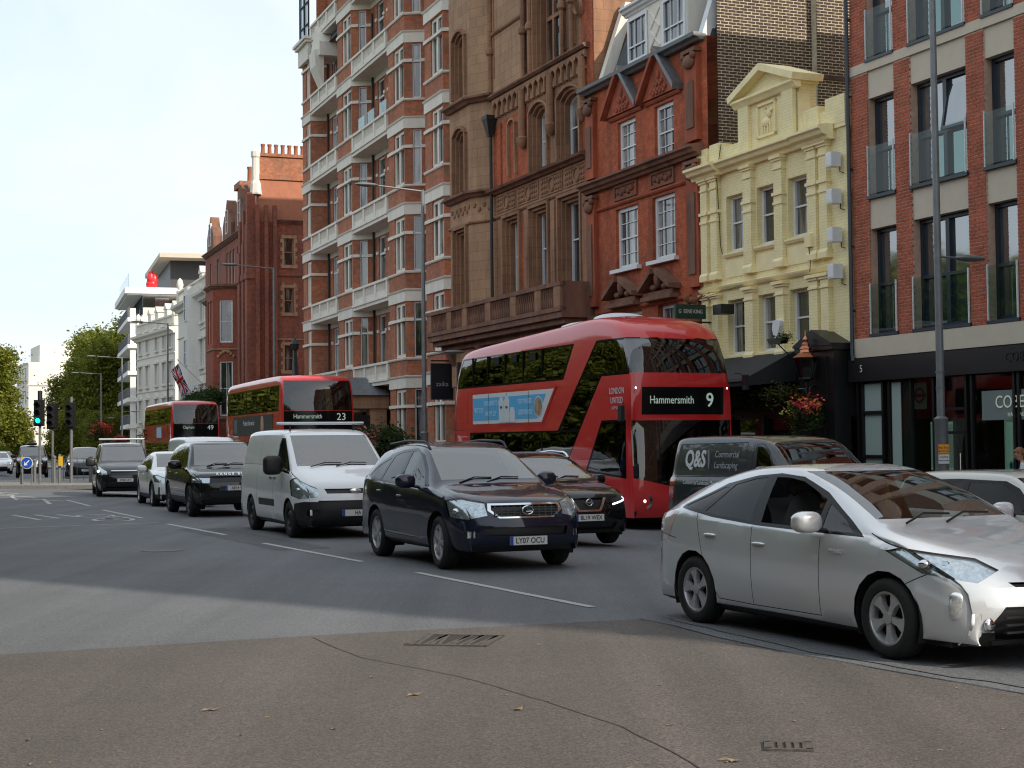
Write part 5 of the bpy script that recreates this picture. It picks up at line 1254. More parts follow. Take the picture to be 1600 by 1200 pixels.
for (a, b) in pils:
    for z0, z1 in ((3.72, 5.62), (5.98, 8.78)):
        bx(Yb, 'pilaster', M_YELB, a, b, -.13, .02, z0+.22, z1-.35)
        moulding(Yb, 'pilaster_base', M_YEL, a-.03, b+.03, -.13, z0, [(-.15, 0), (.05, 0), (.05, .14), (.0, .22), (-.15, .22)])
        cap = MB(); cap.box(a-.02, b+.02, -.16, .02, z1-.35, z1-.30); cap.box(a, b, -.135, .02, z1-.30, z1-.14); cap.box(a-.035, b+.035, -.175, .02, z1-.14, z1-.08); cap.box(a-.07, b+.07, -.22, .02, z1-.08, z1)
        cap.build('pilaster_capital', M_YEL, Yb)
        if z0 > 5: 
            c2 = MB(); c2.box(a-.02, b+.02, -.155, .02, 7.55, 7.62); c2.box(a-.04, b+.04, -.17, .02, 7.78, 7.86); c2.build('pilaster_ring', M_YEL, Yb)
moulding(Yb, 'string_course', M_YEL, 0.1, 6.45, -.02, 5.66, [(-.05, 0), (.06, .02), (.10, .07), (.12, .12), (-.05, .15)])
for (a, b) in ycols: bx(Yb, 'recessed_panel', M_YEL, a-.05, b+.05, -.02, .02, 5.98, 6.42)
moulding(Yb, 'cornice', M_YEL, .05, 6.5, -.02, 8.78, [(-.05, 0), (.10, 0), (.13, .08), (.26, .12), (.30, .20), (.38, .24), (.38, .30), (.1, .36), (-.05, .36)])
moulding(Yb, 'cornice', M_YEL, .0, 1.45, -.13, 8.76, [(-.05, 0), (.10, 0), (.13, .08), (.26, .12), (.30, .20), (.38, .24), (.38, .31), (.1, .37), (-.05, .37)])
moulding(Yb, 'cornice', M_YEL, 5.2, 6.55, -.13, 8.76, [(-.05, 0), (.10, 0), (.13, .08), (.26, .12), (.30, .20), (.38, .24), (.38, .31), (.1, .37), (-.05, .37)])
for a, b, t in ((.0, .55, 9.62), (.7, 1.2, 9.66), (5.25, 5.9, 9.68), (6.2, 7.0, 9.76)): bx(Yb, 'parapet_pier', M_YELB, a, b, -.06, .36, 9.1, t)
# gable with pediment and relief panel
g = MB(); g.box(2.42, 5.02, -.10, .5, 9.1, 10.42); g.prism([(2.30, 10.42), (5.14, 10.42), (5.14, 10.5), (3.72, 11.02), (2.30, 10.5)], -.10, .5)
g.build('gable', M_YELB, Yb)
for a in (2.44, 4.52): bx(Yb, 'gable_pier', M_YELB, a, a+.5, -.2, .0, 9.1, 10.35)
moulding(Yb, 'pediment_cornice', M_YEL, 2.25, 5.2, -.16, 10.30, [(-.1, 0), (.04, 0), (.10, .08), (.16, .13), (.16, .19), (-.1, .2)])
for sgn in (-1, 1):
    r_ = MB(); x0 = 3.72; r_.prism([(x0, 11.20), (x0, 11.02), (x0+sgn*1.52, 10.46), (x0+sgn*1.58, 10.62)], -.36, .55); r_.build('raking_cornice', M_YEL, Yb)
    s_ = MB(); pts = [(x0+sgn*1.30, 9.2), (x0+sgn*1.30, 10.2)] + [(x0+sgn*(1.30+.42*(1-math.cos(t*math.pi/12))), 10.2-.9*math.sin(t*math.pi/12)) for t in range(1, 7)] + [(x0+sgn*1.9, 9.2)]
    s_.prism(pts, -.05, .3); s_.build('scroll', M_YEL, Yb)
fr_ = MB(); fr_.box(3.28, 4.16, -.16, -.1, 9.35, 9.41); fr_.box(3.28, 4.16, -.16, -.1, 10.16, 10.22); fr_.box(3.28, 3.34, -.16, -.1, 9.35, 10.22); fr_.box(4.10, 4.16, -.16, -.1, 9.35, 10.22); fr_.build('relief_frame', M_YEL, Yb)
rl = MB(); rl.ell((3.68, -.12, 9.72), (.2, .07, .12), 12, 8); rl.ell((3.84, -.13, 9.92), (.09, .06, .11), 10, 7); rl.ell((3.92, -.13, 9.99), (.08, .04, .05), 8, 6)
for x in (3.52, 3.62, 3.76, 3.86): rl.tube([(x, -.12, 9.70), (x+.01, -.12, 9.44)], [.035, .02], 6)
rl.tube([(3.82, -.13, 10.02), (3.74, -.13, 10.12), (3.66, -.13, 10.06)], .018, 6); rl.build('animal_relief', M_YEL, Yb, smooth=True)
lp = MB(); c_ = []
for t in range(9): c_.append((6.5+.06*t, 9.55+.22*math.cos(t/8*math.pi)**1))
lp.prism(c_ + [(7.0, 9.0), (6.5, 9.0)], -.05, .4); lp.build('parapet_ramp', M_YEL, Yb)
for k, z in enumerate((8.05, 7.18, 6.28, 5.42)):
    ac = MB(); ac.box(6.60, 6.84, -.34, -.08, z, z+.34); ac.box(6.62, 6.82, -.35, -.34, z+.03, z+.31); ob = ac.build('white_wall_box', M_WHT, Yb)
    q = MB(); q.tube([(6.8, -.08, z), (6.82, -.1, z-.12), (6.9, -.04, z-.16)], .012, 6); q.build('loose_cable', M_PIPE, ob)
cab_ = MB(); cab_.tube([(1.28, -.03, 9.6), (1.2, -.14, 8.8), (1.16, -.05, 7.6), (1.18, -.04, 6.9), (1.28, -.04, 6.62), (1.5, -.04, 6.6)], .012, 6); cab_.build('wall_cable', M_PIPE, Yb)
jb = MB(); jb.box(5.46, 5.72, -.22, -.13, 6.3, 6.62); jb.build('junction_box', M_YEL, Yb)
jb = MB(); jb.tube([(5.6, -.18, 6.3), (5.62, -.16, 5.9), (5.55, -.14, 5.7)], .01, 5); jb.build('loose_cable', M_PIPE, Yb)
al = MB(); al.prism([(3.98, 4.42), (4.02, 4.62), (4.16, 4.66), (4.34, 4.62), (4.34, 4.50), (4.16, 4.16), (4.08, 4.20)], -.24, -.13); al.build('alarm_box', M_WHT, Yb)
# ground floor
bx(Yb, 'shopfront', M_BLKP, 0, WY, -.02, .3, 2.2, 3.75); bx(Yb, 'shopfront_side', M_BLKP, -.02, .35, -.1, .3, -.3, 3.7)
for x in (1.5, 3.1, 4.6): bx(Yb, 'shopfront_post', M_BLKP, x, x+.14, -.06, .2, -.3, 2.3)
bx(Yb, 'stall_riser', M_BLKP, 0, WY, -.03, .2, -.3, .6); bx(Yb, 'pub_interior', M_ROOM, .1, 6.9, 1.6, 1.65, -.3, 2.4)
for a, b in ((.4, 1.5), (1.64, 3.1), (3.24, 4.6), (4.74, 5.5)): bx(Yb, 'shop_window', M_SHOPG, a, b, .08, .09, .6, 2.25)
aw = MB(); A0, A1 = -.35, 4.75
for f in ([(A0, -.05, 3.86), (A1, -.05, 3.86), (A1, -1.5, 3.16), (A0, -1.5, 3.16)], [(A0, -1.5, 3.16), (A1, -1.5, 3.16), (A1, -1.5, 2.98), (A0, -1.5, 2.98)], [(A0, -.05, 3.83), (A0, -1.49, 3.13), (A1, -1.49, 3.13), (A1, -.05, 3.83)]): aw.face(f)
for x in (A0, A1): aw.face([(x, -.05, 3.86), (x, -1.5, 3.16), (x, -1.5, 2.98), (x, -.05, 3.1)])
aw.build('awning', mat('black_canvas', (.016, .017, .02), .75, noise=.2), Yb, fix=False); bx(Yb, 'awning_edge', mat('awning_edge', (.10, .11, .12), .5), A0, A1, -1.53, -1.505, 3.10, 3.17)
pl = MB(); pl.box(5.55, 6.95, -.45, 0, -.3, 3.75); pl.box(5.45, 7.02, -.55, 0, 3.75, 3.85); pl.prism([(5.42, 3.85), (7.02, 3.85), (7.02, 3.9), (6.22, 4.25), (5.42, 3.9)], -.58, 0); pl.box(5.8, 6.7, -.49, -.45, 2.6, 3.6)
pl.box(5.85, 6.05, -.48, -.45, .5, 2.0); pl.box(6.3, 6.6, -.48, -.45, .5, 2.0)
pl.build('black_console_pier', M_BLKP, Yb)

# ============ red brick house with slate mansard ============
Db = empty('red_brick_house', (2.53, 48.6, 0), ang(0, d_), 'soot-streaked red brick house with triangular gablets and white mansard dormer', 'building')
WD = 7.55; w_ = MB()
dops = [(2.05, 3.25, 9.78, 11.40), (4.45, 5.62, 9.78, 11.40), (1.85, 3.32, 6.90, 8.76), (4.25, 5.62, 6.90, 8.76), (2.25, 3.5, 3.9, 5.58), (4.5, 5.65, 3.9, 5.6)]
panel(w_, TM(0, 0), WD, -.3, 12.75, dops, .25); w_.face([(0, 0, 12.75), (WD, 0, 12.75), (WD, 8, 12.75), (0, 8, 12.75)])
w_.build('wall', M_BRK_D, Db)
for i, (a, b, c, d) in enumerate(dops):
    window(Db, a, .10 if i < 4 else .16, c, b-a, d-c, rail=.5, cols=3, rows=4, fr=.11)
    if i in (2, 3):
        bx(Db, 'window_sill', M_WHT, a-.16, b+.2, -.16, .1, c-.11, c)
        h_ = MB(); cx = (a+b)/2
        h_.box(a-.2, b+.25, -.34, 0, 5.72, 5.84); h_.prism([(a-.25, 5.98), (a-.25, 6.12), (cx-.12, 6.62), (cx-.12, 6.48)], -.42, 0); h_.prism([(b+.3, 5.98), (b+.3, 6.12), (cx+.12, 6.62), (cx+.12, 6.48)], -.42, 0)
        h_.box(a-.1, b+.15, -.2, 0, 5.84, 5.98); h_.ell((cx, -.2, 6.32), (.16, .14, .26), 10, 8); h_.ell((cx-.35, -.15, 6.1), (.2, .12, .1), 8, 6); h_.ell((cx+.35, -.15, 6.1), (.2, .12, .1), 8, 6)
        h_.build('broken_pediment', M_TER, Db, smooth=True)
        fz = MB(); fz.box(a-.05, b+.02, -.05, 0, 9.02, 9.10); fz.box(a-.05, b+.02, -.05, 0, 9.42, 9.5); fz.box(a-.05, a+.03, -.05, 0, 9.1, 9.42); fz.box(b-.06, b+.02, -.05, 0, 9.1, 9.42)
        for q in range(5): fz.ell((a+.2+q*.23, -.02, 9.26+.03*(-1)**q), (.11, .06, .10), 8, 6)
        fz.build('carved_panel', M_TER, Db, smooth=True)
    if i < 2:
        cx = (a+b)/2
        g = MB(); g.prism([(a-.42, 11.62), (b+.42, 11.62), (cx, 12.88)], -.16, 0); g.build('gablet', M_REDT, Db)
        for s_ in (-1, 1):
            r_ = MB(); e_ = cx + s_*((b-a)/2+.55); r_.prism([(cx, 13.04), (cx, 12.86), (e_, 11.56), (e_, 11.74)], -.34, .02); r_.build('gablet_coping', M_LEAD if s_ > 0 else M_REDT, Db)
        moulding(Db, 'gablet_base', M_REDT, a-.5, b+.5, 0, 11.5, STRG)
        for q in range(7):
            e = MB(); e.ell((cx + rnd.uniform(-.35, .35), -.17, 11.78+rnd.uniform(0, .45)), (.10, .05, .09), 8, 5); 
        cv = MB()
        for q in range(9):
            t = q/8; cv.ell((cx-.42+.84*t, -.17, 11.76+.04*(-1)**q), (.08, .05, .07), 8, 5)
        for q in range(5): cv.ell((cx-.22+.11*q, -.17, 11.98+.03*(-1)**q), (.07, .05, .07), 8, 5)
        cv.ell((cx, -.17, 12.22), (.09, .05, .14), 8, 5); cv.build('carving', M_REDT, Db, smooth=True)
for (a, b) in ((.05, .62), (6.55, 7.2)):
    for z0, z1 in ((-.2, 5.6), (5.9, 9.4), (9.95, 12.5)):
        bx(Db, 'pilaster', M_REDT, a, b, -.16, .02, z0, z1)
        bx(Db, 'pilaster_panel', M_TER, a+.12, b-.12, -.2, -.16, z0+.35, z1-.9)
        c_ = MB(); c_.box(a-.06, b+.06, -.24, .02, z1-.1, z1); c_.ell(((a+b)/2, -.2, z1-.35), ((b-a)*.45, .13, .2), 10, 7); c_.ell((a+.05, -.22, z1-.2), (.1, .1, .1), 8, 6); c_.ell((b-.05, -.22, z1-.2), (.1, .1, .1), 8, 6); c_.build('capital', M_TER, Db, smooth=True)
moulding(Db, 'cornice', M_TER, -.1, 7.3, 0, 9.5, [(-.05, 0), (.16, .0), (.20, .08), (.30, .1), (.34, .18), (.44, .22), (.44, .28), (.1, .34), (-.05, .34)])
moulding(Db, 'eaves_gutter', M_LEAD, -.15, WD-.1, 0, 12.66, [(-.05, 0), (.16, .0), (.22, .06), (.34, .1), (.36, .2), (.2, .2), (-.05, .16)])
moulding(Db, 'string_course', M_REDT, .6, 6.5, 0, 8.86, STRG); moulding(Db, 'string_course', M_REDT, .6, 6.5, 0, 5.62, STRG)
ms = MB(); ms.face([(.9, .25, 12.8), (7.3, .25, 12.8), (7.1, 1.15, 15.2), (1.2, 1.15, 15.2)]); ms.face([(1.2, 1.15, 15.2), (7.1, 1.15, 15.2), (7.1, 6, 15.8), (1.2, 6, 15.8)]); ms.face([(7.3, .25, 12.8), (7.3, 8, 12.8), (7.1, 6, 15.8), (7.1, 1.15, 15.2)]); ms.face([(.9, .25, 12.8), (.9, 8, 12.8), (1.2, 6, 15.8), (1.2, 1.15, 15.2)])
ms.build('mansard_roof', M_SLATE, Db)
dm = MB(); dm.box(2.75, 6.45, .05, 1.5, 12.85, 14.55); dm.build('dormer', M_WST, Db)
moulding(Db, 'dormer_cornice', M_WHT, 2.6, 6.6, .05, 14.5, CORN)
bx(Db, 'dormer_panel', M_WST, 4.15, 5.0, 0, .05, 13.0, 14.35)
dd = MB()
for s_ in (-1, 1):
    for q in range(2): dd.tube([(4.58-.3*s_, -.01, 13.15+q*.55), (4.58, -.01, 13.42+q*.55), (4.58+.3*s_, -.01, 13.7+q*.55)], .03, 6)
dd.build('dormer_ornament', M_WST, Db)
for a, b in ((2.85, 4.1), (5.05, 6.4)): window(Db, a, -.03, 13.0, b-a, 1.38, rail=.36, cols=3, rows=1, fr=.09)
for x, m_ in ((.55, M_WST), (7.0, M_WHT)):
    c_ = MB(); c_.prism([(0, 12.8), (.35, 12.8), (1.3, 15.6), (.95, 15.6)], x, x+.28, 'x'); c_.build('party_parapet', m_, Db)
# orange flank wall above the left party line
# sooty party wall facing the yellow pub roof
pw = MB(TM(WD+.02, .32, R(90)))
pw.face([(0, 0, 3.6), (14, 0, 3.6), (14, 0, 17.5), (0, 0, 17.5)]); pw.box(3.05, 8.2, -.28, 0, 8.6, 17.5)
pwo = pw.build('party_wall', M_MORTP, Db)
pr = empty('party_wall_brickwork', (WD+.02, .32, 0), R(90)); pr.parent = Db
bricks(pr, [(0, 3.05, 8.8, 15.2)], M_BRK_P, w=.225, h=.062, j=.024, limit=150, key=lambda b: b[0]+abs(b[2]-11)*.3, proud=.006)
bricks(pr, [(3.05, 8.2, 8.8, 15.2)], M_BRK_P, w=.225, h=.062, j=.024, limit=150, key=lambda b: b[0]+abs(b[2]-12)*.3, proud=.006, y=-.28)
dw = MB(); dw.box(3.2, 7.2, -.33, -.28, 11.75, 11.88)
dw.build('broken_ledge', M_BRK_P, pr)

# ============ brown gothic building ============
Bb = empty('brown_gothic_building', (-1.85, 59.2, 0), ang(0, d_), 'brown sandstone gothic building with carved frieze, arched windows and stone balcony', 'building')
WB = 11.9; w_ = MB()
bops = [(4.35, 5.75, 6.75, 9.72), (6.75, 8.25, 6.75, 9.72), (9.2, 10.85, 6.75, 9.72), (6.85, 8.25, 10.98, 13.2), (9.2, 10.85, 10.98, 13.2), (7.3, 9.6, 14.45, 17.6), (4.95, 5.45, 11.2, 13.1)]
panel(w_, TM(3.2, 0), WB-3.2, -.3, 22, [(a-3.2, b-3.2, c, d) for a, b, c, d in bops], .5); w_.face([(WB, 0, 12), (WB, 9, 12), (WB, 9, 22), (WB, 0, 22)])
w_.build('wall', M_TAN, Bb)
# red brick infill between the stone piers
for a, b, c, d in ((3.3, 4.2, 10.9, 13.3), (4.0, 6.5, 10.95, 13.35), (11.0, 11.85, 4, 22), (5.9, 6.6, 6.8, 9.7), (8.5, 9.05, 6.8, 9.7)): bx(Bb, 'brick_infill', M_BRK_D, a, b, -.015, .02, c, d)
def surround(root, a, b, c, d, m, n=3, step=.1, arch=0.0, y=0.0, rz=0.0, ox=0.0, oy=0.0):
    """stepped moulded surround round an opening"""
    for k in range(n):
        s_ = MB(TM(ox, oy, rz)); e0, e1 = .04+k*.0, 0; off = k*step; yy0, yy1 = y - .12 + k*.12, y + .05 + k*.12
        x0, x1, z0, z1 = a + off - .12, b - off + .12, c, d - off + .12
        s_.box(x0, x0+step, yy0, yy1, z0, z1); s_.box(x1-step, x1, yy0, yy1, z0, z1)
        if arch:
            N_ = 10; f = lambda t: z1 + arch*(1-abs(2*t-1)**2.2)
            for q in range(N_):
                t0, t1 = q/N_, (q+1)/N_; X0, X1 = x0 + (x1-x0)*t0, x0 + (x1-x0)*t1
                s_.prism([(X0, f(t0)-step), (X1, f(t1)-step), (X1, f(t1)), (X0, f(t0))], yy0+.001, yy1-.001)
        else: s_.box(x0+step, x1-step, yy0, yy1, z1-step, z1)
        s_.build('window_surround', m, root)
for i, (a, b, c, d) in enumerate(bops):
    if i < 3: surround(Bb, a, b, c, d, M_TAN, 3); window(Bb, a+.16, .32, c, b-a-.32, d-c-.14, rail=.56, fr=.08)
    elif i < 5: surround(Bb, a, b, c, d-.25, M_TAN, 3, arch=.32); window(Bb, a+.16, .32, c, b-a-.32, d-c-.1, rail=.5, fr=.08, arch=.2)
    elif i == 5: surround(Bb, a, b, c, d, M_TAN, 3); window(Bb, a+.2, .3, c, b-a-.4, d-c-.2, rail=None, fr=.1, mull=2, mullw=.14, transom=.58, tw=.14, fm=M_TAN)
    else: surround(Bb, a, b, c, d-.2, M_TANL, 2, .07, arch=.22); window(Bb, a, .2, c, b-a, d-c, rail=.5, fr=.05, pm=M_LGLASS)
for x in (3.25, 6.35, 8.6, 11.1):
    bx(Bb, 'pier', M_TANL if x < 4 else M_TAN, x, x+.32, -.12, .02, 3.5, 9.75)
for x in (6.3, 8.72, 11.25):
    c_ = MB(); c_.lathe([(.02, 11.9), (.13, 12.0), (.2, 12.15), (.22, 12.3), (.14, 12.36), (.13, 14.0)], 12, (x, -.12, 0)); c_.build('colonnette', M_TAN, Bb, smooth=True)
# frieze with carved panels
moulding(Bb, 'cornice', M_TER, 3.2, 11.5, 0, 10.72, [(-.05, -.0), (.10, 0), (.16, .06), (.30, .1), (.34, .18), (.2, .24), (-.05, .26)]); moulding(Bb, 'string_course', M_TAN, 3.2, 11.5, 0, 9.84, STRG)
for i in range(4):
    x = 3.6 + i*2.0; p = MB(); p.box(x, x+1.8, -.03, .02, 10.02, 10.06); p.box(x, x+1.8, -.03, .02, 10.62, 10.66); p.box(x-.0, x+.05, -.03, .02, 10.06, 10.62); p.box(x+1.75, x+1.8, -.03, .02, 10.06, 10.62)
    p.lathe([(.20, -.03), (.24, -.06), (.28, -.03)], 16, (x+.9, 0, 10.34), axis='y')
    for q in range(9):
        for r_ in range(3):
            xx = x+.16+q*.185
            if abs(xx-x-.9) < .3: continue
            p.ell((xx, -.01, 10.16+r_*.18), (.075, .06, .075), 6, 5)
    p.build('carved_panel', M_TAN, Bb, smooth=True)
# corbel table
moulding(Bb, 'string_course', M_TER, 3.2, 11.6, -.1, 14.22, [(-.1, 0), (.08, .03), (.16, .1), (.16, .15), (-.1, .2)])
cb_ = MB()
for i in range(17):
    x = 3.5 + i*.47; cb_.box(x, x+.09, -.14, .02, 13.5, 14.2); cb_.prism([(x+.09, 14.2), (x+.47, 14.2), (x+.47, 13.95), (x+.28, 14.1), (x+.09, 13.95)], -.14, .02)
    cb_.prism([(x+.17, 13.6), (x+.28, 13.5), (x+.39, 13.6), (x+.28, 13.85)], -.1, .02)
cb_.build('corbel_table', M_TAN, Bb)
# upper smooth stone bay with corner shaft, arch mouldings
bx(Bb, 'smooth_stone', M_TANL, 3.3, 6.2, -.06, .02, 14.5, 19.5)
moulding(Bb, 'string_course', M_TAN, 3.2, 6.3, -.06, 16.6, STRG)
for x in (3.35, 6.45, 7.05, 9.75, 10.5):
    c_ = MB(); c_.tube([(x, -.13, 14.4), (x, -.13, 19.8)], .09, 8); c_.lathe([(.1, 0), (.16, .06), (.16, .2), (.1, .3)], 10, (x, -.13, 15.9)); c_.build('stone_shaft', M_TAN, Bb, smooth=True)
for a, b in ((6.5, 7.0), (9.85, 10.45)):
    surround(Bb, a, b, 14.6, 17.2, M_TAN, 2, .06, arch=.3); bx(Bb, 'blind_tracery', M_TER, a, b, -.02, .02, 14.6, 17.3)
sc_ = MB(); sc_.ell((11.0, -.1, 17.0), (.35, .2, .5), 10, 8); sc_.lathe([(.2, -.12), (.26, -.2), (.32, -.12)], 16, (10.1+.9, 0, 15.7), axis='y'); sc_.build('carved_scroll', M_TAN, Bb, smooth=True)
# canted bay at the left end
by = MB(); e0 = .25
BAYF = (0.15, 2.35, -.55)       # front face u0,u1,y
fops = [(.55, 1.75, 6.75, 9.72), (.55, 1.75, 10.98, 13.5), (.55, 1.75, 14.75, 17.2)]
panel(by, TM(BAYF[0], BAYF[2]), 2.2, 3.8, 20, fops, .4)
cl = math.hypot(.95, .55); ca = math.atan2(.55, .95)
panel(by, TM(2.35, -.55, ca), cl, 3.8, 20); panel(by, TM(-.75, 0, -math.atan2(.55, .9)), math.hypot(.9, .55), 3.8, 20)
by.build('bay_wall', M_TANL, Bb)
for i, (a, b, c, d) in enumerate(fops):
    A, B_ = a+BAYF[0], b+BAYF[0]
    surround(Bb, A, B_, c, d - (.3 if i else 0), M_TAN, 3, y=BAYF[2], arch=(.34 if i else 0)); window(Bb, A+.14, BAYF[2]+.28, c, B_-A-.28, d-c-.12, rail=.5, fr=.07, arch=.18 if i else 0)
for z, m_ in ((10.78, M_TER), (14.3, M_TER), (9.8, M_TAN)):
    prof = [(-.05, 0), (.12, 0), (.2, .08), (.32, .14), (.32, .22), (-.05, .28)] if m_ is M_TER else STRG
    moulding(Bb, 'cornice', m_, -.05, 2.3, 0, z, prof, 0, BAYF[0]-.05, BAYF[2]); moulding(Bb, 'cornice', m_, -.05, cl+.05, 0, z, prof, ca, 2.35, -.55)
pn = MB()
for q in range(9): pn.ell((.4+q*.22, -.57, 10.4+.08*(-1)**q), (.09, .05, .1), 6, 5)
for q in range(4): pn.ell((2.5+q*.2, -.48+q*.12, 10.4+.08*(-1)**q), (.09, .06, .1), 6, 5)
pn.build('carved_panel', M_TAN, Bb, smooth=True)
# hopper and pipe
hp = MB(); hp.tube([(3.42, -.16, 13.0), (3.42, -.16, 6.9)], .06, 8); hp.taper((3.42, -.18, 12.9), (.08, .08), (3.42, -.2, 13.5), (.24, .2)); hp.taper((3.42, -.2, 13.5), (.26, .22), (3.42, -.2, 13.65), (.26, .22)); hp.build('rainwater_pipe', M_PIPE, Bb, smooth=False)
# balcony
bal = MB(); bal.box(-.9, 11.75, -1.15, 0, 5.58, 5.78); bal.box(-.75, 11.6, -1.0, 0, 5.4, 5.58); bal.box(-.6, 11.5, -.7, 0, 5.2, 5.4); bal.box(-.9, 11.75, -1.2, -1.02, 5.78, 5.92); bal.build('balcony_slab', M_TER, Bb)
bx(Bb, 'balcony_rail', M_TER, -.9, 11.75, -1.22, -1.0, 6.58, 6.72)
piers = [-.85, 1.35, 3.0, 5.3, 7.6, 9.7, 11.2]
for x in piers: bx(Bb, 'balcony_pier', M_TAN, x, x+.5, -1.2, -1.02, 5.92, 6.58)
bl = MB()
for a, b in zip(piers, piers[1:]):
    n = int((b-a-.5)/.17)
    for i in range(n): bl.lathe([(.035, 5.92), (.05, 6.0), (.065, 6.14), (.035, 6.3), (.03, 6.42), (.055, 6.58)], 6, (a+.5+.085+i*.17, -1.11, 0))
bl.build('balusters', M_TER, Bb, smooth=True, kind='stuff')
bx(Bb, 'balcony_end', M_TER, 11.65, 11.75, -1.1, 0, 5.78, 6.72)
for a in (.2, 3.4, 6.8, 9.8): gd = MB(); gd.prism([(0, 5.2), (-.9, 5.2), (-.15, 3.9), (0, 3.9)], a, a+.4, 'x'); gd.build('balcony_bracket', M_TER, Bb)
bx(Bb, 'ground_storey', M_TER, -.4, WB, -.1, 0, -.3, 5.2)

# ============ striped mansion block ============
d_ = (.36, -.933); Sb = empty('striped_mansion_block', (-11.35, 83.8, 0), ang(0, d_), 'tall orange brick mansion block with white stone bands, bay windows and balustraded balconies', 'building')
H0 = [4.53 + 3.755*k for k in range(-1, 6)]
bays = [(0.0, 1.85, .85, 1.78, 2.05), (7.55, 10.25, 8.45, 10.12, 10.75), (16.45, 18.9, 17.3, 18.8, 19.35), (21.8, 24.2, 22.65, 24.1, 24.75), (27.0, 29.6, 27.9, 29.4, 30.1)]
DP = .88; wl_ = MB(); TOP = 27.0
def stband(name, m, M_, x0, x1, z0, z1, out=.04, inn=.03):
    b_ = MB(M_); b_.box(x0, x1, -out, inn, z0, z1); b_.build(name, m, Sb)
SBE = [(-.03, -.02), (.04, 0), (.10, .05), (.12, .10), (-.03, .13)]
def corn(M_, x0, x1, z, prof=SBE, m=None, name='string_course'):
    b_ = MB(M_); b_.prism([(-p, z+q) for p, q in prof], x0, x1, 'x'); b_.build(name, m or M_WST, Sb)
prev_end = None
for bi, (u0, u1, w0, w1, ue) in enumerate(bays[:4]):
    top = 23.3 if bi == 0 else TOP
    Lc = math.hypot(ue-u1, DP); ac = math.atan2(DP, ue-u1); MC_ = TM(u1, 0, ac); MF = TM(u0, 0)
    hasw = bi > 0
    fo, cops = [], []
    for B_ in H0:
        if B_ > top - 1: continue
        fo.append((w0-u0, w1-u0, B_+.88, B_+3.26)); 
        if hasw: cops.append((.36, .74, B_+.88, B_+3.26))
    panel(wl_, MF, u1-u0, -.3, top, fo, .12); panel(wl_, MC_, Lc, -.3, top, cops, .1)
    if bi: panel(wl_, TM(u0-.5, DP, -math.atan2(DP, .5)), math.hypot(.5, DP), -.3, top)
    for B_ in H0:
        if B_ > top - 1: continue
        z = B_
        window(Sb, w0, .06, z+.88, w1-w0, 2.38, rail=None, fm=M_WST, fr=.13, mull=1, mullw=.2, transom=.68, tw=.12, pd=.06)
        if hasw:
            p = MC_ @ Vector((.36, .05, 0)); window(Sb, p.x, p.y, z+.88, .38, 2.38, rz=ac, rail=None, fm=M_WHT, fr=.05, transom=.68, tw=.08)
        for M_, L0, L1 in ((MF, -.02, u1-u0+.02), (MC_, -.02, Lc)):
            stband('stone_band', M_WST, M_, L0, L1, z+3.30, z+3.74, .05)
            corn(M_, L0-.03, L1+.03, z+3.72); corn(M_, L0, L1, z+.76, [(-.03, 0), (.05, 0), (.08, .05), (.08, .1), (-.03, .12)])
        for a, b in ((0, w0-u0), (w1-u0, u1-u0)): stband('transom_band', M_WST, MF, a, b, z+2.44, z+2.58, .07)
        stband('transom_band', M_WST, MF, w0-u0, w1-u0, z+2.45, z+2.57, .05)
        if hasw:
            for a, b in ((0, .36), (.74, Lc)): stband('transom_band', M_WST, MC_, a, b, z+2.44, z+2.58, .07)
        else: stband('transom_band', M_WST, MC_, 0, Lc, z+2.44, z+2.58, .07)
    # recess towards the next bay
    if bi < 3:
        a, b = ue, bays[bi+1][0]-.5
        if b-a > .4:
            ro_, wx = [], []
            xs = [a + 1.0 + 1.95*k for k in range(int((b-a-.9)/1.95)+1)] if b-a > 2 else []
            for B_ in H0:
                for x in xs:
                    if x+1.1 < b: ro_.append((x-a, x-a+1.1, B_+.5, B_+3.26)); wx.append((x, B_))
            panel(wl_, TM(a, DP), b-a, -.3, TOP, ro_, .12)
            for x, B_ in wx:
                window(Sb, x, DP+.06, B_+.5, 1.1, 2.76, rail=None, fm=M_WHT, fr=.07, mull=1 if bi == 0 else 0, transom=.70, tw=.1)
                stband('transom_band', M_WST, TM(x-.25, DP), 0, .25, B_+2.44, B_+2.58, .06); stband('transom_band', M_WST, TM(x+1.1, DP), 0, .25, B_+2.44, B_+2.58, .06)
            for B_ in H0:
                stband('stone_band', M_WST, TM(a, DP), 0, b-a, B_+3.30, B_+3.74, .03)
            pp = MB(); pp.tube([(a+.45, DP-.1, 22.5), (a+.45, DP-.1, 1)], .06, 8); pp.build('downpipe', M_PIPE, Sb, smooth=True)
            for B_ in H0[1:]:
                z = B_ - .02; n0, n1 = u1+.05, bays[bi+1][0]-.05
                if n1-n0 < 3: continue
                s_ = MB(); s_.box(n0, n1, -.02, DP, z-.16, z+.0); s_.box(n0, n1, -.08, .1, z, z+.1); s_.box(n0, n1, -.10, .12, z+.76, z+.87); s_.build('balcony', M_WST, Sb)
                np_ = 4
                for k in range(np_):
                    x = n0 + .1 + (n1-n0-.45)*k/(np_-1); bx(Sb, 'balcony_pedestal', M_WST, x, x+.26, -.07, .1, z+.1, z+.76)
                    if k < np_-1:
                        x2 = n0 + .1 + (n1-n0-.45)*(k+1)/(np_-1); pn_ = MB(); pn_.box(x+.26, x2, -.02, .06, z+.1, z+.36)
                        nb = int((x2-x-.26)/.13)
                        for q in range(nb): pn_.box(x+.30+q*.13, x+.36+q*.13, -.02, .04, z+.36, z+.76)
                        pn_.build('balustrade', M_WST, Sb)
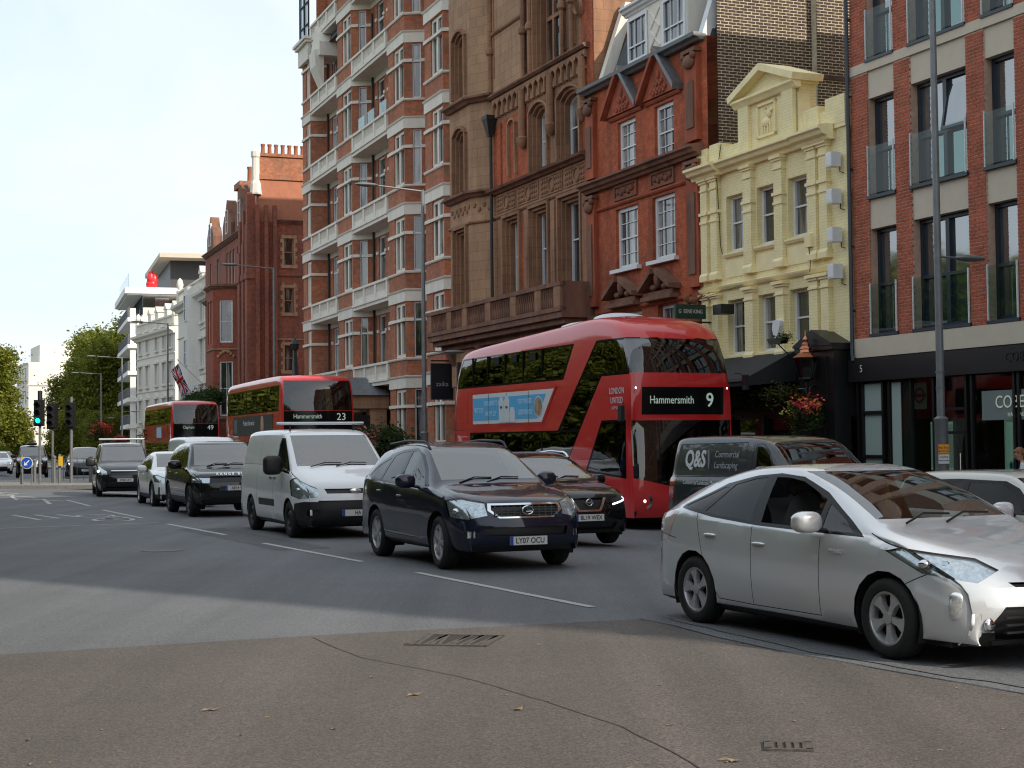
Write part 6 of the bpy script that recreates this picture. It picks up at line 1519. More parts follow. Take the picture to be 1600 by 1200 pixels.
wl_.face([(0, 0, -.3), (0, 14, -.3), (0, 14, 23.3), (0, 0, 23.3)]); wl_.face([(0, 14, -.3), (30, 14, -.3), (30, 14, 27), (0, 14, 27)]); wl_.face([(2.0, .3, 23.3), (2.0, 14, 23.3), (2.0, 14, 27), (2.0, .3, 27)])
wl_.face([(0, 0, 23.3), (2.0, 0, 23.3), (2.0, 14, 23.3), (0, 14, 23.3)]); wl_.face([(30, 0, 15), (30, 14, 15), (30, 14, 27), (30, 0, 27)]); wl_.face([(2, .9, 27), (30, .9, 27), (30, 14, 27), (2, 14, 27)])
wl_.build('wall', M_BRK_S, Sb)
# white awning screens hung on one balcony
for x in (10.95, 12.6, 14.6): bx(Sb, 'privacy_screen', M_JUL, x, x+1.1, .12, .16, 16.2, 17.35)
# turret cornice and glazed roof room
c_ = MB(); c_.box(-.35, 2.2, -.35, 2, 23.3, 23.45); c_.box(-.2, 2.05, -.2, 2, 22.4, 23.3); c_.box(-.45, 2.3, -.45, 2, 23.45, 23.6); c_.build('turret_cornice', M_WST, Sb)
gr = MB()
for x in (-.1, .9, 1.9): gr.tube([(x, -.1, 23.6), (x, -.1, 26.8)], .05, 6)
for z in (24.4, 25.6, 26.8): gr.tube([(-.1, -.1, z), (1.9, -.1, z)], .05, 6)
for y in (1.0, 2.0, 3.0): gr.tube([(1.9, y, 23.6), (1.9, y, 26.8)], .05, 6)
gr.tube([(1.9, -.1, 26.8), (1.9, 3, 26.8)], .05, 6); gr.tube([(-.1, -.1, 26.8), (-.1, 3, 26.8)], .05, 6)
gr.build('conservatory_frame', M_PIPE, Sb)
bx(Sb, 'conservatory_glass', glass_mat('conservatory_pane', (.6, .68, .72)), -.08, 1.9, -.06, -.05, 23.6, 26.8)
og = MB(); og.prism([(3.3, 21.9), (5.1, 21.9), (5.1, 22.6), (4.2, 23.6), (3.3, 22.6)], -.3, .8); og.build('gablet', M_WST, Sb)
og = MB(); og.prism([(0, 22.4), (-.5, 22.2), (-.45, 21.4), (0, 20.4)], 3.6, 4.8, 'x'); og.build('console', M_WST, Sb)
sr = MB(); sr.face([(2.2, .2, 22.6), (7.4, .2, 22.6), (7.4, 2.2, 26.8), (2.2, 2.2, 26.8)]); sr.build('slate_roof', M_SLATE, Sb)
# stone porch
pc = MB(); pc.box(10.6, 14.6, -2.2, .5, 3.3, 3.65); pc.prism([(10.4, 3.65), (14.8, 3.65), (12.6, 4.75)], -2.3, -1.9); pc.box(10.6, 14.6, -2.0, .5, 3.65, 3.9)
pc.box(10.7, 11.3, -2.1, -1.5, -.2, 3.3); pc.box(13.9, 14.5, -2.1, -1.5, -.2, 3.3); pc.box(13.9, 14.5, -.4, .4, -.2, 3.3); pc.build('porch', M_TANL, Sb)
bx(Sb, 'porch_opening', M_PIT, 14.51, 14.53, -1.5, -.4, -.2, 3.0); bx(Sb, 'doorway', M_PIT, 11.3, 13.9, .1, .2, -.2, 3.1)
rf = MB(); rf.face([(10.4, -1.9, 3.9), (12.6, -1.9, 4.8), (12.6, .5, 4.8), (10.4, .5, 3.9)]); rf.face([(14.8, -1.9, 3.9), (12.6, -1.9, 4.8), (12.6, .5, 4.8), (14.8, .5, 3.9)]); rf.build('porch_roof', M_LEAD, Sb)
# ------------------------------------------------------------------ the far end of the street
def bwin(root, M_, u, v, w, h, **k):
    p = M_ @ Vector((u, k.pop('y', .1), 0)); rz = math.atan2(M_[1][0], M_[0][0]); return window(root, p.x, p.y, v, w, h, rz=rz, **k)
# red gothic corner building
Gb = empty('red_gothic_corner_building', (-22.35, 112.0, 0), math.atan2(-17.0, 6.4), 'dark red brick corner building with gables, tall chimneys and a bare side wall', 'building')
LG = 18.17; w_ = MB()
MS = TM(LG, 0, R(90)); sops = [(1.9, 2.5, 12.9, 14.6), (1.9, 2.5, 9.9, 11.5), (1.9, 2.5, 6.3, 7.9)]
gops = [(x, x+1.1, z, z+2.3) for x in (1.0, 4.5, 6.8) for z in (2.0, 5.6, 9.2)] + [(x, x+.7, 12.5, 14.7) for x in (2, 5, 8.6, 9.8, 11, 12.6, 13.8, 15)]
panel(w_, TM(0, 0), LG, -.3, 15.5, gops, .15); panel(w_, MS, 16, -.3, 15.6, sops, .15)
w_.face([(0, 0, 15.5), (LG, 0, 15.5), (LG, 9, 15.5), (0, 9, 15.5)])
w_.build('wall', M_BRK_G, Gb)
for a, b, c, d in gops: window(Gb, a, .1, c, b-a, d-c, rail=.5, fr=.08)
for a, b, c, d in sops:
    bwin(Gb, MS, a, c, b-a, d-c, rail=.5, fr=.05, pm=M_LGLASS, fm=M_TANL)
    q = MB(MS)
    for i in range(9):
        z = c-.15+i*.26; e = .12 if i % 2 else .24
        if z < d+.15: q.box(a-e, a, -.04, .05, z, z+.25); q.box(b, b+e, -.04, .05, z, z+.25)
    q.box(a-.2, b+.2, -.06, .05, d, d+.18); q.box(a-.2, b+.2, -.07, .05, c-.18, c); q.build('stone_quoins', M_TANL, Gb)
for z in (3.6, 8.2, 12.2): moulding(Gb, 'string_course', M_TANL if z < 12 else M_TER, 1.3, 16, 0, z, STRG, R(90), LG, 0)
moulding(Gb, 'parapet_course', M_TER, 1.3, 16, 0, 15.5, CORN, R(90), LG, 0)
up = MB(MS); up.prism([(.35, 15.6), (16, 15.6), (16, 18.3), (.35, 18.3)], .3, 1.2); up.build('upper_gable_wall', mat('pink_brick', (.42, .17, .10), .9, noise=.12, nscale=3), Gb)
ck = MB(MS); ck.box(.3, 16, .2, 1.3, 18.3, 18.6); ck.box(.4, 16, .3, 1.2, 18.6, 19.75); ck.box(.3, 16, .2, 1.3, 19.75, 19.95); ck.build('chimney_stack', brick_mat('brick_bright', (.45, .15, .06), (.36, .11, .05), (.3, .2, .14), dirt=.3), Gb)
for i in range(9):
    c_ = MB(); p = MS @ Vector((.75+i*.42, .75, 0)); c_.lathe([(.15, 19.95), (.13, 20.05), (.11, 20.45), (.14, 20.5), (.14, 20.6), (.10, 20.6)], 10, p); c_.build('chimney_pot', mat('terracotta_pot', (.34, .12, .06), .8, noise=.2), Gb, smooth=True)
for i, (u, h) in enumerate(((LG-.3, 17.4), (LG-1.5, 16.4), (LG-2.8, 15.9))):
    b_ = MB(); b_.box(u-.35, u+.35, -.45, .1, -.3, h-2); b_.box(u-.45, u+.45, -.5, .1, 12.0, 12.4); b_.box(u-.25, u+.25, -.4, .1, h-2, h); b_.build('buttress', M_BRK_G, Gb)
tw_ = MB(); tw_.lathe([(.38, 17.3), (.32, 18.0), (.24, 18.2), (.24, 19.6), (.3, 19.7), (.3, 20.0), (.0, 20.3)], 8, (LG-.3, .2, 0)); tw_.build('stone_pinnacle', M_WST, Gb)
bt = MB(MS)
for u in (.2, .75, 1.3): bt.box(u-.12, u+.12, -.25, 0, -.3, 16.6)
bt.build('brick_ribs', M_BRK_G, Gb)
for i, (u, h, wd) in enumerate(((LG-4.0, 18.6, 2.8), (LG-8.5, 18.2, 3.2), (3.0, 18.0, 2.6))):
    g = MB(); g.prism([(u-wd/2, 15.5), (u+wd/2, 15.5), (u+wd/2, 16.5), (u+wd*.3, 17.2), (u+wd*.22, h-1), (u, h), (u-wd*.22, h-1), (u-wd*.3, 17.2), (u-wd/2, 16.5)], -.15, .5); g.build('shaped_gable', M_TER, Gb); window(Gb, u-.4, -.2, 15.9, .8, 1.6, rail=.5)
cs_ = MB(); cs_.box(LG-7.0, LG-5.4, .3, 1.9, 15.5, 18.6); cs_.box(LG-7.2, LG-5.2, .1, 2.1, 18.6, 19.0); cs_.box(LG-7.1, LG-5.3, .2, 2.0, 17.6, 17.8); cs_.build('chimney_stack', MC['brick_bright'], Gb)
c_ = MB(); c_.lathe([(.25, 19.0), (.2, 19.1), (.18, 19.9), (.22, 20.1)], 10, (LG-6.2, 1, 0)); c_.build('chimney_pot', MC['terracotta_pot'], Gb, smooth=True)
moulding(Gb, 'cornice', M_TER, 0, LG, -.05, 15.3, CORN); moulding(Gb, 'cornice', M_TER, 0, LG, -.05, 11.9, CORN)
# canted bay whose near face looks at us
bc = MB(); u0, u1 = 8.8, 12.8
MBf = TM(u0+.9, -1.5); MBc = TM(u1-.7, -1.5, math.atan2(1.5, .7)); Lc = math.hypot(1.5, .7)
cop = [(.4, 1.3, 8.4, 11.2), (.4, 1.3, 3.6, 7.2)]
panel(bc, MBf, u1-u0-1.6, -.3, 11.9, [(.3, 1.0, 8.4, 11.2), (1.3, 2.0, 8.4, 11.2)], .12); panel(bc, MBc, Lc, -.3, 11.9, cop, .12); bc.face([(u0+.9, -1.5, -.3), (u0, 0, -.3), (u0, 0, 11.9), (u0+.9, -1.5, 11.9)])
bc.build('bay_wall', brick_mat('brick_bright_red', (.36, .08, .04), (.30, .06, .03), (.25, .1, .06), dirt=.3), Gb)
for a, b, c, d in cop: bwin(Gb, MBc, a, c, b-a, d-c, rail=.5, cols=2, fr=.1)
for a in (.3, 1.3): bwin(Gb, MBf, a, 8.4, .7, 2.8, rail=.5, fr=.08)
for M_, L_ in ((MBf, u1-u0-1.6), (MBc, Lc)):
    for z, pr_ in ((11.9, CORN), (7.9, STRG), (3.4, STRG)):
        b_ = MB(M_); b_.prism([(-p, z+q) for p, q in pr_], -.1, L_+.1, 'x'); b_.build('bay_cornice', M_TER if z > 11 else M_TANL, Gb)
bk = MB(); bk.prism([(u0, -.0), (u0+.9, -1.7), (u1-.6, -1.7), (u1+.1, 0)], 12.1, 12.25, 'z'); bk.build('bay_roof', M_TER, Gb)
orn = MB(MBc)
for q in range(7): orn.ell((.35+q*.17, -.04, 7.5+.35*math.sin(q/6*math.pi)), (.12, .08, .12), 6, 5)
orn.build('carved_tympanum', M_TANL, Gb, smooth=True)
# iron balcony with plants
M_IRN = mat('black_iron', (.012, .012, .013), .5)
bal = MB(); bal.box(7.0, LG, -2.6, -1.5, 3.15, 3.3)
for i in range(60): bal.box(7.0+i*.185, 7.03+i*.185, -2.6, -2.57, 3.3, 4.1)
bal.box(7.0, LG, -2.62, -2.56, 4.1, 4.16); bal.build('iron_balcony', M_IRN, Gb)

def stucco(name, org, dirv, LW, H, bayx, label, side=True, nst=4, sz=3.4):
    b = empty(name, (*org, 0), math.atan2(dirv[1], dirv[0]), label, 'building'); w = MB()
    fops = []; 
    for k in range(nst): 
        for x in bayx: fops.append((x, x+1.0, .8+sz*k, 2.9+sz*k))
    panel(w, TM(0, 0), LW, -.3, H, fops, .18)
    w.face([(LW, 0, -.3), (LW, 14, -.3), (LW, 14, H), (LW, 0, H)]); w.face([(0, 0, H-.1), (LW, 0, H-.1), (LW, 14, H-.1), (0, 14, H-.1)])
    w.build('wall', M_STUC, b)
    for (a, bb, c, d) in fops:
        window(b, a, .12, c, bb-a, d-c, rail=.5, fr=.08)
        s_ = MB(); s_.box(a-.2, a, -.08, 0, c, d); s_.box(bb, bb+.2, -.08, 0, c, d); s_.box(a-.35, bb+.35, -.25, 0, d, d+.18); s_.box(a-.25, bb+.25, -.2, 0, c-.15, c)
        if c < 5: s_.prism([(a-.35, d+.18), (bb+.35, d+.18), ((a+bb)/2, d+.6)], -.22, 0)
        s_.build('window_surround', M_STUC, b)
    for k in range(nst): moulding(b, 'string_course', M_STUC, 0, LW, 0, .2+sz*k+.05, STRG)
    moulding(b, 'cornice', M_STUC, -.2, LW+.2, 0, H-.9, [(-.05, 0), (.2, 0), (.3, .2), (.6, .35), (.65, .55), (-.05, .6)])
    for s_, M_ in ((0, TM(0, 0)), (1, TM(LW, 0, R(90)))):
        LL = LW if s_ == 0 else 6
        q = MB(M_); q.box(0, LL, -.1, .15, H-.2, H); q.box(0, LL, -.12, .17, H+.75, H+.9); n = int(LL/.35)
        for i in range(n): q.box(i*.35+.1, i*.35+.25, -.03, .1, H, H+.75)
        q.build('balustrade', M_STUC, b)
    for x in (0.3, LW-.3):
        q = MB(); q.lathe([(.3, H), (.3, H+1.0), (.18, H+1.1), (.3, H+1.5), (.2, H+1.9), (.0, H+2.1)], 10, (x, .1, 0)); q.build('urn', M_STUC, b, smooth=True)
    m_ = MB(); m_.face([(0, 1.2, H), (LW, 1.2, H), (LW, 3.0, H+3.0), (0, 3.0, H+3.0)]); m_.face([(LW, 1.2, H), (LW, 12, H), (LW, 10, H+3), (LW, 3, H+3)]); m_.face([(0, 3, H+3), (LW, 3, H+3), (LW, 10, H+3), (0, 10, H+3)]); m_.build('mansard_roof', M_SLATE, b)
    for x in bayx:
        q = MB(); q.box(x-.1, x+1.1, .9, 2.4, H+.1, H+1.9); q.prism([(x-.2, H+1.9), (x+1.2, H+1.9), (x+.5, H+2.5)], .8, 2.4); q.build('dormer', M_STUC, b); window(b, x+.1, .85, H+.3, .8, 1.4, rail=.5)
    return b
W1 = stucco('cream_stucco_terrace', (-27.6, 127.0), (5.6, -15.0), 15.8, 13.5, (9.4, 11.9, 14.1, 5.5), 'cream stucco terrace with bay windows next to the red corner building')
for k in range(4):
    q = MB(); q.prism([(8.6, 0), (9.3, -.9), (11.0, -.9), (11.6, 0)], .2+3.4*k, 3.6+3.4*k, 'z'); q.build('bay', M_STUC, W1)
    window(W1, 9.6, -1.0, 1.0+3.4*k, 1.1, 2.0, rail=.5)
    window(W1, 11.02, -.88, 1.0+3.4*k, .85, 2.0, rz=math.atan2(.9, .6), rail=.5)
W2 = stucco('white_stucco_corner_house', (-38.5, 157.5), (6.9, -13.8), 15.7, 13.2, (1.2, 4.2, 8.0, 11.0, 13.6), 'brilliant white stucco corner house with balustraded parapet and pedimented windows')
# white modern block with wrap-round balconies
Mb_ = empty('white_balcony_block', (-46.7, 188.2, 0), math.atan2(-18.7, 5.9), 'modern white block with stacked sloping balconies and a rooftop terrace', 'building')
LM = 19.6; w_ = MB(); w_.box(0, LM-1.5, .0, 12, -.3, 17.2); w_.build('wall', M_STUC, Mb_)
for k in range(6):
    z = 1.4 + 2.95*k
    q = MB(); q.box(-.5, LM, -1.6, 3.6, z+2.3, z+2.75); q.build('balcony_slab', mat('bright_white_render', (.78, .77, .74), .7), Mb_)
    if k < 5:
        q = MB()
        for i in range(70): q.box(i*.31, i*.31+.07, -1.55, -1.5, z+2.75, z+3.8)
        q.box(0, LM, -1.56, -1.49, z+3.75, z+3.82); q.build('balcony_railing', mat('grey_steel', (.12, .12, .13), .5), Mb_)
    for i in range(4): window(Mb_, 1.5+i*5, -.06, z+.1, 3.4, 2.1, rail=None, mull=2, fm=M_NAVY, pm=M_BGLASS)
    bx(Mb_, 'end_window', M_BGLASS, LM-1.49, LM-1.45, 1.5, 3.0, z, z+2.2)
q = MB(); q.box(LM-.9, LM-.3, -1.3, -.7, -.3, 17); q.build('corner_column', MC['bright_white_render'], Mb_)
bx(Mb_, 'roof_slab', MC['bright_white_render'], -1, LM+.2, -1.9, 5.2, 18.6, 19.3)
bx(Mb_, 'terrace_glass', glass_mat('terrace_pane', (.7, .78, .8)), 2, LM, -1.5, -1.45, 19.3, 20.8)
bx(Mb_, 'penthouse', mat('dark_cladding', (.05, .05, .055), .5), -1, LM-2, 3.2, 14, 19.3, 22.6); bx(Mb_, 'penthouse_roof', M_CONC, -2, LM+1.0, 1.8, 16, 22.6, 23.1)
rs = empty('red_sculpture', (0, 0, 0)); 
q = MB(); q.ell((0, 0, 0), (.75, .8, 1.2), 12, 8); q.ell((.5, .2, -.3), (.8, .8, 1.2), 12, 8); q.ell((.1, 0, -.8), (1.0, .8, .8), 12, 8)
ro = q.build('red_sculpture', mat('bright_red', (.65, .01, .015), .35, coat=.6), None, smooth=True); bpy.data.objects.remove(rs)
ro.name = 'red_sculpture'; p = Matrix.Translation(Mb_.location) @ Matrix.Rotation(Mb_.rotation_euler.z, 4, 'Z') @ Vector((17.5, .6, 21.0)); ro.location = p + Vector((.55, -.3, -.55)); ro.scale = (.62, .62, .8)
tag(ro, 'bright red rounded sculpture on the rooftop terrace of the white block', 'sculpture')
# distant white mansion beyond the trees
Fb = empty('distant_white_mansion', (-84.5, 262, 0), math.atan2(-20, 9), 'white mansion block in the far distance between the trees', 'building')
w_ = MB(); w_.box(0, 16, 0, 10, 0, 15.5); w_.box(2, 14, 2, 9, 15.5, 18.5); w_.build('wall', M_STUC, Fb)
for i in range(4):
    for k in range(4): window(Fb, 1.2+i*3.6, -.08, 1.5+k*3.6, 1.5, 2.4, rail=.5)
    q = MB(); q.prism([(1.0+i*3.6, 12.6), (2.9+i*3.6, 12.6), (2.9+i*3.6, 12.8), (1.0+i*3.6, 12.8)], -1.0, 0); q.build('window_hood', M_STUC, Fb)
    window(Fb, 16.05, 1+i*2.4, 9.0, 1.0, 2.2, rz=R(90), rail=.5); window(Fb, 16.05, 1+i*2.4, 12.4, 1.0, 2.0, rz=R(90), rail=.5)
moulding(Fb, 'cornice', M_STUC, -.3, 16.3, 0, 15.2, CORN); moulding(Fb, 'cornice', M_STUC, -.3, 10, 0, 11.6, CORN, R(90), 16, 0)
# brick end house beside the white block
Hb = empty('slim_brick_house', (-53.2, 205.0, 0), math.atan2(-19, 6), 'slim red brick house with white bands left of the white balcony block', 'building')
w_ = MB(); w_.box(0, 8, 0, 8, 0, 13.6); w_.build('wall', M_BRK_G, Hb)
for z in (4.4, 7.4, 10.4, 13.4): bx(Hb, 'stone_band', M_WST, -.1, 8.1, -.1, 8.1, z, z+.35)
bx(Hb, 'ground_storey', M_WST, -.15, 8.15, -.15, 8.15, 0, 4.2)
for k in range(3): window(Hb, 2, -.05, 5+3*k, 1.2, 2, rail=.5); window(Hb, 8.05, 2, 5+3*k, 1.2, 2, rz=R(90), rail=.5)
# ------------------------------------------------------------------ people
def skin_person(name, J, bones, radii, mats_fn, mats, parent=None, loc=(0, 0, 0), rz=0):
    """one continuous body grown over a jointed skeleton"""
    names = list(J); me = bpy.data.meshes.new(name)
    me.from_pydata([J[n] for n in names], [(names.index(a), names.index(b)) for a, b in bones], [])
    o = bpy.data.objects.new('tmp', me); COL.objects.link(o)
    sk = o.modifiers.new('skin', 'SKIN'); sk.use_smooth_shade = True
    for i, n in enumerate(names):
        r_ = radii[n]; me.skin_vertices[0].data[i].radius = r_ if isinstance(r_, tuple) else (r_, r_)
    me.skin_vertices[0].data[0].use_root = True
    sb = o.modifiers.new('sub', 'SUBSURF'); sb.levels = 2; sb.render_levels = 2
    dg = bpy.context.evaluated_depsgraph_get(); dg.update()
    out = bpy.data.meshes.new_from_object(o.evaluated_get(dg)); bpy.data.objects.remove(o)
    out.name = name; out.materials.clear()
    for m_ in mats: out.materials.append(m_)
    for p in out.polygons: p.material_index = mats_fn(p.center); p.use_smooth = True
    b = link(name, out, parent, loc, (0, 0, rz))
    return b
M_SKIN = mat('skin', (0.45, 0.25, 0.17), .55, noise=.08); M_SKIND = mat('skin_darker', (0.24, 0.12, 0.075), .55)
M_SHIRTB = mat('blue_shirt', (0.07, 0.14, 0.42), .85, noise=.15); M_SHIRTW = mat('white_top', (0.62, 0.63, 0.68), .85, noise=.1); M_TROU = mat('dark_trousers', (0.02, 0.022, 0.03), .9)
M_HAIRA = mat('auburn_hair', (0.22, 0.085, 0.035), .6, noise=.3, nscale=20); M_HAIRG = mat('grey_hair', (0.2, 0.19, 0.18), .7); M_HAIRD = mat('dark_hair', (0.015, 0.012, 0.01), .6)
def hand(parent, M_, mskin, s=1.0, curl=.6):
    """palm with five separate, unequal, bent fingers"""
    h_ = MB(M_); h_.ell((.045*s, 0, 0), (.05*s, .041*s, .016*s), 10, 7)
    for k, (y, l) in enumerate(((-.03, .062), (-.01, .075), (.011, .080), (.031, .072))):
        a = Vector((.085*s, y*s, 0)); b = a + Vector((l*.5*s*math.cos(curl*.6), y*.1, -l*.5*s*math.sin(curl*.6))); c = b + Vector((l*.5*s*math.cos(curl*1.7), 0, -l*.5*s*math.sin(curl*1.7)))
        h_.tube([a - Vector((.02*s, 0, 0)), a, b, c], [.0085*s, .009*s, .0085*s, .006*s], 7)
    h_.tube([(.02*s, .035*s, 0), (.05*s, .062*s, -.012*s), (.075*s, .060*s, -.03*s)], [.012*s, .010*s, .007*s], 7)
    return h_.build('hand', mskin, parent, smooth=True)
def head(parent, c, mskin, mhair, tilt=0.0, turn=0.0, long=False, s=1.0):
    """head with brow, nose, mouth, eyes and ears, facing +x before turning"""
    e = empty('head', c, 0); e.parent = parent; e.rotation_euler = (0, tilt, turn); e.scale = (s, s, s)
    h_ = MB(); h_.ell((0, 0, .02), (.098, .077, .112), 18, 14); h_.ell((.022, 0, -.055), (.068, .056, .062), 14, 10); h_.ell((.098, 0, -.012), (.020, .014, .026), 8, 8); h_.ell((.082, 0, .03), (.022, .05, .013), 10, 6)
    for s_ in (-1, 1): h_.ell((-.005, s_*.078, -.005), (.018, .010, .030), 8, 8)
    h_.ell((.080, 0, -.058), (.014, .026, .008), 10, 6); h_.build('face', mskin, e, smooth=True)
    ey = MB()
    for s_ in (-1, 1): ey.ell((.083, s_*.032, .008), (.012, .013, .009), 10, 8)
    ey.build('eyes', mat('eye', (.05, .04, .035), .2), e, smooth=True)
    hr = MB(); hr.ell((-.022, 0, .042), (.098, .088, .108), 18, 12); hr.ell((.035, 0, .088), (.062, .070, .045), 12, 8)
    if long: hr.ell((-.08, 0, -.03), (.05, .075, .12), 12, 10); hr.tube([(-.11, 0, .03), (-.17, 0, .0), (-.185, 0, -.08), (-.17, 0, -.2)], [.03, .038, .032, .012], 10)
    hr.build('hair', mhair, e, smooth=True)
    return e
def seated(root, x, y, zs, shirt, skin, hair, label, reach=.42, turn=0.0, lhand=None):
    """seated driver facing +x; zs = height of the seat"""
    p = empty('person', (0, 0, 0), 0, label, 'person')
    sh = zs + .50; hx = .42
    J = dict(pel=(0, 0, zs+.08), sp=(-.05, 0, zs+.26), ch=(-.06, 0, zs+.42), nk=(-.05, 0, zs+.56), hd=(-.035, 0, zs+.64), sl=(-.06, .19, sh), sr=(-.06, -.19, sh),
             el=(.10, .24, sh-.24), er=(.12, -.25, sh-.22), wl=(reach, .15, sh-.12), wr=(reach-.02, -.16, sh-.12) if not lhand else lhand,
             hl=(.10, .10, zs+.06), hr=(.10, -.10, zs+.06), kl=(.48, .13, zs+.12), kr=(.48, -.13, zs+.12), al=(.62, .13, zs-.28), ar=(.62, -.13, zs-.28), tl=(.76, .13, zs-.31), tr=(.76, -.13, zs-.31))
    Bn = [('pel', 'sp'), ('sp', 'ch'), ('ch', 'nk'), ('nk', 'hd'), ('ch', 'sl'), ('ch', 'sr'), ('sl', 'el'), ('sr', 'er'), ('el', 'wl'), ('er', 'wr'), ('pel', 'hl'), ('pel', 'hr'), ('hl', 'kl'), ('hr', 'kr'), ('kl', 'al'), ('kr', 'ar'), ('al', 'tl'), ('ar', 'tr')]
    Rr = dict(pel=(.14, .12), sp=(.13, .11), ch=(.145, .12), nk=.055, hd=.05, sl=.075, sr=.075, el=.05, er=.05, wl=.03, wr=.03, hl=.09, hr=.09, kl=.065, kr=.065, al=.045, ar=.045, tl=.035, tr=.035)
    def mf(c):
        if c.z > zs+.585: return 1
        if (Vector(J['wl'])-c).length < .12 or (Vector(J['wr'])-c).length < .12: return 1
        return 2 if c.z < zs+.16 else 0
    skin_person('body', J, Bn, Rr, mf, [shirt, skin, M_TROU], p)
    hd_ = head(p, (-.02, 0, zs+.76), skin, hair, turn=turn)
    for n, s_ in (('wl', 1), ('wr', -1)):
        q = Vector(J[n]); hand(p, Matrix.Translation(q) @ Matrix.Rotation(.2*s_, 4, 'Z') @ (Matrix.Identity(4) if s_ < 0 else Matrix.Scale(-1, 4, (0, 1, 0))), skin)
    W_ = Matrix.Translation(root.location) @ Matrix.Rotation(root.rotation_euler.z, 4, 'Z') @ Vector((x, y, 0))
    p.location = W_; p.rotation_euler.z = root.rotation_euler.z
    return p, hd_
pd_, hd_ = seated(prius, 4.46/2-2.16, -.44, .50, mat('dark_jacket', (.03, .03, .035), .9), M_SKIND, M_HAIRD, 'driver in a dark jacket and pale blue face mask inside the silver hatchback', reach=.40, turn=-.25)
mk = MB(); mk.ell((.055, 0, -.045), (.068, .066, .055), 14, 10); mk.build('face_mask', mat('mask_blue', (.42, .78, .80), .8), hd_, smooth=True)
for root_, x_, zs_, m1, l_ in ((lexus, 4.73/2-2.30, .62, mat('grey_jumper', (.10, .10, .11), .9), 'driver in a grey jumper behind the wheel of the navy SUV'), (wvan, 4.97/2-1.85, .74, mat('hi_vis', (.42, .45, .05), .8), 'van driver in a yellow hi-vis top inside the white panel van'), (niss, 4.39/2-2.20, .58, mat('maroon_top', (.12, .02, .03), .9), 'driver in a maroon top inside the glossy black crossover'), (gvan, 4.78/2-1.70, .74, mat('green_top', (.05, .08, .04), .9), 'driver in a green top inside the dark grey landscaping van')):
    q_, _ = seated(root_, x_, -.38, zs_, m1, M_SKIN, M_HAIRD, l_, reach=.42); q_.location.z = root_.location.z
ft = MB(); ft.tube([(0, 0, .06), (0, 0, .16)], .008, 6); ft.prism([(-.03, -.07), (.03, -.07), (.035, .03), (0, .07), (-.035, .03)], -.004, .004)
hv = empty('dashboard_pass', (0, 0, 0)); bpy.data.objects.remove(hv)
av = ft.build('yellow_air_freshener', mat('bright_yellow', (.62, .60, .03), .6), prius); av.location = (4.46/2-1.95, 0.02, 1.19)
rv = MB(); rv.box(-.012, .012, -.11, .11, -.03, .03); o = rv.build('rear_view_mirror', M_DASH, prius); o.location = (4.46/2-1.98, 0, 1.33)

# ------------------------------------------------------------------ buses
M_BRED = paint('bus_red', (0.60, 0.014, 0.016), 0, .35, .05)
M_BGL = glass_mat('bus_glass', (.10, .12, .11), ior=2.3, wave=.05)
M_BGLF = glass_mat('bus_screen_glass', (.22, .25, .25), ior=1.9, wave=.05)
M_ADB = mat('advert_blue', (.10, .42, .72), .4); M_ADW = mat('advert_white', (.66, .68, .68), .4)
S = dict(L=10.2, W=2.52, wr=.48, rim=.28, wwidth=.28, axles=(2.55, 7.6), paint=M_BRED, z0=.27, bow=.17, bow_r=.16, crown=.34, arch=.55, tuck=.12, step=.16,
    sil=[(.10, .27), (.02, .45), (.0, 1.0), (.03, 1.6), (.08, 2.2), (.10, 2.4), (.07, 2.8), (.07, 3.2), (.16, 3.65), (.30, 3.95), (.62, 4.32), (1.2, 4.55), (2.2, 4.65), (3.5, 4.60), (7, 4.45), (9.0, 4.34), (9.45, 4.24), (9.65, 4.05), (9.86, 3.6), (10.02, 3.2), (10.15, 2.6), (10.2, 1.8), (10.2, .3)],
    belt=[(0, 3.0), (10.2, 3.0)], top=[(0, 1.20), (.4, 1.20), (10.2, 1.19)], plan=[(0, .975), (.25, .995), (.6, 1.0), (9.6, 1.0), (10.2, .93)],
    surround=[[(3.36, 3.27), (9.72, 3.27), (9.40, 4.04), (2.86, 4.06)], [(.33, 3.27), (2.53, 3.27), (1.79, 4.06), (.33, 4.06)], [(1.50, 3.27), (2.53, 3.27), (3.64, 2.13), (2.52, 2.13)], [(2.52, 2.13), (8.75, 2.13), (8.75, 1.02), (3.50, 1.02)], [(.42, 2.32), (1.50, 2.32), (2.30, 1.2), (.42, 1.08)]],
    windows=[[(3.48, 3.32), (9.62, 3.32), (9.32, 4.0), (2.98, 4.02)], [(.36, 3.32), (2.44, 3.32), (1.77, 4.0), (.36, 4.02)], [(1.58, 3.255), (2.47, 3.255), (3.50, 2.145), (2.60, 2.145)], [(2.60, 2.09), (8.70, 2.09), (8.70, 1.06), (3.48, 1.06)], [(.46, 2.27), (1.46, 2.27), (2.20, 1.24), (.46, 1.13)]],
    glass={k: M_BGL for k in range(4)}, seams=[[(8.9, .3), (8.9, 3.2)], [(2.5, .3), (2.5, .98)], [(9.0, 2.2), (10.1, 2.2)]],
    front=[([(-1.21, 3.30), (1.21, 3.30), (1.17, 4.04), (-1.17, 4.04)], 40), ([(-1.02, 2.42), (1.0, 2.42), (1.0, 3.0), (-1.02, 3.0)], 63), ([(-1.22, .55), (1.22, 1.10), (1.22, 2.30), (-1.22, 2.30)], 42)],
    screen=M_BGLF, corner=[], gap=.006)
S['glass'][4] = M_BGLF
h = Vector((.429, -.903)).normalized(); rt = Vector((h.y, -h.x)); fcn = Vector((2.60, 33.6))
o = fcn - h*S['L']/2 - rt*S['W']/2
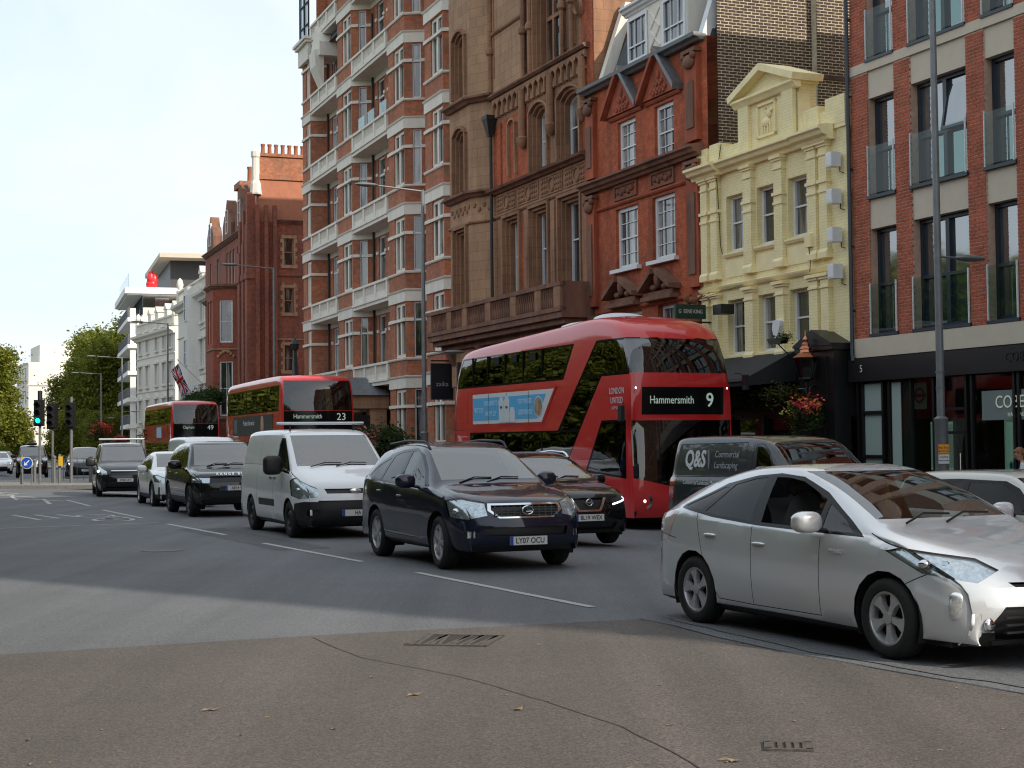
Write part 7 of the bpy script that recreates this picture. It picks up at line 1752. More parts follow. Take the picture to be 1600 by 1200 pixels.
bus9 = vehicle('red_double_decker_bus', S, (o.x, o.y, -.30), h, 'large rounded red double-decker bus showing Hammersmith and the number 9', 'bus', 'red double-decker buses in the queue')
X0 = 10.2/2
bus9.scale = (1.02, 1.055, 1.055); bus9.location.x += .10; bus9.location.y += .05
M_LED = mat('destination_text', (.48, .60, .50), .5, emit=.16)
text('Hammersmith', .235, M_LED, bus9, (X0-.045, -.34, 2.72), (R(90), 0, R(90)), sx=.80)
text('9', .42, M_LED, bus9, (X0-.05, .60, 2.71), (R(90), 0, R(90)), off=.004, sx=.95)
text('LONDON', .19, M_WL, bus9, (X0-.80, -1.262, 2.93), (R(90), 0, 0), sx=.8); text('UNITED', .19, M_WL, bus9, (X0-.80, -1.264, 2.73), (R(90), 0, 0), sx=.8); text('RATP GROUP', .09, M_WL, bus9, (X0-.80, -1.264, 2.57), (R(90), 0, 0), sx=.8)
# advertisement: four posters in a frame
ad = empty('advert_panel', (0, 0, 0)); ad.parent = bus9
def side_poly(pts, m, y, name='poster', par=None, t=.004):
    b_ = MB(); b_.prism([(X0-x, z) for x, z in pts], y-t, y); return b_.build(name, m, par or ad)
side_poly([(4.40, 2.29), (8.58, 2.29), (8.58, 3.15), (3.66, 3.15)], M_BRED, -1.264, 'frame'); side_poly([(4.47, 2.34), (8.52, 2.34), (8.52, 3.09), (3.80, 3.09)], M_ADW, -1.270)
side_poly([(5.6-.9, 2.43), (8.50, 2.43), (8.50, 2.99), (4.22, 2.99)], M_ADB, -1.276)
for x in (5.15, 6.42, 7.5): side_poly([(x, 2.34), (x+.015, 2.34), (x+.015, 3.09), (x, 3.09)], M_LEAD, -1.281, 'joint')
M_ADT = mat('advert_pale_text', (.45, .68, .85), .5)
for s_, x, z in (('NEXT STOP', 8.12, 2.68), ('YOUR GUIDE TO A', 7.32, 2.84), ('HEALTHY GUT', 7.38, 2.58), ('FEED YOUR GUT', 5.35, 2.84), ('GOOD FOR YOU', 5.35, 2.58)):
    text(s_, .17, M_ADT, ad, (X0-x, -1.283, z), (R(90), 0, 0), sx=.62, off=.003)
for x, z0, z1, w in ((6.72, 2.36, 2.98, .16), (6.40, 2.36, 3.0, .16), (6.08, 2.36, 2.72, .17)):
    b_ = MB(); b_.prism([(X0-x-w*.9, z0), (X0-x+w*.9, z0), (X0-x+w*.9, z1-.12), (X0-x+w*.6, z1-.05), (X0-x+w*.6, z1), (X0-x-w*.6, z1), (X0-x-w*.6, z1-.05), (X0-x-w*.9, z1-.12)], -1.287, -1.281); b_.build('printed_bottle', M_ADW, ad)
text('apa', .12, M_INK, ad, (X0-6.72, -1.290, 2.74), (R(90), 0, 0), sx=.8); text('apa', .12, M_INK, ad, (X0-6.40, -1.290, 2.74), (R(90), 0, 0), sx=.8)
b_ = MB(); b_.lathe([(.22, -1.283), (.0, -1.284)], 24, (X0-4.62, 0, 2.70), axis='y'); o = b_.build('printed_portrait', mat('portrait_print', (.36, .25, .16), .6, noise=.6, nscale=9), ad)
b_ = MB(); b_.lathe([(.25, -1.279), (.22, -1.282)], 24, (X0-4.62, 0, 2.70), axis='y'); b_.build('portrait_ring', M_ADW, ad)
for x in (4.5, 5.55, 6.6, 7.65, 8.6): 
    for z0, z1 in ((3.30, 4.03), (1.05, 2.1)): 
        if z1 > 3 or x < 8.6: MB().box(X0-x-.03, X0-x+.03, -1.262 if z1 < 3 else -1.236, -1.24 if z1 < 3 else -1.20, z0, z1).build('window_pillar', M_GLOSSBLK, bus9)
for x in (5.0, 6.05, 7.1): MB().box(X0-x-.16, X0-x+.16, -1.245, -1.222, 3.80, 3.97).build('opening_vent', M_PIT, bus9)
for (x0, x1, zz) in ((3.6, 5.2, 4.54), (2.4, 3.3, 4.62)):
    b_ = MB(); b_.ell((X0-(x0+x1)/2, 0, zz), ((x1-x0)/2, .7, .16), 16, 8); b_.build('roof_pod', M_WHT, bus9, smooth=True)
for sg in (-1, 1):
    b_ = MB(); b_.lathe([(.17, 0), (.18, .03), (.13, .035), (.12, .0)], 24, axis='x'); l_ = link('headlight', b_.mesh('headlight', M_CHROME, True), bus9, (X0-.16, sg*.98, .62), (0, 0, sg*.55))
    b_ = MB(); b_.ell((0, 0, 0), (.04, .12, .12), 16, 10); link('lens', b_.mesh('lens', M_REFL, True), l_)
    b_ = MB(); b_.ell((.02, 0, 0), (.05, .055, .055), 12, 8); link('lamp', b_.mesh('lamp', M_LAMPON, True), l_)
    b_ = MB(); b_.ell((0, 0, 0), (.025, .03, .03), 8, 6); link('marker_lamp', b_.mesh('marker_lamp', M_DRLON, True), bus9, (X0-.21, sg*1.12, 2.98))
    b_ = MB(); b_.box(-.08, .08, -.04, .04, -.16, .16); o = link('door_mirror', b_.mesh('door_mirror', M_BLK), bus9, (X0-.35 if sg < 0 else X0+.12, sg*1.40, 2.45 if sg < 0 else 3.1))
    b_ = MB(); b_.tube([(0, 0, .1), (-.1, -sg*.08, .2), (-.2, -sg*.16, .2)], .015, 6); link('mirror_arm', b_.mesh('mirror_arm', M_BLK), o)
def bus_inside(root, L_, decks=((.55, 2.15), (2.30, 4.05))):
    b_ = MB()
    for z0, z1 in decks: b_.box(-L_/2+.3, L_/2-.35, -1.1, 1.1, z0-.06, z0)
    b_.box(-L_/2+.2, -L_/2+.3, -1.1, 1.1, .5, 4.0); b_.box(-L_/2+.3, L_/2-2.0, .25, .3, .5, 2.1); b_.build('deck_floors', M_DASH, root)
    for z0, z1 in decks:
        n = int((L_-2.4)/.85)
        for i in range(n):
            for y in (-.68, .68): link('bus_seat', SEAT, root, (-L_/2+1.0+i*.85, y, z0+.48))
bus_inside(bus9, 10.2)
bdv, _ = seated(bus9, X0-1.35, -.60, 1.02, M_SHIRTB, M_SKIND, M_HAIRG, 'bus driver in a blue shirt with one hand at the cab window of bus 9', reach=.45, turn=-.3, lhand=(.22, -.42, 1.22))
bdv.location.z = bus9.location.z

def flat_bus(name, loc, h, route, dest, label, advert, L_=10.3):
    S = dict(L=L_, W=2.5, wr=.48, rim=.28, wwidth=.28, axles=(2.5, 7.8), paint=M_BRED, z0=.3, bow=.26, bow_r=.06, crown=.16, arch=.55, tuck=.12, step=.2,
        sil=[(.10, .3), (.03, .5), (.0, 1.0), (.05, 2.0), (.10, 2.6), (.12, 3.1), (.28, 3.9), (.42, 4.14), (.8, 4.25), (2.0, 4.30), (9.0, 4.28), (9.9, 4.22), (10.15, 4.0), (10.25, 3.0), (10.3, 1.5), (10.3, .35)],
        belt=[(0, 3.0), (10.3, 3.0)], top=[(0, 1.2), (10.3, 1.2)], plan=[(0, .95), (.2, .99), (.6, 1.0), (9.8, 1.0), (10.3, .96)],
        surround=[[(.75, 3.05), (9.9, 3.05), (9.9, 3.92), (.75, 3.92)], [(.75, 1.05), (9.2, 1.05), (9.2, 2.1), (.75, 2.1)]],
        windows=[[(.80 + 1.83*k, 3.10), (.80 + 1.83*k + 1.76, 3.10), (.80 + 1.83*k + 1.76, 3.87), (.80 + 1.83*k, 3.87)] for k in range(5)] + [[(.80 + 2.1*k, 1.1), (.80 + 2.1*k + 2.0, 1.1), (.80 + 2.1*k + 2.0, 2.05), (.80 + 2.1*k, 2.05)] for k in range(4)],
        glass={k: M_BGL for k in range(9)}, front=[([(-1.16, 3.06), (1.16, 3.06), (1.12, 4.06), (-1.12, 4.06)], 40), ([(-1.16, 2.36), (1.16, 2.36), (1.16, 3.045), (-1.16, 3.045)], 63), ([(-1.18, .95), (1.18, .95), (1.18, 2.32), (-1.18, 2.32)], 42)], screen=M_BGLF,
        corner=[(20, [(.8, .6), (1.1, .6), (1.1, .8), (.8, .8)], 50)], gap=.005)
    b = vehicle(name, S, loc, h, label, 'bus', 'red double-decker buses in the queue')
    text(dest, .21, M_LED, b, (L_/2-.05, -.42, 2.86), (R(90), 0, R(90)), sx=.80); text(route, .33, M_LED, b, (L_/2-.06, .72, 2.84), (R(90), 0, R(90)))
    bus_inside(b, L_)
    p = MB(); p.box(L_/2-8.6, L_/2-1.6, -1.262, -1.252, 2.28, 2.98); pp_ = p.build('advert_panel', advert, b)
    return b, pp_
M_ADK = mat('advert_charcoal', (.03, .035, .035), .4)
b23, pa = flat_bus('red_double_decker_bus', (-8.18, 55.5, -.26), Vector((.36, -.933)), '23', 'Hammersmith', 'red double-decker bus with flat glass front showing number 23 behind the white panel van', M_ADK)
text('My better than ever bar', .26, M_WL, pa, (10.3/2-5.6, -1.268, 2.72), (R(90), 0, 0), sx=.8)
q = MB(); q.box(10.3/2-8.3, 10.3/2-7.7, -1.27, -1.264, 2.38, 2.88); q.build('advert_frame', M_LEAD, pa); q = MB(); q.ell((10.3/2-3.3, -1.262, 2.62), (.26, .012, .34), 12, 8); q.build('printed_hand', M_SKIN, pa, smooth=True)
b49, pb = flat_bus('red_double_decker_bus', (-18.3, 84.6, -.22), Vector((.37, -.929)), '49', 'Clapham', 'distant red double-decker bus numbered 49 in front of the cream stucco terrace', M_BRED)
q = MB(); q.box(10.3/2-5.2, 10.3/2-3.6, -1.27, -1.263, 2.35, 2.92); q.build('pale_poster', M_ADT, pb)
far, pc_ = flat_bus('red_double_decker_bus', (-112, 335, -1.6), Vector((.3, -.95)), '9', 'Aldwych', 'tiny red double-decker bus at the far left edge beyond the blue car', M_BRED)
# ------------------------------------------------------------------ foliage
import numpy as np
def leaf_cloud(name, m, lobes, n, size, seed=1, flat=.5):
    """many leaf-sized blades spread in clumps through the crown's volume"""
    g = np.random.default_rng(seed); V = []; 
    lob = np.array(lobes, float); wts = (lob[:, 3]*lob[:, 4]*lob[:, 5])**.67; wts /= wts.sum()
    nc = max(20, n//26); ci = g.choice(len(lob), nc, p=wts)
    d = g.normal(size=(nc, 3)); d /= np.linalg.norm(d, axis=1)[:, None]; rr = g.random(nc)**.28
    cen = lob[ci, :3] + d*rr[:, None]*lob[ci, 3:6]
    li = g.integers(0, nc, n); cr_ = size*2.6*(0.6+g.random(nc))
    p = cen[li] + g.normal(size=(n, 3))*cr_[li][:, None]*[1, 1, .65]
    a = g.normal(size=(n, 3)); a[:, 2] *= flat; a /= np.linalg.norm(a, axis=1)[:, None]
    b = g.normal(size=(n, 3)); b -= (a*b).sum(1)[:, None]*a; b /= np.linalg.norm(b, axis=1)[:, None]
    s = size*(.6+.8*g.random(n))[:, None]
    q = np.stack([p - a*s, p - b*s*.55, p + a*s, p + b*s*.55], 1).reshape(-1, 3)
    me = bpy.data.meshes.new(name); me.vertices.add(4*n); me.vertices.foreach_set('co', q.astype(np.float32).ravel())
    me.loops.add(4*n); me.loops.foreach_set('vertex_index', np.arange(4*n, dtype=np.int32)); me.polygons.add(n)
    me.polygons.foreach_set('loop_start', np.arange(0, 4*n, 4, dtype=np.int32)); me.update(calc_edges=True); me.validate()
    for x in (m if isinstance(m, list) else [m]): me.materials.append(x)
    if name != 'crown': me['loose'] = 1
    if isinstance(m, list): me.polygons.foreach_set('material_index', (g.integers(0, nc, nc)[li] % len(m)).astype(np.int32)[:len(me.polygons)])
    return me
def foliage(name, c1, c2, trans=.3):
    m, nt, b = new_mat(name); N = nt.nodes; Lk = nt.links
    t = N.new('ShaderNodeTexCoord'); n = N.new('ShaderNodeTexNoise'); n.inputs['Scale'].default_value = .8; n.inputs['Detail'].default_value = 6; n.inputs['Roughness'].default_value = .7
    geo = N.new('ShaderNodeNewGeometry'); ad = N.new('ShaderNodeMath'); ad.operation = 'ADD'; mu = N.new('ShaderNodeMath'); mu.operation = 'MULTIPLY'; mu.inputs[1].default_value = .5
    Lk.new(t.outputs['Object'], n.inputs['Vector']); Lk.new(geo.outputs['Random Per Island'], mu.inputs[0]); Lk.new(mu.outputs[0], ad.inputs[0]); Lk.new(n.outputs['Fac'], ad.inputs[1])
    mr = N.new('ShaderNodeMapRange'); mr.inputs[1].default_value = .45; mr.inputs[2].default_value = 1.05; Lk.new(ad.outputs[0], mr.inputs[0])
    mix = N.new('ShaderNodeMix'); mix.data_type = 'RGBA'; mix.inputs[6].default_value = (*c1, 1); mix.inputs[7].default_value = (*c2, 1); Lk.new(mr.outputs[0], mix.inputs[0])
    Lk.new(mix.outputs[2], b.inputs['Base Color']); b.inputs['Roughness'].default_value = .6; b.inputs['Specular IOR Level'].default_value = .25
    tr = N.new('ShaderNodeBsdfTranslucent'); Lk.new(mix.outputs[2], tr.inputs[0]); ms = N.new('ShaderNodeMixShader'); ms.inputs[0].default_value = trans
    out = N['Material Output']; Lk.new(b.outputs[0], ms.inputs[1]); Lk.new(tr.outputs[0], ms.inputs[2]); Lk.new(ms.outputs[0], out.inputs[0])
    return m
M_LEAF = foliage('plane_tree_leaves', (.065, .10, .016), (.27, .27, .03), .4)
M_LEAF2 = foliage('park_tree_leaves', (.05, .085, .014), (.22, .24, .03), .4)
M_LEAFH = foliage('hedge_leaves', (.018, .045, .012), (.06, .10, .02))
M_BARK = mat('bark', (.09, .075, .06), .9, noise=.4, nscale=5, bump=.4)
def lobes(r, h, seed, n=11):
    g = random.Random(seed); L_ = [(0, 0, 0, r*.62, r*.62, h*.36)]
    for i in range(n):
        a = 2*math.pi*i/n + g.uniform(-.4, .4); z = g.uniform(-.34, .38)*h; k = g.uniform(.42, .68)*math.sqrt(max(.15, 1-(z/(h*.55))**2))
        L_.append((math.cos(a)*r*k, math.sin(a)*r*k, z, r*g.uniform(.26, .42), r*g.uniform(.26, .42), h*g.uniform(.12, .20)))
    return L_
CR = [leaf_cloud('crown', M_LEAF, lobes(6.0, 11, s_), 52000, .165, s_) for s_ in (3, 8)]
CRP = [leaf_cloud('crown', M_LEAF2, lobes(6.2, 13, s_), 16000, .26, s_) for s_ in (5, 12)]
CRP = [leaf_cloud('crown', M_LEAF2, [(a, b, c, d*1.05, e*1.05, f_*1.25) for a, b, c, d, e, f_ in lobes(6.2, 12, s_)], 30000, .24, s_) for s_ in (5, 12)]
tk = MB(); tk.tube([(0, 0, 0), (.1, .05, 3), (.0, .1, 6)], [.42, .3, .2], 10)
for k in range(7):
    a = k*.9; tk.tube([(.05, .05, 3.2+k*.35), (1.4*math.cos(a), 1.4*math.sin(a), 5.5+k*.3), (3.2*math.cos(a), 3.2*math.sin(a), 8+k*.3)], [.17, .1, .03], 7)
TRK = tk.mesh('trunk', M_BARK, True)
def tree(x, y, s, crown, label, cz=8.6, name='plane_tree', sz=1.0, group=None):
    r = empty(name, (x, y, -.3), rnd.uniform(0, 6), label, 'tree', group); r.scale = (s, s, s)
    link('trunk', TRK, r); link('crown', crown, r, (0, 0, cz), (0, 0, rnd.uniform(0, 6)), (1, 1, sz))
    return r
tree(-53.6, 152, 1.0, CR[0], 'broad yellow-green tree filling the far left edge of the street', 6.6)
tree(-57.5, 163, 1.0, CR[1], 'yellowing tree behind the broad one at the left edge', 7.2)
tree(-50.5, 138, .8, CR[1], 'lower dark green tree under the broad one at the left edge', 5.0)
for x, y, s, l, c in ((-56.2, 205, 1.0, 'rounded green tree left of the lamp posts in the distance', 7.6), (-53.5, 208, 1.38, 'tallest distant tree, beside the slim brick house', 8.4), (-54.6, 199, .85, 'dark lower tree behind the tall lamp posts', 6.8),
                      (-63.5, 196, .42, 'smaller tree in front of the distant white mansion', 6.0), (-50.2, 196, 1.2, 'tree tucked against the slim brick house', 7.4), (-54.5, 190, .62, 'low shaded tree above the distant cars', 4.8), (-49.0, 185, .6, 'low bushy tree behind the red flower baskets', 4.6)):
    tree(x, y, s, CR[int(s*100) % 2], l, c)
for i, (x, y, s) in enumerate(((-13, 12, .85), (-16.5, 22, .9), (-19.5, 31, .85), (-23.5, 40, .9), (-27, 49, .86), (-30.5, 58, .92), (-34, 67, .9), (-37.5, 76, .95), (-41, 86, 1.0), (-45, 97, 1.05), (-49, 108, 1.1), (-54, 120, 1.15), (-59, 133, 1.2), (-30, 34, 1.0), (-36, 48, 1.0), (-42, 62, 1.05), (-50, 80, 1.1), (-60, 104, 1.2), (-15, 13, 1.1), (-10.5, 3, 1.2), (-22, 4, 1.2), (-8, -7, 1.2), (-16, -8, 1.2), (-8, -18, 1.0), (2, -24, 1.0), (12, -30, 1.0), (-24, -14, 1.1))):
    tree(x, y, s, CRP[i % 2], 'tall unseen park tree beyond the left edge of the picture', 6.5, 'park_tree', sz=.84, group='park trees along the near side of the road')  # row mirrored in the windows; trees near the camera added to darken reflections

sb_ = empty('added_shrubbery', (0, 0, 0), 0, 'dense unseen shrubbery added under the park trees beyond the left edge', 'hedge')
link('foliage', leaf_cloud('foliage', M_LEAF2, [(x, y, 1.2, 3.2, 3.2, 1.9) for x, y in [(-18-3.9*k*.37*1.0, 10+3.9*k) for k in range(34)] + [(-14+3*k, -8-4*k) for k in range(9)]], 60000, .17, 77), sb_)  # unseen shrubs added to keep the sky out of low reflections
# ------------------------------------------------------------------ street lamps
M_GALV = mat('lamp_grey', (.20, .21, .215), .45, .35, noise=.18, nscale=6)
out = Vector((-.92, -.39, 0))
def lamp_post(x, y, H, label, arm=2.0, low=1.1, base=True, lowz=4.9, s=1.0, up=True):
    r = empty('street_lamp', (x, y, -.17), 0, label, 'street lamp', 'grey lamp posts along the far kerb')
    p = MB()
    if base: p.lathe([(.125, 0), (.125, 2.15), (.135, 2.17), (.135, 2.2), (.08, 2.24)], 14)
    p.tube([(0, 0, 2.2 if base else 0), (0, 0, H)], [.078*s, .055*s], 12); p.build('pole', M_GALV, r, smooth=True)
    if up:
        a = MB(); e = out*arm; a.tube([(0, 0, H-.05), (e.x*.8, e.y*.8, H+.06)], [.035, .025], 8); a.build('arm', M_GALV, r, smooth=True)
        h_ = MB(Matrix.Translation((e.x, e.y, H+.07)) @ Matrix.Rotation(math.atan2(out.y, out.x), 4, 'Z')); h_.ell((0, 0, 0), (.42, .15, .07), 14, 8); h_.build('lamp_head', M_GALV, r, smooth=True)
    if low:
        a = MB(); e = -out*low; a.tube([(0, 0, lowz), (e.x*.75, e.y*.75, lowz+.0)], [.022, .02], 8); a.build('arm', M_GALV, r, smooth=True)
        h_ = MB(Matrix.Translation((e.x, e.y, lowz)) @ Matrix.Rotation(math.atan2(out.y, out.x), 4, 'Z')); h_.ell((0, 0, 0), (.36, .14, .065), 14, 8); h_.build('lamp_head', M_GALV, r, smooth=True)
    return r
lp_ = lamp_post(7.98, 28.6, 12.5, 'thick grey lamp post with stickers and a low side lamp in front of the salon', low=.75, lowz=5.22)
b_ = MB(); b_.box(-.10, .10, -.134, -.128, 1.55, 1.72); bx_ = b_.build('orange_notice', mat('notice_orange', (.75, .30, .02), .6), lp_); b_ = MB(); b_.box(-.10, .10, -.134, -.128, 1.36, 1.535); b_.build('white_notice', M_PAPER, lp_)
text('Bus Stop', .055, M_INK, lp_, (0, -.136, 1.66), (R(90), 0, 0)); text('Not In Use', .05, M_INK, lp_, (0, -.136, 1.595), (R(90), 0, 0)); text('Loading', .05, M_INK, lp_, (0, -.136, 1.49), (R(90), 0, 0)); text('Mon-Fri 8am', .038, M_INK, lp_, (0, -.136, 1.42), (R(90), 0, 0))
for z in (2.75, 3.05): b_ = MB(); b_.lathe([(.08, z), (.088, z), (.088, z+.03), (.08, z+.03)], 14); b_.build('strap_band', M_LEAD, lp_)
lamp_post(-2.92, 51.0, 10.3, 'grey lamp post in front of the striped mansion block', arm=1.95)
lamp_post(-11.3, 73.0, 10.3, 'grey lamp post in front of the red gothic side wall', arm=2.1, low=0)
lamp_post(-23.1, 103.0, 10.1, 'grey lamp post in front of the white stucco corner house', arm=2.0, base=False)
lamp_post(-33.8, 133, 9.6, 'grey lamp post at the slim brick house', arm=2.6, base=False, s=1.2)
lamp_post(-43.4, 162, 9.6, 'pale lamp post against the distant trees, right of a pair', arm=2.6, base=False, s=1.2)
lamp_post(-59.0, 210, 9.8, 'second distant lamp post left of the tall pale one', arm=2.8, base=False, s=1.4)
lamp_post(-71.5, 252, 9.4, 'most distant lamp post, lowest of those against the trees', arm=3.0, base=False, s=1.6)

# ------------------------------------------------------------------ traffic island and signals
isl = [(-22.4, 63.5), (-17.0, 62.2), (-14.6, 62.6), (-14.2, 64.2), (-19.5, 74), (-23.8, 77), (-25.0, 74)]
b_ = MB(); b_.prism(isl, -.02, .13, 'z'); b_.build('traffic_island', M_KERB, kind='structure')
b_ = MB(); b_.prism([((x+19.5)*.93-19.5, (y-68)*.93+68) for x, y in isl], .131, .136, 'z'); b_.build('island_paving', M_PAVE, kind='structure')
M_POLE = mat('signal_grey', (.17, .175, .18), .5, .2, noise=.2, nscale=9)
M_SIGB = mat('signal_black', (.010, .010, .011), .5)
def signal(x, y, H, headz, label, lit=False, dy=0, back=0, r_=.057):
    r = empty('traffic_signal', (x, y, .135), 0, label, 'traffic light', 'signals on the traffic island')
    p = MB(); p.tube([(0, 0, 0), (0, 0, H)], r_, 10); p.build('pole', M_POLE, r, smooth=True)
    h_ = MB(); h_.box(-.15, .15, -.30, -.10, headz-.48, headz+.48); h_.box(-.23, .23, -.12, -.09, headz-.56, headz+.56); hd = h_.build('signal_head', M_SIGB, r)
    for k, (z, c) in enumerate(((.32, (.05, .005, .005)), (0, (.05, .03, .004)), (-.32, (.01, 1.0, .38)))):
        l_ = MB(); l_.ell((0, -.31, headz+z), (.10, .03, .10), 16, 8); l_.build('lens', (mat('green_lit', c, .3, emit=2.5) if (k == 2 and lit) else M_GLOSSBLK), hd, smooth=True)
        v_ = MB(); v_.lathe([(.13, -.50), (.13, -.29)], 14, (0, 0, headz+z), axis='y', a0=R(0), a1=R(180)); v_.build('visor', M_SIGB, hd)
    if back: h2 = MB(); h2.box(-.15, .15, .10, .3, headz-.4, headz+.4); h2.build('rear_signal_head', M_SIGB, r)
    return r
sg1 = signal(-20.05, 65.2, 3.1, 3.0, 'black traffic signal showing a lit green lamp', lit=True)
b_ = MB(); b_.tube([(0, 0, 3.5), (0, 0, 3.95)], .10, 8); b_.build('detector', M_SIGB, sg1)
signal(-20.2, 67.5, 3.0, 2.9, 'dark traffic signal just right of the green one', back=1)
s3 = signal(-18.95, 66.0, 3.7, 2.9, 'tall grey signal pole seen from behind with a black backboard', back=0, r_=.07); 
for x, y, l in ((-20.75, 65.0, 'grey push-button post with a yellow box, leftmost on the island'), (-19.25, 65.3, 'grey push-button post with a yellow box between the signals')):
    r = empty('push_button_post', (x, y, .135), 0, l, 'crossing post'); b_ = MB(); b_.tube([(0, 0, 0), (0, 0, 1.25)], .06, 10); b_.build('post', M_POLE, r, smooth=True)
    b_ = MB(); b_.box(.0, .16, -.16, -.04, .75, 1.15); b_.build('button_box', mat('button_yellow', (.62, .38, .02), .5), r)
kr = empty('keep_left_sign', (-20.35, 64.4, .135), 0, 'round blue keep-left sign with a white arrow on two short posts', 'road sign')
b_ = MB(); b_.lathe([(0, -.02), (.25, -.02), (.25, .0), (0, 0)], 28, (0, 0, .9), axis='y'); b_.build('disc', mat('sign_white', (.6, .6, .6), .4), kr)
b_ = MB(); b_.lathe([(0, -.03), (.225, -.03), (.225, -.021)], 28, (0, 0, .9), axis='y'); b_.build('blue_face', mat('sign_blue', (.015, .08, .42), .4), kr)
b_ = MB(Matrix.Translation((0, 0, .9)) @ Matrix.Rotation(R(-45), 4, 'Y')); b_.box(-.04, .15, -.038, -.031, -.022, .022); b_.prism([(-.16, 0), (-.02, .10), (-.05, .022), (-.05, -.022), (-.02, -.10)], -.038, -.031); b_.build('arrow', M_WHT, kr)
for x in (-.2, .2): b_ = MB(); b_.tube([(x, .03, 0), (x, .03, .95)], .03, 8); b_.build('post', M_POLE, kr)
for x, y, hh, l in ((-19.8, 66.4, 1.15, 'short grey bollard behind the keep-left sign'), (-18.4, 67.0, 1.1, 'short grey bollard at the right of the island'), (-21.2, 68.2, 1.0, 'short grey bollard near the cab')):
    r = empty('bollard', (x, y, .135), 0, l, 'bollard'); b_ = MB(); b_.lathe([(.07, 0), (.07, hh-.1), (.09, hh-.08), (.09, hh), (0, hh+.05)], 12); b_.build('post', M_POLE, r, smooth=True)
# crossing beacons and rails behind
gr_ = empty('guard_rail', (-19.0, 72.0, .13), R(20), 'low grey guard rail on the island behind the signals', 'railing')
b_ = MB(); b_.tube([(-2, 0, 1), (2, 0, 1)], .025, 6); b_.tube([(-2, 0, .15), (2, 0, .15)], .025, 6); b_.build('rail', M_POLE, gr_)
for k in range(14): b_ = MB(); b_.tube([(-1.95+k*.3, 0, 0), (-1.95+k*.3, 0, 1)], .014, 5); b_.build('upright', M_POLE, gr_)

# flower baskets
def petals(name, cols, c, r_, n, s, seed):
    ms_ = [mat('petal_%s' % k, v, .6) for k, v in cols]; return leaf_cloud(name, ms_, [(0, 0, 0, *r_)], n, s, seed)
RF = petals('flowers', (('red', (.55, .03, .02)), ('scarlet', (.62, .08, .03))), 0, (.42, .42, .34), 900, .05, 4); RL = leaf_cloud('basket_leaves', M_LEAFH, [(0, 0, -.1, .4, .4, .35)], 700, .06, 5)
for x, y, z, l in ((-22.8, 85, 2.65, 'round basket of red flowers above the dark sports SUV'), (-20.6, 88, 2.5, 'red flower basket left of the second bus'), (-30.2, 118, 2.2, 'small far basket of red flowers beyond the sports SUV')):
    r = empty('flower_basket', (x, y, z), 0, l, 'flower basket'); link('flowers', RF, r); link('leaves', RL, r); b_ = MB(); b_.tube([(0, 0, -z), (0, 0, -.2)], .05, 8); b_.build('post', M_POLE, r)

# pub lantern and hanging basket
YM = Matrix.Translation(Yb.location) @ Matrix.Rotation(Yb.rotation_euler.z, 4, 'Z'); yang = Yb.rotation_euler.z
def yl(u, y, z): return YM @ Vector((u, y, z))
lr = empty('copper_lantern', yl(6.2, -.72, 0), yang, 'copper-topped lantern on a bracket at the corner of the black pub front', 'lantern')
M_COP = mat('copper', (.55, .22, .12), .3, .9, noise=.2)
b_ = MB(); b_.lathe([(.28, 3.58), (.30, 3.60), (.13, 3.72), (.12, 3.78), (.15, 3.80), (.09, 3.86), (.09, 3.92), (.045, 3.96), (.07, 4.02), (.02, 4.1), (.015, 4.24)], 6); b_.build('copper_roof', M_COP, lr)
b_ = MB()
for k in range(6):
    a = k*math.pi/3; b_.tube([(.28*math.cos(a), .28*math.sin(a), 3.58), (.17*math.cos(a), .17*math.sin(a), 3.12)], .014, 5)
b_.lathe([(.18, 3.12), (.18, 3.08), (.05, 3.02), (.03, 2.8)], 6); b_.build('lantern_frame', M_BLKP, lr)
b_ = MB(); b_.lathe([(.265, 3.57), (.16, 3.13)], 6); b_.build('lantern_glass', glass_mat('smoky_glass', (.35, .33, .3)), lr)
b_ = MB(); b_.tube([(0, .3, 2.95), (0, 0, 2.86), (-.3, -.02, 2.86)], .022, 6); b_.lathe([(.14+.018*math.cos(t*.785), .018*math.sin(t*.785)) for t in range(9)], 16, (.1, .15, 2.8), axis='x'); b_.build('bracket', M_BLKP, lr)
hb = empty('hanging_basket', yl(6.2, -.75, 2.42), yang, 'hanging basket of red and yellow flowers with trailing leaves under the copper lantern', 'flower basket')
link('flowers', petals('flowers', (('crimson', (.42, .02, .03)), ('rose', (.55, .05, .07)), ('orange', (.6, .14, .03))), 0, (.40, .34, .16), 420, .045, 9), hb, (.08, 0, .06)); link('yellow_flowers', petals('yellow_flowers', (('lemon', (.62, .58, .08)), ('cream', (.6, .58, .3))), 0, (.15, .2, .15), 130, .045, 10), hb, (-.42, 0, -.05))
link('leaves', leaf_cloud('leaves', M_LEAFH, [(0, 0, -.1, .42, .36, .2), (-.25, 0, -.55, .17, .2, .4), (.32, 0, -.35, .13, .2, .28)], 1500, .035, 11), hb); b_ = MB(); b_.lathe([(.24, 0), (.2, -.15), (.08, -.25), (0, -.27)], 14); b_.build('basket', mat('coir', (.10, .07, .04), .95), hb, smooth=True)
for k in range(3): b_ = MB(); b_.tube([(.22*math.cos(k*2.1), .22*math.sin(k*2.1), 0), (0, 0, .44)], .006, 4); b_.build('chain', M_BLKP, hb)
gl_ = empty('garland', yl(0, 0, 0), yang, 'band of trailing greenery under the black pub awning', 'plant'); link('foliage', leaf_cloud('foliage', foliage('garland_leaves', (.025, .04, .01), (.11, .11, .025)), [(x, -.5, 2.75, .5, .4, .22) for x in (.2, 1, 1.8, 2.6, 3.4, 4.2, 5.0)], 9000, .045, 21), gl_)
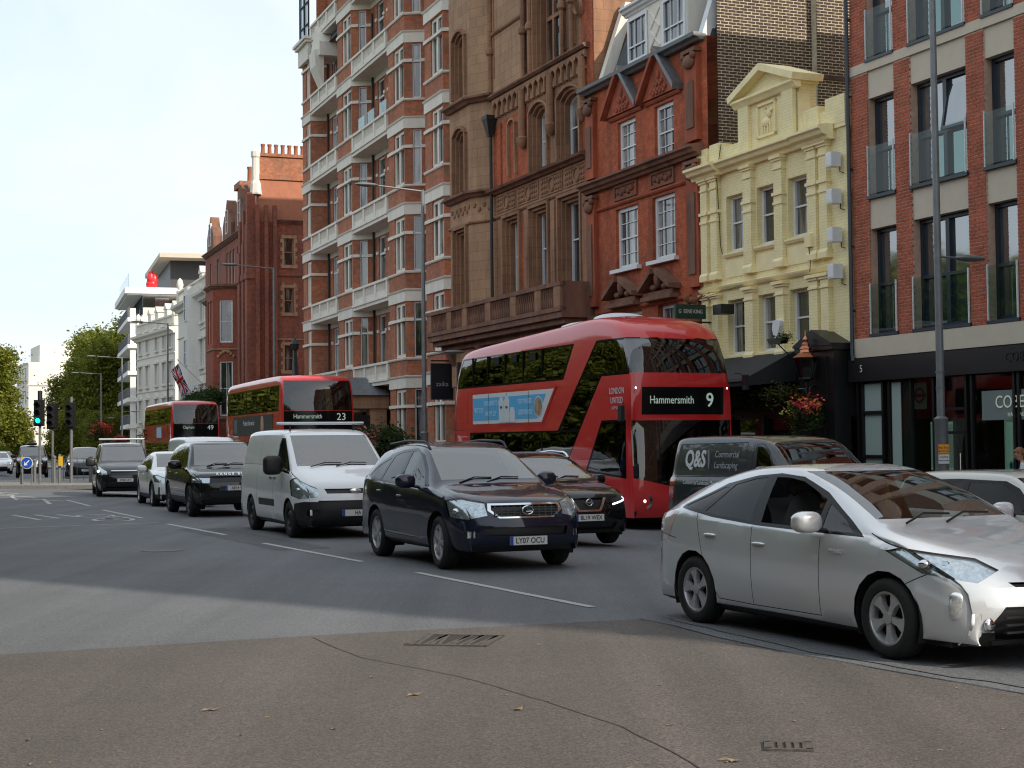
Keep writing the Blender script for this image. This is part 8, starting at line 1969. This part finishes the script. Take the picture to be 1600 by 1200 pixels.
# pub sign
ps = empty('pub_sign', yl(.62, 0, 0), yang, 'green and gold hanging pub sign with a painted goat above the red bus', 'sign')
M_GRN = mat('sign_green', (.008, .035, .022), .4)
b_ = MB(); b_.box(-.04, .04, -1.15, -.22, 4.95, 5.33); b_.build('green_board', M_GRN, ps); text('G  EENE KING', .15, M_WL, ps, (.045, -.69, 5.14), (R(90), 0, R(90)), sx=.78)
b_ = MB(); b_.tube([(0, 0, 4.86), (0, -1.18, 4.86)], .025, 6); b_.tube([(0, -1.12, 4.86), (0, -1.12, 3.2)], .02, 6); b_.tube([(0, -.02, 5.7), (0, -.7, 5.33)], .012, 5); b_.build('bracket', M_BLKP, ps)
b_ = MB(); b_.box(-.05, .05, -1.16, -.20, 3.05, 4.70); b_.build('board_frame', M_BLKP, ps); b_ = MB(); b_.box(.0501, .056, -1.10, -.26, 3.42, 4.64); b_.build('gold_ground', mat('gold_paint', (.20, .13, .025), .5), ps)
gt = MB(); gt.ell((.057, -.52, 4.08), (.012, .17, .22), 14, 10); gt.ell((.057, -.44, 3.86), (.012, .10, .16), 12, 8); gt.ell((.057, -.85, 3.92), (.01, .26, .2), 12, 8); gt.ell((.057, -.34, 4.1), (.01, .10, .035), 8, 6); gt.build('painted_goat', mat('goat_paint', (.40, .42, .46), .6, noise=.45, nscale=14), ps, smooth=True)
hn = MB(); hn.tube([(.062, -.52, 4.27), (.062, -.58, 4.42), (.062, -.72, 4.53), (.062, -.9, 4.56), (.062, -1.05, 4.52)], [.06, .055, .045, .03, .012], 7); hn.build('painted_horn', mat('horn_paint', (.16, .10, .07), .6), ps, smooth=True)
text('GOAT TAVERN', .12, M_WL, ps, (.058, -.68, 3.22), (R(90), 0, R(90)), sx=.8)
b_ = MB(); b_.tube([(0, -.5, 5.33), (0, -.45, 5.5), (0, -.3, 5.6)], .03, 6); b_.ell((0, -.6, 5.45), (.06, .14, .1), 8, 6); b_.ell((0, -.8, 5.5), (.04, .1, .1), 8, 6); b_.build('crest', mat('crest_brown', (.2, .08, .03), .6), ps, smooth=True)
fl = MB(); fl.box(-.0, .42, -.42, -.02, 0, .26); o = fl.build('floodlight', M_BLKP, None, loc=yl(1.55, -.1, 4.98)); o.rotation_euler.z = yang; tag(o, 'black box floodlight on the yellow wall beside the pub sign', 'light fitting')
wr_ = MB(); wr_.tube([yl(.62, -.9, 5.33), yl(2.6, -.02, 5.75)], .006, 4); wr_.tube([yl(.62, -.4, 5.33), yl(1.35, -.02, 5.72)], .006, 4); tag(wr_.build('stay_wire', M_PIPE), 'thin stay wires running from the pub sign to the yellow wall', 'wire')
wl2 = empty('window_planter', yl(4.85, -.62, 4.0), yang, 'shallow black planter on the awning below the right yellow window', 'planter'); b_ = MB(); b_.prism([(-.35, .14), (.35, .14), (.25, 0), (-.25, 0)], -.1, .1); b_.build('trough', M_BLKP, wl2); link('plant', leaf_cloud('plant', M_LEAFH, [(.25, 0, .14, .12, .1, .07)], 200, .03, 31), wl2); b_ = MB(); b_.tube([(0, 0, 0), (0, .4, -.35)], .015, 5); b_.build('bracket', M_BLKP, wl2)
# dark restaurant sign
BM = Matrix.Translation(Bb.location) @ Matrix.Rotation(Bb.rotation_euler.z, 4, 'Z')
zk = empty('restaurant_sign', BM @ Vector((-.3, 0, 0)), Bb.rotation_euler.z, 'dark navy projecting sign reading zaik, left of the red bus', 'sign')
b_ = MB(); b_.box(-.05, .05, -1.25, -.35, 3.35, 4.75); b_.build('board', mat('dark_navy', (.006, .008, .014), .4), zk); text('zaika', .26, M_GL, zk, (.055, -.80, 3.95), (R(90), 0, R(90))); b_ = MB(); b_.tube([(0, 0, 4.85), (0, -1.25, 4.85)], .03, 6); b_.build('bracket', M_BLKP, zk)
# flag hung over the balcony
GM = Matrix.Translation(Gb.location) @ Matrix.Rotation(Gb.rotation_euler.z, 4, 'Z')
fo_ = Vector((-21.6, 98.5, 0)); fr2 = empty('union_flag', (fo_.x, fo_.y, 0), 0, 'red white and blue flag hanging from a slanted white pole before the white corner house', 'flag')
MF_ = [mat('flag_blue', (.01, .02, .10), .8), mat('flag_white', (.6, .6, .6), .8), mat('flag_red', (.42, .02, .025), .8)]
fm_ = MB(); NU, NV = 36, 24
def ucol(u, v):
    x, y = u*2-1, v*2-1
    if abs(x) < .10 or abs(y) < .16: return 2
    if abs(x) < .17 or abs(y) < .27: return 1
    for s_ in (1, -1):
        d = abs(y - s_*x)
        if d < .10: return 2
        if d < .26: return 1
    return 0
def fp(i, j):
    u, v = i/NU, j/NV; a = R(-56); px_ = u*2.1; pz_ = -v*1.15
    X = px_*math.cos(a) - pz_*math.sin(a)*.75; Z = px_*math.sin(a) + pz_*math.cos(a)*.75
    return (X*.62 + .15, .12*math.sin(u*9+v*3) + .1*math.sin(v*7), 7.0 + Z*1.0)
gi = [[fm_.vert(fp(i, j)) for j in range(NV+1)] for i in range(NU+1)]
for i in range(NU):
    for j in range(NV): fm_.mi = ucol((i+.5)/NU, (j+.5)/NV); fm_.idf([gi[i][j], gi[i+1][j], gi[i+1][j+1], gi[i][j+1]])
fm_.build('cloth', MF_, fr2, smooth=True, fix=False); b_ = MB(); b_.tube([(.1, .05, 7.25), (1.6, .6, 5.7), (2.6, 1.0, 4.7)], .035, 6); b_.build('pole', M_WHT, fr2)
# plants on the iron balcony
for i in range(6):
    p = GM @ Vector((8.0+i*1.9, -2.3, 4.4)); bb = empty('balcony_plant', p, 0, ['leafy shrub on the black iron balcony, nearest the flag', 'second leafy shrub from the flag on the iron balcony', 'leafy shrub in the middle left of the iron balcony', 'leafy shrub in the middle right of the iron balcony', 'leafy shrub fifth from the flag on the iron balcony', 'leafy shrub at the buttress end of the iron balcony'][i], 'plant')
    link('foliage', BPL if i else (BPL := leaf_cloud('foliage', M_LEAFH, [(0, 0, .2, .55, .5, .45), (.1, 0, .6, .35, .35, .3)], 1500, .07, 33)), bb, (0, 0, 0), (0, 0, i)); b_ = MB(); b_.lathe([(.2, -.4), (.26, 0), (.0, 0)], 10); b_.build('pot', M_IRN, bb)
# raised flower beds before the mansion block
SM = Matrix.Translation(Sb.location) @ Matrix.Rotation(Sb.rotation_euler.z, 4, 'Z')
hg = empty('flowering_hedge', SM @ Vector((0, 0, 0)), Sb.rotation_euler.z, 'raised hedge with pink and white flowers in front of the striped mansion block', 'hedge')
link('foliage', leaf_cloud('foliage', M_LEAFH, [(x, -3.2, 1.55, .9, .6, .75) for x in np.arange(14.5, 28, 1.1)], 16000, .07, 41), hg)
link('pink_flowers', petals('pink_flowers', (('pink', (.60, .16, .18)), ('coral', (.62, .12, .10))), 0, (1, 1, 1), 10, .05, 1) if 0 else leaf_cloud('pink_flowers', [mat('petal_pink', (.62, .20, .22), .6), mat('petal_coral', (.6, .10, .09), .6)], [(x, -3.7, 1.9, .35, .3, .25) for x in np.arange(14.8, 28, 1.5)], 900, .06, 42), hg)
link('white_flowers', leaf_cloud('white_flowers', [mat('petal_white', (.65, .64, .6), .6)], [(x, -3.75, 1.75, .35, .3, .2) for x in np.arange(15.6, 28, 1.6)], 500, .06, 43), hg)
link('dark_red_leaves', leaf_cloud('dark_red_leaves', [mat('leaf_maroon', (.09, .015, .02), .6)], [(x, -3.8, 1.2, .6, .3, .3) for x in np.arange(14.8, 28, 1.2)], 2500, .06, 44), hg); b_ = MB(); b_.box(14, 28.4, -3.9, -2.6, -.2, .9); b_.build('planter_wall', M_TER, hg)
# ornamental iron lantern at the corner of the mansion block
ol = empty('ornate_iron_lantern', SM @ Vector((-.45, -.2, 0)), Sb.rotation_euler.z, 'ornate black iron scrollwork lantern at the left corner of the striped block', 'lantern')
for k in range(5):
    for s_ in (-1, 1):
        b_ = MB(); z = 4.9+k*.42; w_ = .55-.08*k; b_.lathe([(w_*.4+.03*math.cos(t*.785), .03*math.sin(t*.785)) for t in range(9)], 12, (s_*w_*.42, -.2, z), axis='y'); b_.build('scroll', M_IRN, ol)
b_ = MB(); b_.taper((0, -.2, 4.6), (.55, .12), (0, -.2, 6.9), (.1, .08)); b_.lathe([(.22, 6.9), (.28, 7.2), (.1, 7.45), (.0, 7.6)], 8, (0, -.2, 0)); b_.build('bracket', M_IRN, ol)
# pedestrian on the pavement
pr_ = empty('person', (9.60, 28.95, -.165), R(160), 'auburn-haired woman in a white top looking at her phone outside the salon', 'person')
Hh = 1.62
J = dict(pel=(0, 0, .90), sp=(.0, 0, 1.05), ch=(-.01, 0, 1.24), nk=(.0, 0, 1.36), hd=(.03, 0, 1.42), sl=(-.01, .155, 1.29), sr=(-.01, -.155, 1.29), el=(-.02, .20, 1.04), er=(-.02, -.20, 1.04), wl=(.20, .10, 1.12), wr=(.20, -.09, 1.14),
         hl=(0, .09, .86), hr=(0, -.09, .86), kl=(.03, .09, .48), kr=(-.02, -.09, .48), al=(0, .09, .08), ar=(-.12, -.09, .10), tl=(.15, .1, .03), tr=(.03, -.1, .03))
Bn = [('pel', 'sp'), ('sp', 'ch'), ('ch', 'nk'), ('nk', 'hd'), ('ch', 'sl'), ('ch', 'sr'), ('sl', 'el'), ('sr', 'er'), ('el', 'wl'), ('er', 'wr'), ('pel', 'hl'), ('pel', 'hr'), ('hl', 'kl'), ('hr', 'kr'), ('kl', 'al'), ('kr', 'ar'), ('al', 'tl'), ('ar', 'tr')]
Rr = dict(pel=(.13, .11), sp=(.11, .09), ch=(.125, .10), nk=.045, hd=.042, sl=.06, sr=.06, el=.04, er=.04, wl=.025, wr=.025, hl=.085, hr=.085, kl=.055, kr=.055, al=.038, ar=.038, tl=.03, tr=.03)
skin_person('body', J, Bn, Rr, lambda c: 1 if (c.z > 1.355 or (Vector(J['wl'])-c).length < .09 or (Vector(J['wr'])-c).length < .09) else (2 if c.z < .93 else 0), [M_SHIRTW, M_SKIN, M_TROU], pr_)
head(pr_, (.05, 0, 1.505), M_SKIN, M_HAIRA, tilt=.42, long=True, s=.96)
for n, s_ in (('wl', 1), ('wr', -1)): hand(pr_, Matrix.Translation(Vector(J[n])) @ Matrix.Rotation(-.35*s_, 4, 'Z') @ (Matrix.Identity(4) if s_ < 0 else Matrix.Scale(-1, 4, (0, 1, 0))), M_SKIN, .9)
ph = MB(Matrix.Translation((.31, -.02, 1.15)) @ Matrix.Rotation(R(-50), 4, 'Y')); ph.box(-.07, .07, -.035, .035, -.004, .004); o = ph.build('mobile_phone', M_GLOSSBLK); o.location = pr_.location; o.rotation_euler = pr_.rotation_euler; tag(o, 'black mobile phone in the hands of the auburn-haired woman', 'phone')
